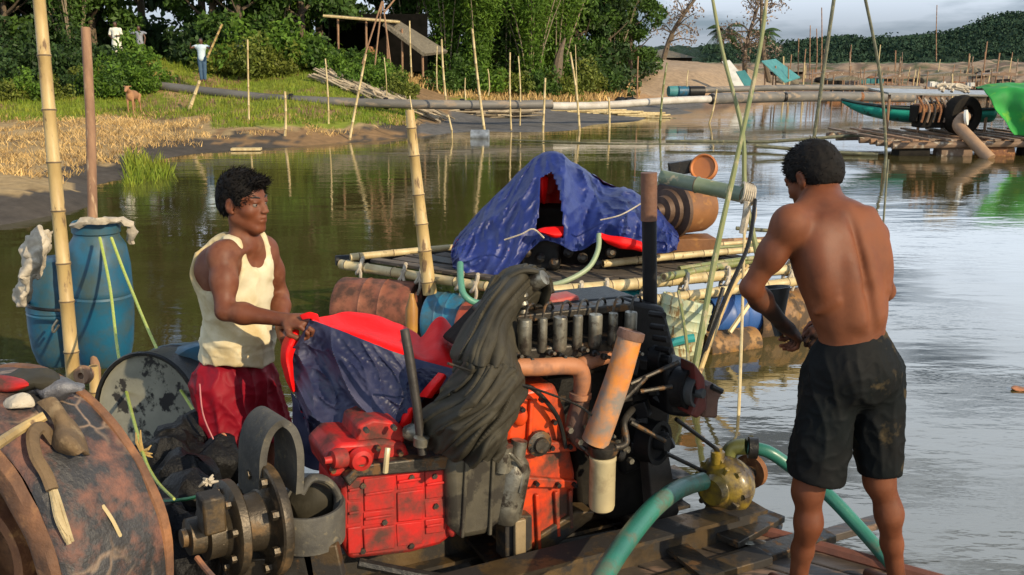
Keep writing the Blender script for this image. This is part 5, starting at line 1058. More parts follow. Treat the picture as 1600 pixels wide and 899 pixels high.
sd.ell(upper+lean*-.02, (.168, .105, .125), AL, .06); sd.ell(chest, (.160, .112, .15), AL, .06); sd.ell(T(chest, waist, .55), (.140, .100, .13), AL, .06); sd.ell(waist, (.124, .094, .12), AL, .06); sd.ell(pelv, (.142, .11, .13), AX, .06)
for q, s_ in ((shL, -1), (shR, 1)):
    sd.cap(neck-hf*.0+Vector((0, 0, -.012)), q.lerp(neck, .22), .054, .050, .05); sd.ell(q, (.058, .058, .062), k=.04)
    sd.ell(upper+rl*s_*.082-fl*.068+lean*-.025, (.052, .030, .075), AL, .022)        # shoulder blades
    sd.cap(upper+rl*s_*.055-fl*.075+lean*-.01, upper+rl*s_*.12-fl*.055+lean*.03, .018, .018, .02)
    sd.cap(chest+rl*s_*.035-fl*.082, waist+rl*s_*.032-fl*.075, .030, .034, .03)     # long back muscles
    sd.ell(chest+rl*s_*.12-fl*.03+lean*.0, (.045, .06, .12), AL, .05)
for k_ in range(4):  # hints of ribs on the flank
    for s_ in (-1, 1): sd.cap(chest+rl*s_*.10-fl*.075+lean*(-.03-.028*k_), chest+rl*s_*.150-fl*.02+lean*(-.055-.028*k_), .008, .008, .02)
sd.cap(upper-fl*.108+lean*.06, T(chest, waist, .5)-fl*.112, .005, .005, .03, True); sd.cap(T(chest, waist, .5)-fl*.114, waist-fl*.110-lean*.03, .006, .006, .03, True)
sd.cap(neck+Vector((.005, -.01, -.03)), hc-hf*.03-hu*.06, .058, .052, .035)
for sh, el, wr in ((shL, elL, wrL), (shR, elR, wrR)):
    mid = sh.lerp(el, .45); sd.cap(sh, mid, .050, .044, .03); sd.cap(mid, el, .043, .034, .03); m2 = el.lerp(wr, .3); sd.cap(el, m2, .035, .037, .02); sd.cap(m2, wr, .036, .024, .03)
    sd.ell(mid+Vector((.0, -.014, 0)), (.034, .034, .055), k=.03)
hand(sd, wrL, (P(1256, 532, 3.34)-wrL), (.45, .5, -.75), .9, 1.02, 1)
hand(sd, wrR, (P(1262, 530, 3.46)-wrR), (-.4, .2, -.8), .9, 1.0, -1)
for hp_, kn, an, s_ in ((hipL, knL, anL, -1), (hipR, knR, anR, 1)):
    sd.cap(hp_, kn, .088, .055, .05); c_ = T(kn, an, .30)-f*.020; sd.cap(kn, c_, .042, .043, .03); sd.cap(c_, T(kn, an, .62)-f*.008, .045, .034, .03); sd.cap(T(kn, an, .62)-f*.006, an, .036, .031, .03)
    sd.ell(T(kn, an, .28)-f*.028, (.032, .026, .075), k=.03)
    sd.cap(an+Vector((0, 0, -.03))-f*.02, an+f*.14+Vector((0, 0, -.053)), .035, .022, .03); sd.ell(an-f*.04+Vector((0, 0, -.044)), (.032, .034, .032), k=.02)
HR = head(sd, hc, hf, hr, hu, 1.0)
def stain_mat(m_):
    n = m_.node_tree; b = n.nodes['Principled BSDF']; a = n.nodes.new('ShaderNodeAttribute'); a.attribute_name = 'oil'; mx = n.nodes.new('ShaderNodeMixRGB'); mx.inputs[2].default_value = (.010, .008, .007, 1)
    old = b.inputs['Base Color'].links[0].from_socket; n.links.new(old, mx.inputs[1]); n.links.new(a.outputs['Fac'], mx.inputs[0]); n.links.new(mx.outputs[0], b.inputs['Base Color'])
stain_mat(M_skin2)
man2 = tag(sd.build('person', M_skin2), 'shirtless man in wet black shorts standing with his back to us', 'person')
oa = man2.data.attributes.new('oil', 'FLOAT', 'POINT'); ov = []
for v in man2.data.vertices:
    p = v.co; best = 9
    for a_, b_ in ((elL.lerp(wrL, .35), P(1256, 532, 3.34)), (elR.lerp(wrR, .4), P(1262, 530, 3.46))):
        d_ = b_-a_; t_ = max(0, min(1.3, (p-a_).dot(d_)/d_.length_squared)); best = min(best, (p-a_-d_*t_).length)
    k = max(0, min(1, (.075-best+fbm(p, 16)*.045)/.05)); foot = max(0, min(1, (.47-p.z+fbm(p, 14)*.06)/.1))*.55
    ov.append(max(k*.86, foot))
oa.data.foreach_set('value', ov)
eyes(HR, hr, hf, hu, man2); hairmesh(HR, hr, hf, hu, man2, 1.0, False, 9, top=.0, tuft=.012, n=4200)
# shorts
sd = SDF(Vector((.70, 2.75, .72)), Vector((1.62, 3.6, 1.45)), .006)
sd.ell(pelv+Vector((0, 0, .02)), (.143, .115, .155), AX, .05); sd.ell(pelv-f*.04+Vector((0, 0, -.02)), (.136, .10, .11), AX, .05)
hemL = P(1274, 757, 3.05); hemR = P(1377, 753, 3.08)
sd.cap(hipL+Vector((0, 0, .04)), P(1272, 768, 3.10), .096, .100, .035); sd.cap(hipR+Vector((0, 0, .04)), P(1376, 765, 3.13), .094, .072, .025)
wz = P(1328, 521, 3.02).z; hz = P(1320, 756, 3.05).z
sd.fn(lambda X, Y, Z: (hz+.010*np.sin(X*19+2)-Z)*-1, .004, True)
sd.fn(lambda X, Y, Z: (wz+.02*(Y-3.1)-Z), .004, True)
for kn, rr_ in ((P(1272, 768, 3.10), .074), (P(1376, 765, 3.13), .058)): sd.cap(kn+Vector((0, 0, .03)), kn-Vector((0, 0, .12)), rr_, rr_, .004, True)
M_sh2 = mat('black_shorts', (.004, .006, .0065), (.007, .007, .007), .7, scale=4, c3=(.085, .062, .03), t3=.64, s3=6, w3=.12, bump=.35, bscale=50, bdist=.003, spec=.12)
def wr_(p):
    k = max(0, min(1, (wz-.045-p.z)/.06))*max(0, min(1, (p.z-hz-.012)/.03))
    return ((1-abs(noise.noise(Vector((p.x*13+p.z*2.5, p.y*13, p.z*3)))))**4*.009-.003)*k+((1-abs(noise.noise(p*24)))**4*.004-.001)*k+(.0018*math.sin(p.x*170) if wz-.034 < p.z < wz-.008 else 0)
so = sd.build('shorts', M_sh2, man2, disp=wr_)
# what he holds: small dark funnel-shaped scoop
mb = MB(); c = P(1213, 487, 3.36); mb.lathe([(.012, -.09), (.02, -.05), (.05, .07), (.055, .09), (.05, .09), (.045, .07), (.0, .05)], c, (-.1, .1, 1), 20, cap=False)
thing('oil_funnel', mb, mat('dull_grey', (.05, .055, .055), (.03, .033, .035), .5, scale=6), 'small grey funnel held by the shirtless man', 'funnel')
# ============================================================ WORKING RAFT IN THE FOREGROUND
M_plank = mat('deck_wet', (.075, .058, .044), (.035, .029, .024), .45, scale=3, c3=(.19, .12, .08), t3=.58, s3=6, bump=.5, stretch=(.5, 2.5, 2), island=.3)
M_ochre = mat('ochre_steel', (.12, .075, .030), (.05, .036, .022), .45, metal=.3, scale=5, c3=(.03, .026, .022), t3=.52, s3=7, bump=.4)
wraft = empty('working_raft', (.2, 3.2, .2), 'working raft of oily steel beams and wet planks under the big engine', 'raft')
rnd = random.Random(31)
def ip(a, b, w, h, nm='beam', m_=M_ochre, up=(0, 0, 1)):      # I-beam
    a = Vector(a); b = Vector(b); mb = MB(); d = (b-a).normalized(); s = d.cross(Vector((0, 0, 1))).normalized(); u_ = s.cross(d)
    mb.beam(a+u_*(h/2-.008), b+u_*(h/2-.008), w, .016); mb.beam(a-u_*(h/2-.008), b-u_*(h/2-.008), w, .016); mb.beam(a, b, .014, h-.034); return mb.build(nm, m_, wraft)
ip((-1.75, 2.30, .40), (1.02, 3.69, .40), .13, .16); ip((-1.9, 2.75, .38), (.78, 4.08, .38), .13, .16)
for x in (-1.3, -.62, .05, .66): a = Vector((x, 2.50+(x+1.3)*.5, .34)); ip(a+Vector((.1, -.2, 0)), a+Vector((-.35, .75, 0)), .1, .10, m_=M_steel)
for k in range(9):          # deck boards at the right, along the far edge direction
    e = Vector((.83, -.56, 0)); n_ = Vector((-.56, -.83, 0)); p = Vector((.83, 3.80, .336))+n_*(.04+k*.135)
    mb = MB(); mb.beam(p-e*rnd.uniform(.0, .08)-e*(.0 if k < 3 else .3), p+e*rnd.uniform(1.35, 1.6), .125, .032); mb.build('deck_board', M_plank, wraft, bevel=.004)
for k in range(9):          # planks where the man in the vest stands
    mb = MB(); y = 3.55+k*.125; mb.beam((-2.0+rnd.uniform(-.1, .1), y, GZ-.018), (-.35+rnd.uniform(-.1, .2), y+rnd.uniform(-.02, .02), GZ-.018), .115, .03); mb.build('deck_board', M_plank, wraft, bevel=.004)
for k in range(6):
    mb = MB(); x = -2.0+k*.42; mb.lathe([(.1, -.4), (.24, -.38), (.24, .38), (.1, .4)], (x, 2.9+k*.28, .04), (1, .5, 0), 18); mb.build('float_drum', M_black, wraft)
mb = MB(); mb.tube([Vector((.84, 3.84, .35)), Vector((1.3, 3.50, .36)), Vector((1.9, 3.08, .36))], .03, 8); mb.build('rail', mat('rust_red', (.20, .07, .04), (.1, .04, .025), .6, scale=6, bump=.3), wraft)
mb = MB(); mb.add([(-.9, 3.3, .30), (.75, 3.95, .30), (.3, 4.1, .30), (-1.1, 3.6, .30)], [(0, 1, 2, 3)]); mb.build('bilge_sheet', M_dark, wraft, solid=.01)
for k in range(5):
    mb = MB(); p = Vector((-.55+k*.3, 2.72+k*.16, .33)); mb.beam(p, p+Vector((.95, .42, rnd.uniform(-.02, .05))), rnd.uniform(.05, .1), .035); mb.build('loose_board', [M_steel, M_plank, M_ochre][k % 3], wraft, bevel=.004)

# ------------------------------------------------------------ THE BIG ENGINE
M_red = mat('red_paint', (.50, .014, .012), (.36, .018, .014), .45, scale=5, c3=(.075, .030, .022), t3=.53, s3=8, w3=.22, bump=.35, bscale=30, bdist=.004, spec=.3)
M_org = mat('orange_paint', (.66, .070, .010), (.52, .030, .008), .40, scale=3.5, c3=(.06, .032, .02), t3=.51, s3=6, w3=.2, bump=.3, bscale=24, bdist=.004, spec=.35)
M_exh = mat('exhaust_rust', (.44, .18, .075), (.33, .13, .055), .6, scale=5, c3=(.13, .075, .055), t3=.58, s3=8, w3=.2, bump=.5, bscale=40, bdist=.003)
M_exo = mat('exhaust_orange', (.72, .25, .025), (.48, .17, .04), .6, scale=9, c3=(.22, .18, .145), t3=.50, s3=6, w3=.15, bump=.5, bscale=30, bdist=.004)
M_can = mat('filter_cream', (.50, .42, .24), (.38, .31, .18), .4, scale=4, c3=(.16, .11, .06), t3=.62, s3=6, w3=.2, bump=.15, coat=.2)
M_alu = mat('grimy_aluminium', (.28, .26, .20), (.10, .09, .07), .34, metal=.6, scale=10, c3=(.05, .04, .03), t3=.56, s3=14, bump=.3)
eng = empty('diesel_engine', P(800, 860, 3.4), 'large old diesel engine with red gearbox and orange block, half covered by black cloth', 'engine')
SL = .50
Q = lambda px, py, Y0=3.36: PS(px, py, Y0, SL)
nrm = Vector((SL, -1, 0)).normalized()      # towards us
def ebox(nm, px0, py0, px1, py1, Y0, dep, m_, bev=.012, jit=0):
    mb = MB(); mb.prism([Q(px0, py0, Y0), Q(px1, py0, Y0), Q(px1, py1, Y0), Q(px0, py1, Y0)], -nrm*dep); return mb.build(nm, m_, eng, bevel=bev)
def epr(nm, pts, Y0, dep, m_, bev=.012): mb = MB(); mb.prism([Q(*p, Y0) for p in pts], -nrm*dep); return mb.build(nm, m_, eng, bevel=bev)
def etube(nm, pts, r, m_, n=14, k=24):
    mb = MB(); c = curve([Q(p[0], p[1], p[2] if len(p) > 2 else 3.36) for p in pts], k); mb.tube(c, [r]*k if not hasattr(r, '__len__') else [r[0]+(r[1]-r[0])*i/(k-1) for i in range(k)], n); return mb.build(nm, m_, eng)
def bolts(nm, pp, Y0, r, m_, par=None):
    for p in pp: mb = MB(); q = Q(p[0], p[1], Y0); mb.cyl(q-nrm*.01, q+nrm*.012, r, n=6); mb.build(nm, m_, par or eng, smooth=20)
# gearbox
YG = 3.36
gb = epr('gearbox', [(533, 768), (556, 738), (600, 728), (700, 723), (716, 742), (716, 800), (708, 838), (688, 853), (640, 866), (546, 876), (534, 846)], YG, .30, M_red, .018)
def grow(name, l, w, h, Y0=YG-.004):
    mb = MB(); a = Q(*l[0], Y0)+nrm*h/2; b = Q(*l[1], Y0)+nrm*h/2; mb.beam(a, b, w, h, nrm); mb.build(name, M_red, gb, bevel=.004)
gx = [541, 566, 618, 662, 707]; rg = random.Random(4); RW_ = {0: [(0, 30), (34, 34), (72, 42)], 1: [(0, 50), (53, 20), (77, 37)], 2: [(0, 24), (28, 46), (78, 34)], 3: [(0, 44), (48, 24), (76, 22)]}
for a_ in range(4):
    for y_, hh in RW_[a_]:
        b_ = 0; top = lambda x: 752-(x-540)*.13+y_; x0, x1 = gx[a_]+1.4, gx[a_+1]-1.4
        if a_ == 3 and y_ > 70: x1 -= 12
        sh = rg.uniform(-2, 2); h_ = rg.uniform(.003, .010)
        mb = MB(); mb.prism([Q(x0, top(x0)+sh*.3, YG-.001), Q(x1, top(x1)+sh*.3, YG-.001), Q(x1-1, top(x1)+hh, YG-.001), Q(x0+1, top(x0)+hh, YG-.001)], nrm*h_); mb.build('raised_panel', M_red, gb, bevel=.0045, jit=.004, jsc=16)
        if rg.random() < .5: mb = MB(); mb.beam(Q(x0+3, top(x0)+hh*.5, YG-.012)+nrm*0, Q(x1-3, top(x1)+hh*.5, YG-.012), .009, .008, nrm); mb.build('rib', M_red, gb, bevel=.002)
bolts('bolt', [(566, 758), (642, 745), (678, 743), (566, 860), (642, 852), (600, 815), (680, 790)], YG, .011, M_steel, gb)
epr('flange', [(538, 748), (560, 728), (700, 712), (718, 722), (716, 734), (560, 746), (546, 762)], YG-.03, .30, M_steel, .006)
gu = epr('upper_housing', [(508, 716), (530, 694), (566, 692), (600, 688), (634, 694), (646, 726), (560, 742), (516, 748)], YG+.02, .24, M_red, .014)
epr('top_cover', [(556, 692), (560, 666), (584, 656), (622, 660), (634, 676), (632, 694)], YG+.05, .18, M_red, .010)
mb = MB(); mb.lathe([(.0, 0), (.042, 0), (.046, .012), (.036, .03), (.022, .034), (.02, .02), (0, .02)], Q(562, 716, YG), nrm, 20, cap=False); mb.build('port', M_red, eng)
mb = MB(); mb.lathe([(.0, -.03), (.032, -.03), (.036, 0), (.03, .02), (.014, .025), (.012, .05), (0, .05)], Q(527, 717, YG-.03), (-.8, -.6, .1), 16, cap=False); mb.build('plug', M_red, eng)
bolts('bolt', [(520, 735), (590, 700), (625, 708), (572, 672), (615, 668), (640, 720)], YG, .010, M_steel)
etube('oil_pipe', [(606, 700, YG-.04), (604, 716, YG-.05), (602, 738, YG-.04)], .010, M_can, 8)
mb = MB(); mb.lathe([(.0, 0), (.022, 0), (.03, .02), (.03, .05), (.018, .055), (0, .055)], Q(632, 676, YG), (1, -.2, .1), 14, cap=False); mb.build('breather', M_alu, eng)
epr('bell_housing', [(700, 722), (735, 700), (785, 690), (800, 750), (792, 812), (760, 838), (722, 846), (704, 826)], YG-.06, .34, mat('greasy_casting', (.085, .075, .052), (.05, .044, .032), .5, scale=6, c3=(.03, .026, .02), t3=.55, bump=.3, spec=.3), .03)
for p_ in [((722, 840), (730, 700)), ((765, 836), (772, 694))]: mb = MB(); mb.beam(Q(*p_[0], YG-.065), Q(*p_[1], YG-.065), .014, .016, nrm); mb.build('rib', MATS['greasy_casting'], eng, bevel=.004)
for k, (px, py) in enumerate([(712, 742), (708, 790), (706, 828), (716, 765)]): mb = MB(); mb.ball(Q(px, py, YG-.01), .02, 6, (1, 1, 1.4)); mb.build('lug', M_red, eng)
# starter motor and mounts beside the bell housing
mb = MB(); mb.lathe([(.0, -.16), (.045, -.16), (.06, -.13), (.062, .05), (.05, .08), (.032, .1), (.03, .16), (0, .16)], Q(800, 752, YG-.02), (.18, .1, 1), 20, cap=False); mb.build('starter_motor', M_alu, eng)
mb = MB(); mb.lathe([(.0, -.05), (.03, -.05), (.033, .05), (0, .05)], Q(786, 716, YG-.06), (.1, 0, 1), 16, cap=False); mb.build('solenoid', M_alu, eng)
ebox('mount_bracket', 790, 806, 832, 878, YG-.04, .09, M_ochre, .006); mb = MB(); mb.beam(Q(812, 812, YG-.065), Q(812, 874, YG-.065), .045, .02, nrm); mb.build('gusset', mat('gusset', (.30, .22, .12), (.2, .15, .08), .5, scale=6), eng, bevel=.004)
etube('starter_cable', [(780, 700, YG-.08), (800, 712, YG-.09), (816, 735, YG-.08), (812, 770, YG-.09)], .008, M_alu, 8)
# orange block
bl = epr('engine_block', [(806, 612), (868, 600), (884, 640), (892, 700), (900, 740), (896, 815), (880, 838), (838, 866), (806, 850), (794, 760), (790, 680)], YG+.02, .34, M_org, .02)
epr('block_flange', [(790, 700), (800, 694), (900, 690), (902, 706), (800, 714)], YG-.012, .05, M_org, .006)
epr('block_flange', [(796, 750), (806, 744), (902, 752), (904, 764), (806, 762)], YG-.006, .05, M_org, .006)
for l in [((838, 772), (842, 858)), ((868, 768), (872, 838)), ((890, 766), (892, 825)), ((830, 625), (826, 690))]: mb = MB(); mb.beam(Q(*l[0], YG+.01), Q(*l[1], YG+.01), .016, .02, nrm); mb.build('rib', M_org, bl, bevel=.004)
mb = MB(); mb.lathe([(.0, 0), (.042, 0), (.05, .012), (.05, .03), (.03, .036), (.028, .05), (0, .05)], Q(838, 690, YG+.01), nrm, 18, cap=False); mb.build('water_port', M_steel, bl)
bolts('bolt', [(806, 704), (830, 702), (862, 700), (890, 698), (806, 755), (838, 756), (872, 758), (898, 758), (816, 640), (846, 625), (866, 660)], YG-.018, .010, M_black, bl)
etube('oil_pipe', [(800, 614, YG-.03), (830, 606, YG-.04), (870, 650, YG-.03), (884, 700, YG-.03)], .009, M_black, 8)
mb = MB(); mb.ball(Q(812, 650, YG), .03, 8, (1, .5, 1.4)); mb.build('casting_boss', M_org, bl)
# cylinder heads, injection pump and the row of cans
epr('crankcase', [(640, 700), (760, 600), (1010, 560), (1050, 640), (1000, 740), (900, 800), (720, 800)], YG+.22, .34, M_black, .02)
epr('cylinder_head', [(740, 560), (800, 500), (1000, 478), (1030, 520), (1020, 575), (820, 600)], YG+.16, .34, M_dark, .02)
hd = epr('rocker_cover', [(770, 500), (790, 482), (990, 462), (1010, 480), (1000, 500), (800, 520)], YG+.22, .22, M_black, .015)
for i in range(7):
    px = 820+i*27.5; py = 522-i*2.2; mb = MB(); c = Q(px, py+2, YG+.015); r_ = [.026, .018, .027, .019, .027, .019, .025][i]
    mb.lathe([(0, -.07), (r_*.8, -.07), (r_, -.06), (r_, .052), (r_*.92, .060), (0, .062)], c, (0.02, 0, 1), 16, cap=False); mb.build('injector_can', M_alu, eng)
    etube('fuel_line', [(px, py-22, YG+.05), (px+5, py-42, YG+.06), (px+14, py-46, YG+.12), (px+18, py-30, YG+.2)], .0055, M_steel, 6, 12)
epr('pump_base', [(800, 548), (1000, 528), (1004, 548), (810, 572)], YG+.02, .16, M_steel, .01)
epr('pump_rail', [(802, 494), (990, 474), (992, 486), (806, 506)], YG+.10, .10, M_steel, .006)
for i in range(12): mb = MB(); mb.lathe([(.0, 0), (.013, 0), (.013, .02), (.007, .026), (.007, .05), (0, .05)], Q(806+i*17, 556-i*1.6+(i % 3)*7, YG-.005), nrm+Vector((0, 0, .2)), 8, cap=False); mb.build('fitting', [M_steel, M_black, M_alu][i % 3], eng)
for i in range(3): mb = MB(); c = Q(817, 462+i*13, YG+.12); mb.lathe([(0, -.012), (.016, -.012), (.022, 0), (.016, .012), (0, .012)], c, (0, 0, 1), 14, cap=False); mb.build('spring_cap', M_alu, eng)
mb = MB(); mb.lathe([(0, -.04), (.03, -.04), (.034, .0), (.03, .04), (0, .04)], Q(838, 440, YG+.16), (.8, -.4, .5), 16, cap=False); mb.build('filler_cap', M_alu, eng)
epr('red_bracket', [(860, 470), (905, 462), (910, 484), (866, 494)], YG+.24, .10, mat('faded_red', (.42, .05, .04), (.3, .12, .09), .6, scale=12, bump=.4), .008)
# exhaust
etube('exhaust_pipe', [(800, 574, YG-.03), (840, 574, YG-.05), (885, 572, YG-.05), (905, 577, YG-.05), (910, 596, YG-.05), (908, 622, YG-.04), (904, 660, YG-.03)], .033, M_exh, 18, 40)
etube('exhaust_pipe', [(905, 572, YG), (930, 562, YG+.02), (965, 552, YG+.06)], .030, M_exh, 16)
mb = MB(); c = Q(907, 618, YG-.045); mb.lathe([(.02, -.01), (.042, -.01), (.042, .01), (.02, .01)], c, (.05, 0, 1), 16); mb.build('clamp', M_exh, eng)
etube('exhaust_elbow', [(908, 625, YG-.04), (898, 668, YG-.03), (915, 692, YG-.04), (945, 688, YG-.08)], .034, mat('exhaust_dark', (.17, .085, .055), (.10, .055, .04), .7, scale=8, bump=.5), 16)
etube('muffler_pipe', [(984, 528, YG-.16), (966, 590, YG-.16), (945, 650, YG-.15), (930, 690, YG-.13)], [.046, .053], M_exo, 22, 30)
mb = MB(); c = Q(985, 525, YG-.16); mb.lathe([(.035, -.012), (.050, -.012), (.052, .0), (.05, .02), (.030, .022), (.025, -.03), (0, -.03)], c, Q(985, 525, YG-.16)-Q(966, 590, YG-.16), 22, cap=False); mb.build('pipe_rim', MATS['exhaust_dark'], eng)
# filter
mb = MB(); c = Q(941, 752, YG-.14); mb.lathe([(0, -.125), (.03, -.122), (.046, -.11), (.050, -.095), (.050, .085), (.052, .088), (.052, .10), (.045, .105), (0, .105)], c, (0, 0, 1), 28, cap=False); mb.build('oil_filter', M_can, eng)
mb = MB(); mb.lathe([(0, 0), (.05, 0), (.056, .012), (.056, .04), (.04, .05), (0, .05)], c+Vector((0, 0, .107)), (0, 0, 1), 24, cap=False); mb.build('filter_head', M_steel, eng)
etube('filter_pipe', [(960, 700, YG-.18), (978, 692, YG-.17), (975, 660, YG-.12), (988, 640, YG-.05)], .014, M_steel, 10)
for k in range(7): etube('hose_pipe', [(900+k*12, 690+(k % 3)*8, YG-.04), (920+k*10, 705+(k % 2)*9, YG-.08), (945+k*6, 700-(k % 3)*10, YG-.06)], .010+.004*(k % 3), [M_steel, M_black, M_alu, M_rust][k % 4], 8)
bolts('bolt', [(905, 690), (920, 706), (962, 690), (975, 700), (890, 672), (985, 720)], YG-.1, .012, M_alu)
# black end: fan, pulleys, brackets
M_bk = mat('black_paint_greasy', (.006, .006, .007), (.014, .013, .012), .5, spec=.2, scale=9, bump=.5, bscale=26, bdist=.006)
epr('timing_cover', [(985, 470), (1040, 480), (1060, 560), (1050, 640), (1040, 720), (975, 745), (960, 660), (975, 560)], YG+.12, .30, M_bk, .02)
def disc(nm, px, py, Y0, R_, w, m_, ax=(.75, -.65, .05), hub=.35):
    mb = MB(); c = Q(px, py, Y0); mb.lathe([(0, -w/2), (R_, -w/2), (R_*.93, 0), (R_, w/2), (R_*.8, w/2), (R_*.75, w/4), (R_*hub, w/4), (R_*hub*.9, w), (0, w)], c, ax, 30, cap=False); return mb.build(nm, m_, eng)
disc('fan_pulley', 1070, 606, YG-.12, .082, .06, M_bk); disc('belt_pulley', 1082, 612, YG-.16, .060, .05, mat('dull_black', (.05, .052, .05), (.035, .036, .035), .6, scale=8)); disc('crank_pulley', 1020, 690, YG-.02, .09, .07, M_bk); disc('idler_pulley', 1030, 560, YG-.02, .05, .05, M_bk)
epr('water_pump_body', [(1040, 575), (1085, 566), (1102, 590), (1104, 625), (1080, 655), (1045, 650)], YG-.09, .15, M_bk, .02)
epr('red_flange', [(1086, 568), (1102, 590), (1106, 640), (1090, 655), (1080, 650), (1092, 622), (1088, 590)], YG-.20, .10, mat('dark_red_paint', (.14, .02, .015), (.08, .03, .02), .6, scale=10, bump=.4), .008)
epr('flange_end', [(1104, 606), (1120, 600), (1130, 616), (1124, 626), (1122, 655), (1098, 654)], YG-.18, .08, MATS['exhaust_dark'], .012)
mb = MB(); mb.cyl(Q(1112, 604, YG-.2), Q(1128, 612, YG-.21), .012, n=8); mb.build('fitting', M_black, eng)
for k, (a, b) in enumerate([((985, 600), (1060, 566)), ((1000, 612), (1050, 604)), ((960, 640), (1010, 590)), ((985, 660), (1040, 690))]): etube('brace_rod', [(*a, YG-.12), (*b, YG-.14)], .009, M_steel, 8, 3)
for k in range(16): px = 975+rnd.uniform(0, 70); py = 540+rnd.uniform(0, 190); mb = MB(); mb.box(Q(px, py, YG+.0), (rnd.uniform(.02, .07), rnd.uniform(.03, .07), rnd.uniform(.02, .08)), (rnd.uniform(-.5, .5), rnd.uniform(-.5, .5), rnd.uniform(-.5, .5))); mb.build('bracket', M_bk, eng, bevel=.004)
for k, (px, py) in enumerate([(1032, 510), (1036, 528), (1040, 545), (1030, 490)]): mb = MB(); mb.cyl(Q(px-14, py, YG-.02), Q(px+8, py+3, YG-.1), .013, n=8); mb.build('stud', M_bk, eng)
epr('leg_support', [(1010, 690), (1040, 680), (1062, 800), (1046, 830), (1022, 826)], YG+.02, .07, mat('support_steel', (.07, .06, .05), (.04, .035, .03), .55, scale=8, bump=.3), .006)
epr('leg_support', [(842, 838), (900, 800), (930, 800), (925, 812), (850, 868), (835, 872)], YG+.0, .10, M_ochre, .006)
epr('sump', [(900, 700), (1010, 720), (1010, 800), (960, 815), (905, 800)], YG+.16, .24, M_dark, .02)
for k, (a, b) in enumerate([((1056, 655), (1128, 708)), ((1040, 708), (1102, 738))]): mb = MB(); mb.tube([Q(*a, YG-.1), P(*b, 3.72)], .0085, 8); mb.build('drive_belt', M_black, eng)
mb = MB(); mb.tube(curve([Q(700, 568, YG-.2), Q(760, 588, YG-.16), Q(830, 606, YG-.12), Q(900, 632, YG-.1), Q(925, 650, YG-.14)], 20), .005, 6); mb.build('wire', M_black, eng)
mb = MB(); mb.tube(curve([Q(560, 880, YG), Q(700, 905, YG-.1), Q(760, 892, YG-.1), Q(840, 880, YG)], 20), .02, 8); mb.build('drain_hose', M_black, eng)
# post
mb = MB(); mb.tube([P(1018, 640, 3.86), P(1015, 420, 3.86), P(1014, 272, 3.86)], .030, 14); po = mb.build('iron_post', M_bk); tag(po, 'tall black iron post with a rusty top rising above the engine', 'post')
mb = MB(); mb.tube([P(1014, 345, 3.856), P(1014, 300, 3.856), P(1014, 270, 3.856)], .033, 14); mb.build('rusty_collar', mat('brown_rust', (.17, .075, .04), (.10, .05, .03), .7, scale=9, bump=.5), po)
mb = MB(); mb.lathe([(.03, -.03), (.045, -.02), (.045, .02), (.03, .03)], P(1016, 530, 3.85), (0, 0, 1), 14); mb.build('clamp', M_bk, po)
# lever standing in front of the gearbox
mb = MB(); mb.tube([P(632, 515, 3.16), P(640, 560, 3.15), P(652, 640, 3.13), P(660, 710, 3.12)], [.016, .017, .016, .016], 12); lv = mb.build('gear_lever', mat('lever_grime', (.055, .048, .04), (.03, .026, .022), .5, metal=.3, scale=9, bump=.3), eng)
mb = MB(); mb.lathe([(.016, -.02), (.026, -.015), (.028, .015), (.018, .02)], P(658, 690, 3.11), (.1, 0, 1), 14); mb.build('boot', M_can if False else M_alu, lv)

# ------------------------------------------------------------ black cloth over the engine
def cf(u, v, p):
    dg = u*1.0+v*.55; k = .15+.85*min(1, max(0, v-.12)*1.8); ln = u*1.5+v*(1.7 if v > .5 else .9); w = math.sin(ln*26+noise.noise(Vector((u*2.2, v*2.2, 1)))*5)*.011*k; w2 = (1+noise.noise(Vector((ln*4.5, v*1.6-u*.6, 3))))**2*.022-max(0, 1-abs(v-.56)*9)*.045; w3 = math.sin(ln*58+noise.noise(Vector((u*3, v*3, 7)))*7)*.0035*k+(1-abs(noise.noise(Vector((ln*5, u*1.5-v, 2)))))**4*.022
    return Vector((w*.35, -w-w2-w3, w3*.4))+noise.noise_vector(p*5)*.015
Yc = lambda px, d=0: None
rowsC = [[(768, 432, 3.62), (800, 420, 3.66), (832, 418, 3.70), (854, 430, 3.74), (862, 452, 3.76)],
         [(748, 474, 3.52), (778, 448, 3.50), (812, 440, 3.52), (832, 450, 3.62), (838, 470, 3.70)],
         [(724, 512, 3.42), (752, 492, 3.36), (782, 488, 3.36), (800, 498, 3.44), (812, 512, 3.56)],
         [(706, 548, 3.30), (738, 545, 3.20), (772, 545, 3.20), (798, 554, 3.28), (814, 568, 3.40)],
         [(708, 575, 3.26), (738, 590, 3.10), (772, 594, 3.08), (800, 596, 3.16), (822, 612, 3.30)],
         [(690, 615, 3.22), (725, 630, 3.08), (760, 640, 3.06), (785, 645, 3.12), (800, 660, 3.24)],
         [(658, 655, 3.22), (696, 672, 3.06), (736, 684, 3.03), (770, 684, 3.07), (792, 690, 3.2)],
         [(654, 688, 3.28), (686, 708, 3.14), (726, 722, 3.08), (762, 716, 3.10), (786, 708, 3.22)]]
mb = MB(); mb.grid(net([[P(*q) for q in r_] for r_ in rowsC], 190, 230, cf))
M_cl = mat('black_cloth', (.050, .044, .031), (.030, .027, .019), .62, scale=5, c3=(.065, .058, .04), t3=.62, s3=9, w3=.2, bump=.3, bscale=45, bdist=.004, spec=.15)
thing('black_cloth', mb, M_cl, 'heavy greasy black cloth draped in folds over the engine', 'cloth', recalc=False, solid=.006)
mb = MB()   # loop at its head
mb.tube(pcurve([(790, 436, 3.55), (815, 424, 3.56), (842, 428, 3.58), (856, 450, 3.62), (850, 478, 3.66)], 20), .026, 10, flat=.5)
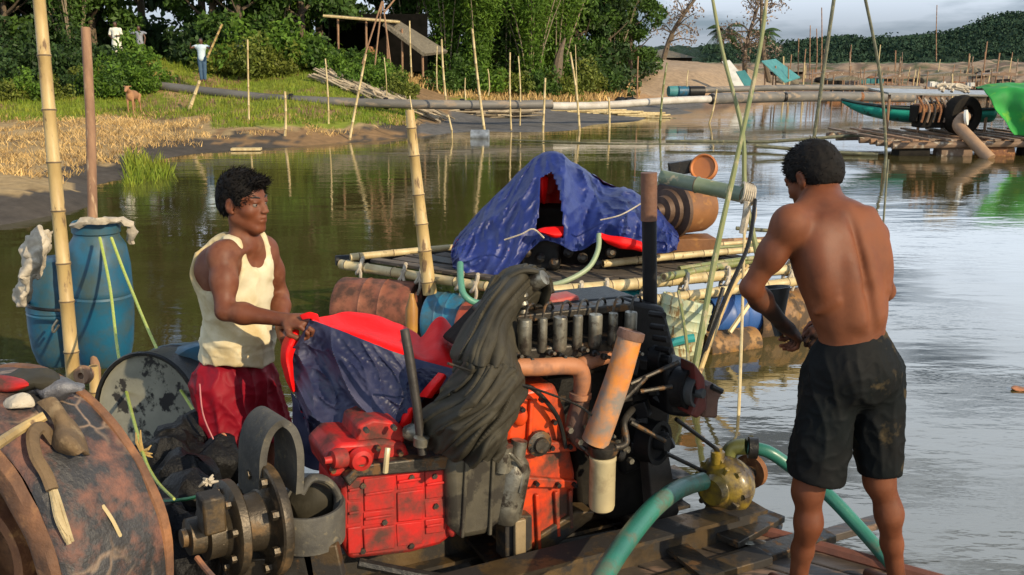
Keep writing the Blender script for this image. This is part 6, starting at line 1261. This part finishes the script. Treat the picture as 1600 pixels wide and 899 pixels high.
o = mb.build('cloth_hem', M_cl, bpy.data.objects['black_cloth'], jit=.01)

# ------------------------------------------------------------ the tarp being held up (blue outside, red inside)
def hf_(u, v, p):
    w = (1-abs(noise.noise(Vector((u*3.4-v*1.6, v*1.1+u*.5, 2)))))**5*.10; w2 = (1-abs(noise.noise(Vector((u*8-v*5, v*3+u*2, 6)))))**5*.022; w3 = (1-abs(noise.noise(Vector((u*19, v*15, 9)))))**5*.006
    k = min(1, v*4+.1); return Vector((.15, -1, .1))*(w+w2+w3-.05)*k
held = empty('held_tarp', P(560, 640, 3.5), 'blue tarp with red lining held up by the man in the vest', 'tarp')
front = [[(484, 500, 3.56), (520, 512, 3.55), (565, 530, 3.50), (610, 548, 3.48), (655, 562, 3.50), (722, 580, 3.42)],
         [(468, 528, 3.56), (505, 545, 3.50), (560, 560, 3.44), (605, 575, 3.42), (650, 585, 3.44), (700, 592, 3.44)],
         [(450, 560, 3.58), (498, 585, 3.44), (550, 600, 3.36), (600, 610, 3.34), (645, 612, 3.38), (676, 612, 3.44)],
         [(452, 600, 3.58), (490, 630, 3.40), (545, 640, 3.32), (595, 645, 3.30), (632, 638, 3.36), (656, 634, 3.44)],
         [(470, 640, 3.56), (494, 668, 3.40), (530, 680, 3.32), (575, 672, 3.32), (612, 664, 3.36), (640, 655, 3.44)],
         [(486, 680, 3.54), (500, 706, 3.42), (524, 716, 3.36), (552, 700, 3.38), (590, 690, 3.40), (622, 676, 3.46)]]
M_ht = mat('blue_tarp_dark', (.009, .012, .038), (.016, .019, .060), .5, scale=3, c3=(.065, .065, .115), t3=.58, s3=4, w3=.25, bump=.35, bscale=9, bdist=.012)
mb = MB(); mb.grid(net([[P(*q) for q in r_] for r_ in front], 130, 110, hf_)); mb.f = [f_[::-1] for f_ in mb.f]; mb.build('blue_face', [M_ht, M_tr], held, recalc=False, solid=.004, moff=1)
back = [[(482, 498, 3.58), (530, 491, 3.80), (580, 495, 3.9), (620, 508, 3.9), (650, 524, 3.86), (660, 528, 3.84), (686, 497, 3.9), (704, 512, 3.88), (712, 545, 3.80), (712, 560, 3.7)],
        [(486, 502, 3.57), (532, 506, 3.70), (580, 516, 3.75), (620, 530, 3.75), (645, 542, 3.72), (662, 548, 3.7), (684, 530, 3.74), (702, 545, 3.72), (712, 565, 3.66), (714, 572, 3.6)],
        [(490, 506, 3.58), (530, 522, 3.62), (576, 540, 3.60), (616, 556, 3.58), (645, 566, 3.56), (664, 570, 3.55), (686, 574, 3.55), (702, 578, 3.54), (712, 582, 3.52), (716, 584, 3.5)],
        [(500, 540, 3.66), (535, 580, 3.7), (580, 610, 3.7), (620, 620, 3.7), (650, 620, 3.7), (668, 618, 3.68), (690, 616, 3.66), (704, 612, 3.62), (714, 608, 3.6), (720, 604, 3.56)]]
mb = MB(); mb.grid(net([[P(*q) for q in r_] for r_ in back], 110, 50, lambda u, v, p: noise.noise_vector(p*5)*.022+noise.noise_vector(p*14)*.004)); mb.build('red_flap', M_tr, held, recalc=False, solid=.004)
def rs(pts): mb = MB(); mb.grid(net([[P(*q) for q in r_] for r_ in pts], 14, 36, lambda u, v, p: noise.noise_vector(p*12)*.010)); mb.build('red_hem', M_tr, held, recalc=False, solid=.004)
rs([[(452, 518, 3.60), (460, 514, 3.58), (468, 516, 3.58)], [(442, 540, 3.58), (452, 538, 3.52), (462, 540, 3.54)], [(440, 565, 3.56), (447, 566, 3.50), (455, 568, 3.52)], [(446, 590, 3.54), (452, 592, 3.49), (458, 594, 3.51)], [(454, 608, 3.54), (457, 611, 3.50), (460, 612, 3.52)]])
rs([[(688, 582, 3.40), (695, 584, 3.36), (698, 588, 3.38)], [(668, 602, 3.38), (678, 604, 3.33), (684, 606, 3.35)], [(656, 620, 3.38), (666, 622, 3.33), (674, 622, 3.35)]])
rs([[(642, 628, 3.36), (645, 634, 3.32), (646, 642, 3.34)], [(624, 648, 3.36), (634, 654, 3.30), (640, 662, 3.32)], [(608, 668, 3.36), (618, 676, 3.30), (628, 680, 3.32)], [(612, 692, 3.38), (618, 694, 3.33), (624, 694, 3.35)]])
rs([[(470, 492, 3.56), (482, 490, 3.54), (494, 494, 3.55)], [(474, 500, 3.54), (486, 500, 3.52), (498, 503, 3.53)]])
sk = [[(456, 610, 3.62), (474, 640, 3.6), (500, 680, 3.55)], [(458, 660, 3.64), (478, 690, 3.6), (510, 712, 3.55)], [(470, 720, 3.66), (490, 735, 3.6), (520, 740, 3.55)]]
mb = MB(); mb.grid(net([[P(*q) for q in r_] for r_ in sk], 30, 30, lambda u, v, p: noise.noise_vector(p*9)*.02)); mb.build('lower_fold', M_ht, held, recalc=False, solid=.004)
mb = MB(); mb.tube(pcurve([(535, 690, 3.3), (538, 706, 3.29), (541, 722, 3.29)], 6), .008, 6); mb.build('tie_cord', M_rag, held)

# ------------------------------------------------------------ coupling, rubber rings, tyre ring
YF = 2.82
cp = empty('drive_coupling', P(370, 880, YF), 'greasy flanged drive coupling with bolts left of the rubber rings', 'coupling')
ax = Vector((-.80, -.58, .05)); M_cpl = mat('coupling_steel', (.085, .066, .042), (.045, .036, .026), .42, metal=.5, scale=8, c3=(.18, .11, .05), t3=.60, s3=12, w3=.15, bump=.4)
c0 = P(412, 812, YF+.1)
mb = MB(); mb.lathe([(0, -.03), (.185, -.03), (.190, -.02), (.190, .0), (.183, .006), (.12, .006), (.10, .02), (.085, .09), (.10, .10)], c0, ax, 40, cap=False); mb.build('rear_flange', M_cpl, cp)
mb = MB(); mb.lathe([(.10, .09), (.150, .095), (.156, .10), (.156, .125), (.148, .13), (.10, .135), (.085, .15), (.085, .20), (.060, .205), (.058, .25), (.03, .255), (.028, .27), (0, .27)], c0, ax, 36, cap=False); mb.build('front_flange', M_cpl, cp)
d_, s_, u_ = frame(ax)
for k in range(8):
    a = k*math.pi/4+.3; q = c0+(s_*math.cos(a)+u_*math.sin(a))*.155
    mb = MB(); mb.cyl(q-ax*.02, q+ax*.028, .016, n=6); mb.build('bolt', M_cpl, cp, smooth=20)
    q = c0+(s_*math.cos(a+.2)+u_*math.sin(a+.2))*.120; mb = MB(); mb.cyl(q+ax*.12, q+ax*.150, .013, n=6); mb.build('bolt', M_cpl, cp, smooth=20)
mb = MB(); mb.box(P(330, 800, YF-.08), (.07, .08, .12), (0, 0, .6)); mb.build('key_block', M_ochre, cp, bevel=.008)
mb = MB(); mb.cyl(P(470, 812, YF+.25), P(560, 800, YF+.45), .05); mb.build('shaft', M_steel, cp)
for k, (a, b) in enumerate([((460, 850), (468, 900)), ((500, 850), (512, 905)), ((392, 868), (396, 905))]): mb = MB(); mb.beam(P(*a, YF+.1), P(*b, YF+.1), .12, .05); mb.build('mount_plate', [M_steel, M_ochre, M_cpl][k], cp, bevel=.006)
mb = MB(); mb.tube(pcurve([(308, 872, 2.6), (322, 890, 2.55), (340, 910, 2.5)], 8), .009, 8); mb.build('copper_pipe', M_exh, cp)
# star knot of pale rag on top
mb = MB(); q = P(326, 752, 2.72)
for k in range(6): a = k*1.05; mb.tube([q, q+Vector((math.cos(a)*.012, -.008, math.sin(a)*.01)), q+Vector((math.cos(a)*.030, 0, math.sin(a*1.3)*.022))], [.008, .006, .003], 6)
thing('rag_knot', mb, M_rag, 'small pale star shaped rag knot on top of the drive coupling', 'rag')
# rubber hoop
hoop = [(411, 790), (411, 742), (413, 708), (423, 678), (441, 662), (458, 672), (468, 700), (470, 735), (468, 772)]
pts = [P(px, py, 2.92) for px, py in hoop]; cv = curve(pts, 40); dv = Vector((-.105, .13, 0)); mb = MB(); rw = []
for i, p in enumerate(cv):
    t_ = (cv[min(i+1, 39)]-cv[max(i-1, 0)]).normalized(); nn_ = t_.cross(dv.normalized()).normalized(); rw.append([p+nn_*.013, p-nn_*.013, p-nn_*.013+dv, p+nn_*.013+dv, p+nn_*.013])
mb.grid(rw); mb.f += [(0, 1, 2, 3), tuple(39*5+k for k in (3, 2, 1, 0))]; mb.m += [0, 0]
thing('rubber_hoop', mb, M_rubber, 'upright grey rubber hoop like a bent strip of tyre', 'rubber ring', bevel=.004)
mb = MB(); c = P(482, 812, 2.98); mb.lathe([(.110, -.062), (.122, -.066), (.124, .06), (.119, .068), (.108, .066), (.104, -.05), (.110, -.062)], c, (.03, -.06, 1), 40, cap=False)
thing('rubber_ring', mb, M_rubber, 'wide grey rubber ring lying flat beside the red gearbox', 'rubber ring')
mb = MB(); c = P(492, 778, 3.08); mb.lathe([(0, -.07), (.07, -.06), (.085, .0), (.06, .05), (.03, .07), (0, .07)], c, (.15, -.1, 1), 20, cap=False)
mb.build('greasy_bundle', M_cl, jit=.025, jsc=14); tag(bpy.data.objects['greasy_bundle'], 'greasy folded rag bundle inside the flat rubber ring', 'rag')
mb = MB(); mb.tube(curve([P(470, 770, 2.95), P(486, 748, 2.97), P(512, 752, 3.0), P(528, 775, 3.02), P(526, 800, 3.0)], 16), .022, 10, flat=.6); thing('hose_offcut', mb, M_rubber, 'bent offcut of black hose over the flat rubber ring', 'hose')
# yellow pump
M_yel = mat('yellow_paint_worn', (.34, .23, .02), (.18, .12, .015), .28, scale=6, c3=(.045, .03, .015), t3=.50, s3=9, w3=.2, bump=.5, coat=.5)
pm_ = empty('water_pump', P(1130, 822, 3.72), 'worn yellow water pump on the deck edge with two green hoses', 'pump')
ax = Vector((-.72, -.69, 0)); c = P(1130, 760, 3.72)
mb = MB(); mb.lathe([(0, -.10), (.07, -.095), (.11, -.07), (.125, -.03), (.13, .0), (.122, .02), (.10, .05), (.07, .06), (.055, .09), (0, .09)], c, ax, 36, cap=False); mb.build('casing', M_yel, pm_)
d_, s_, u_ = frame(ax)
for k in range(8): a = k*math.pi/4; q = c+(s_*math.cos(a)+u_*math.sin(a))*.118; mb = MB(); mb.cyl(q-ax*.02, q+ax*.035, .012, n=6); mb.build('bolt', M_yel, pm_, smooth=20)
for a_ in (.4, 1.97): mb = MB(); mb.beam(c+(s_*math.cos(a_)+u_*math.sin(a_))*.115+ax*.045, c-(s_*math.cos(a_)+u_*math.sin(a_))*.115+ax*.045, .02, .02); mb.build('rib', M_yel, pm_, bevel=.004)
mb = MB(); mb.tube(curve([c+Vector((.03, .06, .09)), P(1138, 712, 3.78), P(1146, 700, 3.78), P(1166, 698, 3.76)], 14), .034, 16); mb.build('outlet_elbow', mat('green_brass', (.14, .15, .03), (.09, .09, .03), .4, scale=6, bump=.3), pm_)
mb = MB(); mb.lathe([(.03, -.02), (.045, -.018), (.045, .018), (.03, .02)], P(1176, 700, 3.75), (1, -.1, -.05), 18); mb.build('hose_clamp', M_black, pm_)
mb = MB(); mb.lathe([(0, -.02), (.028, -.02), (.03, .03), (.018, .035), (.018, .05), (0, .05)], c+Vector((-.03, 0, .125)), (0, 0, 1), 12, cap=False); mb.build('filler_plug', M_yel, pm_)
mb = MB(); mb.lathe([(0, 0), (.065, 0), (.07, .02), (.05, .06), (.03, .07), (.028, .12), (0, .12)], c+Vector((.08, .09, -.01)), -ax, 20, cap=False); mb.build('bearing_housing', M_steel, pm_)
mb = MB(); mb.lathe([(0, -.015), (.075, -.015), (.066, 0), (.075, .015), (.02, .02), (0, .02)], c+Vector((.16, .18, -.01)), -ax, 24, cap=False); mb.build('belt_pulley', M_rust, pm_)
mb = MB(); mb.box(P(1150, 815, 3.72), (.34, .26, .03), (0, 0, .75)); mb.build('base_plate', M_steel, pm_, bevel=.004)
mb = MB(); mb.beam(P(1120, 800, 3.72), P(1128, 816, 3.72), .12, .05); mb.build('foot', M_yel, pm_, bevel=.006)
mb = MB(); mb.lathe([(0, -.012), (.13, -.012), (.135, 0), (.12, .01), (0, .012)], P(1182, 812, 3.8), (.05, 0, 1), 24, cap=False, sq=.8); thing('iron_disc', mb, M_steel, 'flat dark iron disc lying on the deck edge right of the yellow pump', 'disc')
for k in range(5): mb = MB(); q = P(1165+k*10, 835+(k % 3)*9, 3.55); q.z = .375; mb.ball(q, .014+.006*(k % 3), 6, (1.6, 1, .5)); thing('metal_scrap', mb, M_alu, 'small piece of shiny scrap lying on the deck below the pump', 'scrap', 'shiny scraps on the deck', jit=.006)
M_gh = mat('green_hose', (.022, .155, .105), (.018, .115, .085), .42, scale=5, c3=(.07, .11, .07), t3=.58, s3=6, bump=.15, bscale=90, coat=.2)
mb = MB(); cv = pcurve([(1098, 752, 3.66), (1060, 765, 3.52), (1020, 795, 3.3), (975, 850, 3.05), (940, 905, 2.85), (915, 960, 2.7)], 60); mb.tube(cv, .037, 20); thing('green_hose', mb, M_gh, 'thick green hose running from the yellow pump to the picture bottom', 'hose')
mb = MB(); cv = pcurve([(1168, 700, 3.76), (1200, 706, 3.74), (1240, 733, 3.72), (1290, 770, 3.6), (1340, 822, 3.5), (1390, 880, 3.38), (1430, 935, 3.3)], 60); mb.tube(cv, .027, 20); thing('green_hose', mb, M_gh, 'green hose curving behind the legs of the shirtless man', 'hose')

# ------------------------------------------------------------ left: wheel, drums, barrels, poles
M_tread = mat('cracked_lagging', (.042, .040, .040), (.020, .019, .019), .55, scale=3.5, c3=(.18, .08, .055), t3=.57, s3=8, w3=.16, bump=.9, bscale=13, bdist=.02)
def add_cracks(m_):
    n = m_.node_tree; N = n.nodes; Lk = n.links.new; b = N['Principled BSDF']; v = N.new('ShaderNodeTexVoronoi'); v.feature = 'DISTANCE_TO_EDGE'; v.inputs['Scale'].default_value = 11
    t = N.new('ShaderNodeTexCoord'); nz_ = N.new('ShaderNodeTexNoise'); nz_.inputs['Scale'].default_value = 8; mx = N.new('ShaderNodeMixRGB'); mx.inputs[0].default_value = .12; Lk(t.outputs['Object'], mx.inputs[1]); Lk(t.outputs['Object'], nz_.inputs[0]); Lk(nz_.outputs[1], mx.inputs[2]); Lk(mx.outputs[0], v.inputs[0])
    r = N.new('ShaderNodeValToRGB'); r.color_ramp.elements[0].position = .0; r.color_ramp.elements[1].position = .075; r.color_ramp.elements[0].color = (1, 1, 1, 1); r.color_ramp.elements[1].color = (0, 0, 0, 1); Lk(v.outputs[0], r.inputs[0])
    k = N.new('ShaderNodeTexNoise'); k.inputs['Scale'].default_value = 3; Lk(t.outputs['Object'], k.inputs[0]); kr = N.new('ShaderNodeMapRange'); kr.inputs['From Min'].default_value = .40; kr.inputs['From Max'].default_value = .56; Lk(k.outputs[0], kr.inputs[0])
    mu = N.new('ShaderNodeMath'); mu.operation = 'MULTIPLY'; Lk(r.outputs[0], mu.inputs[0]); Lk(kr.outputs[0], mu.inputs[1])
    old = b.inputs['Base Color'].links[0].from_socket; m2 = N.new('ShaderNodeMixRGB'); m2.inputs[2].default_value = (.25, .17, .11, 1); Lk(mu.outputs[0], m2.inputs[0]); Lk(old, m2.inputs[1]); Lk(m2.outputs[0], b.inputs['Base Color'])
add_cracks(M_tread)
M_side = mat('rusty_side', (.19, .085, .038), (.09, .045, .024), .7, scale=5, c3=(.32, .16, .07), t3=.6, s3=9, w3=.15, bump=.8, bscale=22, bdist=.01)
wh = empty('big_wheel', (-1.3, 2.0, .35), 'huge rusty dredge wheel with cracked dark tread at the picture corner', 'wheel')
ax = Vector((-.443, -.896, .029)).normalized(); cw = Vector((-1.3745, 2.5725, .931)); RW = .4926
mb = MB(); mb.lathe([(RW-.02, -.02), (RW, 0), (RW+.004, .05), (RW+.006, .15), (RW, .25), (RW-.012, .272), (RW-.03, .28)], cw, ax, 90, cap=False); mb.build('tread', M_tread, wh, jit=.010, jsc=7)
mb = MB(); mb.lathe([(RW-.03, .275), (RW-.05, .295), (RW-.09, .30), (RW-.12, .285), (RW-.14, .25), (RW-.15, .05), (RW-.18, .03), (.1, .02), (0, .02)], cw, ax, 80, cap=False); mb.build('side_wall', M_side, wh, jit=.008, jsc=8)
mb = MB(); mb.lathe([(RW-.03, -.030), (RW+.004, -.026), (RW+.006, -.014), (RW+.004, -.002), (RW-.004, .002)], cw, ax, 90, cap=False); mb.build('rim', mat('rim_rust', (.28, .12, .045), (.13, .06, .03), .7, scale=7, c3=(.10, .05, .03), t3=.56, s3=9, w3=.2, bump=.8, bscale=26, bdist=.01), wh, jit=.008, jsc=9)
mb = MB(); mb.lathe([(RW-.02, -.02), (RW-.15, -.03), (.12, -.03), (0, -.03)], cw, ax, 60, cap=False); mb.build('back_plate', M_side, wh)
for rr_, tt in ((.28, .10), (.21, .14), (.14, .18)):
    mb = MB(); mb.lathe([(rr_-.018, tt-.05), (rr_+.018, tt-.05), (rr_+.018, tt), (rr_-.018, tt), (rr_-.018, tt-.05)], cw, ax, 50, cap=False); mb.build('hub_ring', [M_side, M_rust, M_steel][int(tt*10) % 3], wh)
for k in range(10): d_, s_, u_ = frame(ax); a = k*.628; q = cw+(s_*math.cos(a)+u_*math.sin(a))*.245; mb = MB(); mb.cyl(q+ax*.0, q+ax*.1, .018, n=6); mb.build('bolt', M_rust, wh)
# things lying on the wheel
M_strap = mat('brown_strap', (.15, .095, .045), (.085, .055, .028), .8, scale=9, c3=(.22, .155, .085), t3=.6, bump=.7)
def wc(px, py, out=.02, back=0):    # point on the tread under a pixel
    d = ray(px, py); lo, hi = .5, 4.0; O = Vector((0, 0, HC)); best = None
    for i in range(400):
        t = .8+i*.01; q = O+d*t; w = q-cw; a_ = w.dot(ax); rad = (w-ax*a_).length
        if rad < RW+out and -.06 < a_ < .31: return q
    return O+d*2.2
mb = MB(); mb.tube(curve([P(-20, 705, 1.95), wc(30, 672, .04), wc(70, 650, .05)], 10), .013, 8); thing('wooden_stick', mb, M_bam, 'thin wooden stick lying on top of the big rusty wheel', 'stick')
mb = MB(); mb.grid(net([[wc(60, 632, .03), wc(78, 628, .05), wc(90, 640, .03)], [wc(84, 660, .03), wc(100, 655, .06), wc(112, 668, .03)], [wc(88, 690, .03), wc(108, 692, .07), wc(130, 694, .03)], [wc(108, 708, .02), wc(125, 714, .05), wc(138, 712, .02)]], 26, 34, lambda u, v, p: noise.noise_vector(p*14)*.015))
thing('leather_flap', mb, M_strap, 'worn brown leather flap hanging over the big rusty wheel', 'leather', solid=.012, recalc=False)
mb = MB(); mb.tube(curve([wc(84, 690, .02), wc(66, 668, .04), wc(52, 680, .04), wc(56, 712, .03), wc(72, 740, .02), wc(82, 765, .02)], 24), .017, 8, flat=.6); thing('curved_strap', mb, M_strap, 'bent brown strap curling on the tread of the big wheel', 'strap')
mb = MB()
for k in range(7): o_ = rnd.uniform(-6, 6); mb.tube(curve([wc(78+o_*.4, 750, .012), wc(86+o_, 780, .014), wc(94+o_*1.4, 812, .014), wc(108+o_*.8, 845+rnd.uniform(-10, 8), .012)], 14), .006, 5)
thing('frayed_rope', mb, mat('frayed_jute', (.45, .36, .2), (.3, .23, .12), .9, scale=20, bump=.5), 'frayed pale rope end lying down the tread of the wheel', 'rope')
mb = MB(); mb.tube(curve([wc(160, 790, .01), wc(175, 812, .012), wc(188, 838, .01)], 8), .005, 5); thing('wire_bit', mb, M_bamy, 'short pale wire stuck on the cracked tread', 'wire')
def rag(nm, cp_, r_, m_, lab, sq=(1.6, 1, .5), j=.03): mb = MB(); mb.ball(cp_, r_, 9, sq); return thing(nm, mb, m_, lab, 'rag', jit=j, jsc=16)
rag('red_rag', wc(4, 604, .03)+Vector((0, .02, 0)), .035, M_red, 'small red rag on top of the big wheel', (2, 1, .45), .012)
rag('grey_rag', wc(84, 606, .03), .05, mat('grey_foil', (.16, .16, .17), (.07, .07, .08), .35, scale=12, bump=.8), 'crumpled grey plastic lying on the big wheel under the bamboo')
rag('pale_rag', wc(28, 632, .02), .025, M_rag, 'little pale scrap on top of the big wheel')
rag('dark_rag', wc(52, 596, .03), .05, M_cl, 'dark crumpled rag on the rear rim of the big wheel')

M_blk = mat('black_plastic', (.004, .004, .005), (.008, .008, .008), .5, spec=.2, scale=8, bump=.8, bscale=20, bdist=.02)
# black drum with grey end, blue drum behind, dark heap
dr = empty('oil_drum', P(255, 700, 4.3), 'tilted black oil drum showing its grey spattered end', 'drum')
ax = Vector((-.30, -.94, .14)).normalized(); c = P(238, 645, 4.2)
M_gend = mat('spattered_end', (.24, .23, .17), (.15, .145, .11), .6, scale=4, c3=(.018, .016, .014), t3=.56, s3=9, w3=.05, bump=.3)
mb = MB(); mb.lathe([(.27, -.5), (.285, -.49), (.285, -.2), (.293, -.19), (.285, -.18), (.285, .03), (.292, .04), (.285, .05), (.272, .045)], c, ax, 40, cap=False); mb.build('shell', M_black, dr)
mb = MB(); mb.lathe([(.272, .03), (.26, .025), (.10, .028), (0, .028)], c, ax, 36, cap=False); mb.build('drum_end', M_gend, dr)
dr2 = MB(); ax2 = Vector((.55, -.8, .25)).normalized(); dr2.lathe([(0, -.34), (.2, -.33), (.215, -.3), (.22, 0), (.215, .3), (.2, .33), (0, .34)], P(292, 604, 4.55), ax2, 30, cap=False); thing('blue_drum', dr2, M_blue, 'faded blue drum wedged between the black drum and the maroon shorts', 'drum')
for k, (px, py, Y, r_) in enumerate([(300, 705, 3.8, .14), (266, 735, 3.6, .13), (286, 800, 3.2, .12), (270, 850, 3.0, .12), (338, 728, 3.65, .09), (222, 735, 4.0, .10), (300, 880, 2.95, .12), (290, 760, 3.4, .12)]):
    mb = MB(); q = P(px, py, Y); mb.ball(q, r_, 16, (1, 1, 1.15)); thing('black_sack', mb, M_blk, 'crumpled black plastic sack in the dark heap behind the coupling', 'sack', 'black sacks heaped between wheel and coupling', jit=.05, jsc=13)
for k in range(6): mb = MB(); q = P(232+k*26, 790+(k % 3)*22, 3.05); mb.beam(q, q+Vector((.25, .15, rnd.uniform(-.1, .1))), .04, .025); thing('scrap_bar', mb, M_steel, 'oily scrap bar poking out of the dark heap of sacks', 'scrap bar', 'scrap bars in the dark heap')
# two blue barrels
bs = empty('blue_barrel', P(155, 566, 6.1), 'larger blue plastic barrel with the narrow neck, tied to the bamboo', 'barrel')
def barrel(px, top, bot, w, Y, root, neck=True):
    c = P(px, (top+bot)/2, Y); hgt = P(px, top, Y).z-P(px, bot, Y).z; R_ = w/2; h = hgt/2
    pr = [(0, -h), (R_*.72, -h), (R_*.80, -h+.02), (R_*.93, -h*.7), (R_, -h*.3), (R_*1.0, -h*.06), (R_*1.02, -h*.03), (R_*.985, 0), (R_*1.02, h*.03), (R_, h*.08), (R_*.98, h*.4), (R_*.88, h*.68)]
    pr += [(R_*.70, h*.80), (R_*.69, h*.84), (R_*.74, h*.86), (R_*.74, h*.98), (R_*.70, h), (R_*.64, h), (R_*.62, h*.9), (0, h*.88)] if neck else [(R_*.75, h*.85), (R_*.6, h*.96), (R_*.3, h), (0, h)]
    mb = MB(); mb.lathe([(a, b) for a, b in pr], c, (.03, 0, 1), 40, cap=False); o = mb.build('shell', M_blue, root); return c, R_, h
c1, R1, h1 = barrel(157, 348, 568, .40, 6.1, bs)
bs2 = empty('blue_barrel', P(85, 566, 6.3), 'smaller blue barrel half hidden behind the bamboo, draped with a rag', 'barrel')
c2, R2, h2 = barrel(92, 402, 566, .40, 6.32, bs2, False)
for cc, RR, zz in ((c1, R1*1.03, -.02), (c1, R1*1.03, -.05)):
    mb = MB(); mb.tube([Vector(((c1.x+c2.x)/2+math.cos(t)*(RR+.12), (c1.y+c2.y)/2+math.sin(t)*(RR+.05), c1.z+zz-.06+math.cos(t)*.0)) for t in [i*2*math.pi/48 for i in range(48)]], .011, 6, closed=True)
    thing('tie_rope', mb, M_black, 'dark rope tied round both blue barrels', 'rope', 'ropes round the barrels') if zz == -.02 else None
mb = MB(); mb.tube(pcurve([(90, 500, 5.95), (82, 512, 5.93), (84, 520, 5.93), (92, 508, 5.93)], 8), .008, 6); thing('wire_hook', mb, M_alu, 'small bent wire hanging on the smaller blue barrel', 'wire')
mb = MB(); mb.grid(net([[P(40, 378, 6.05), P(62, 362, 6.0), P(90, 360, 6.1)], [P(34, 402, 6.0), P(56, 395, 5.9), P(80, 384, 6.05)], [P(26, 440, 6.0), P(44, 435, 5.88), P(60, 430, 6.0)], [P(22, 470, 6.05), P(36, 478, 5.95), P(46, 472, 6.05)]], 40, 50, lambda u, v, p: noise.noise_vector(p*9)*.05+noise.noise_vector(p*28)*.02))
thing('torn_sacking', mb, M_rag, 'torn pale sacking hanging from the smaller blue barrel', 'rag', solid=.01, recalc=False)
mb = MB(); mb.tube(pcurve([(112, 352, 5.95), (135, 347, 5.92), (165, 345, 5.95), (195, 347, 6.1), (206, 360, 6.15), (203, 378, 6.2)], 20), .026, 8); mb.build('sacking_collar', M_rag, jit=.025, jsc=20); tag(bpy.data.objects['sacking_collar'], 'pale sacking stuffed round the neck of the larger blue barrel', 'rag')
bamboo('bamboo_pole', P(118, 640, 5.55), P(58, -25, 5.75), .042, .034, 'thick yellow bamboo pole crossing in front of the blue barrels', 'pole', mats=(M_bam, M_bamd), sp=.30, bend=.02)
mb = MB(); mb.tube([P(150, 665, 5.9), P(149, 560, 5.95), P(142, 200, 6.3), P(134, 44, 6.45)], [.036, .032, .030, .030], 10); thing('wooden_pole', mb, M_wood, 'reddish brown wooden pole rising behind the larger blue barrel', 'pole')
bamboo('bamboo_stub', P(152, 675, 5.7), P(146, 572, 5.7), .032, .03, 'short bamboo stub standing under the larger blue barrel', 'pole', mats=(M_bam, M_bamd), sp=.2)
mb = MB(); mb.lathe([(.02, -.03), (.05, -.03), (.06, 0), (.05, .03), (.02, .03), (.02, -.03)], P(131, 586, 5.5), (-.2, -1, .1), 20, cap=False); thing('rope_ring', mb, M_wood, 'small round wooden ring between the bamboo pole and the stub', 'ring')
for i, (pp, lab) in enumerate([([(156, 372, 5.85), (172, 450, 5.4), (186, 560, 4.7), (218, 690, 3.6), (240, 745, 3.25), (272, 780, 2.95)], 'yellow green rope hanging steeply from the larger blue barrel'), ([(174, 372, 5.85), (200, 440, 5.5), (245, 545, 4.7), (295, 630, 4.0), (330, 682, 3.75), (352, 712, 3.62)], 'yellow green rope running from the barrel to the maroon shorts')]):
    mb = MB(); mb.tube(pcurve(pp, 40), [.0095-.0045*i/39 for i in range(40)], 7); thing('nylon_rope', mb, mat('lime_rope', (.32, .42, .05), (.45, .48, .12), .5, scale=40, bump=.4), lab, 'rope')
mb = MB(); mb.tube(pcurve([(205, 778, 3.2), (245, 784, 3.1), (290, 780, 2.95), (330, 770, 2.9)], 14), .006, 6); thing('green_string_line', mb, mat('green_cord', (.02, .22, .10), None, .5, bump=0), 'thin green cord lying above the dark heap', 'cord')
mb = MB(); q = P(222, 706, 3.5)
for k in range(8): a = rnd.uniform(0, 6.3); mb.tube([q, q+Vector((math.cos(a)*.03, -.01, math.sin(a)*.05)), q+Vector((math.cos(a)*.04, 0, math.sin(a)*.09))], [.008, .006, .002], 5)
thing('rope_knot', mb, mat('straw_rope', (.45, .3, .1), (.3, .2, .08), .9, scale=20), 'knot of straw coloured rope on the steep yellow green rope', 'rope')
# floating leaf
mb = MB(); q = G(1592, 607, .012); mb.ball(q, .05, 7, (1.2, .8, .25)); thing('dead_leaf', mb, M_exh, 'curled dead brown leaf floating at the right picture edge', 'leaf', jit=.012, jsc=20)
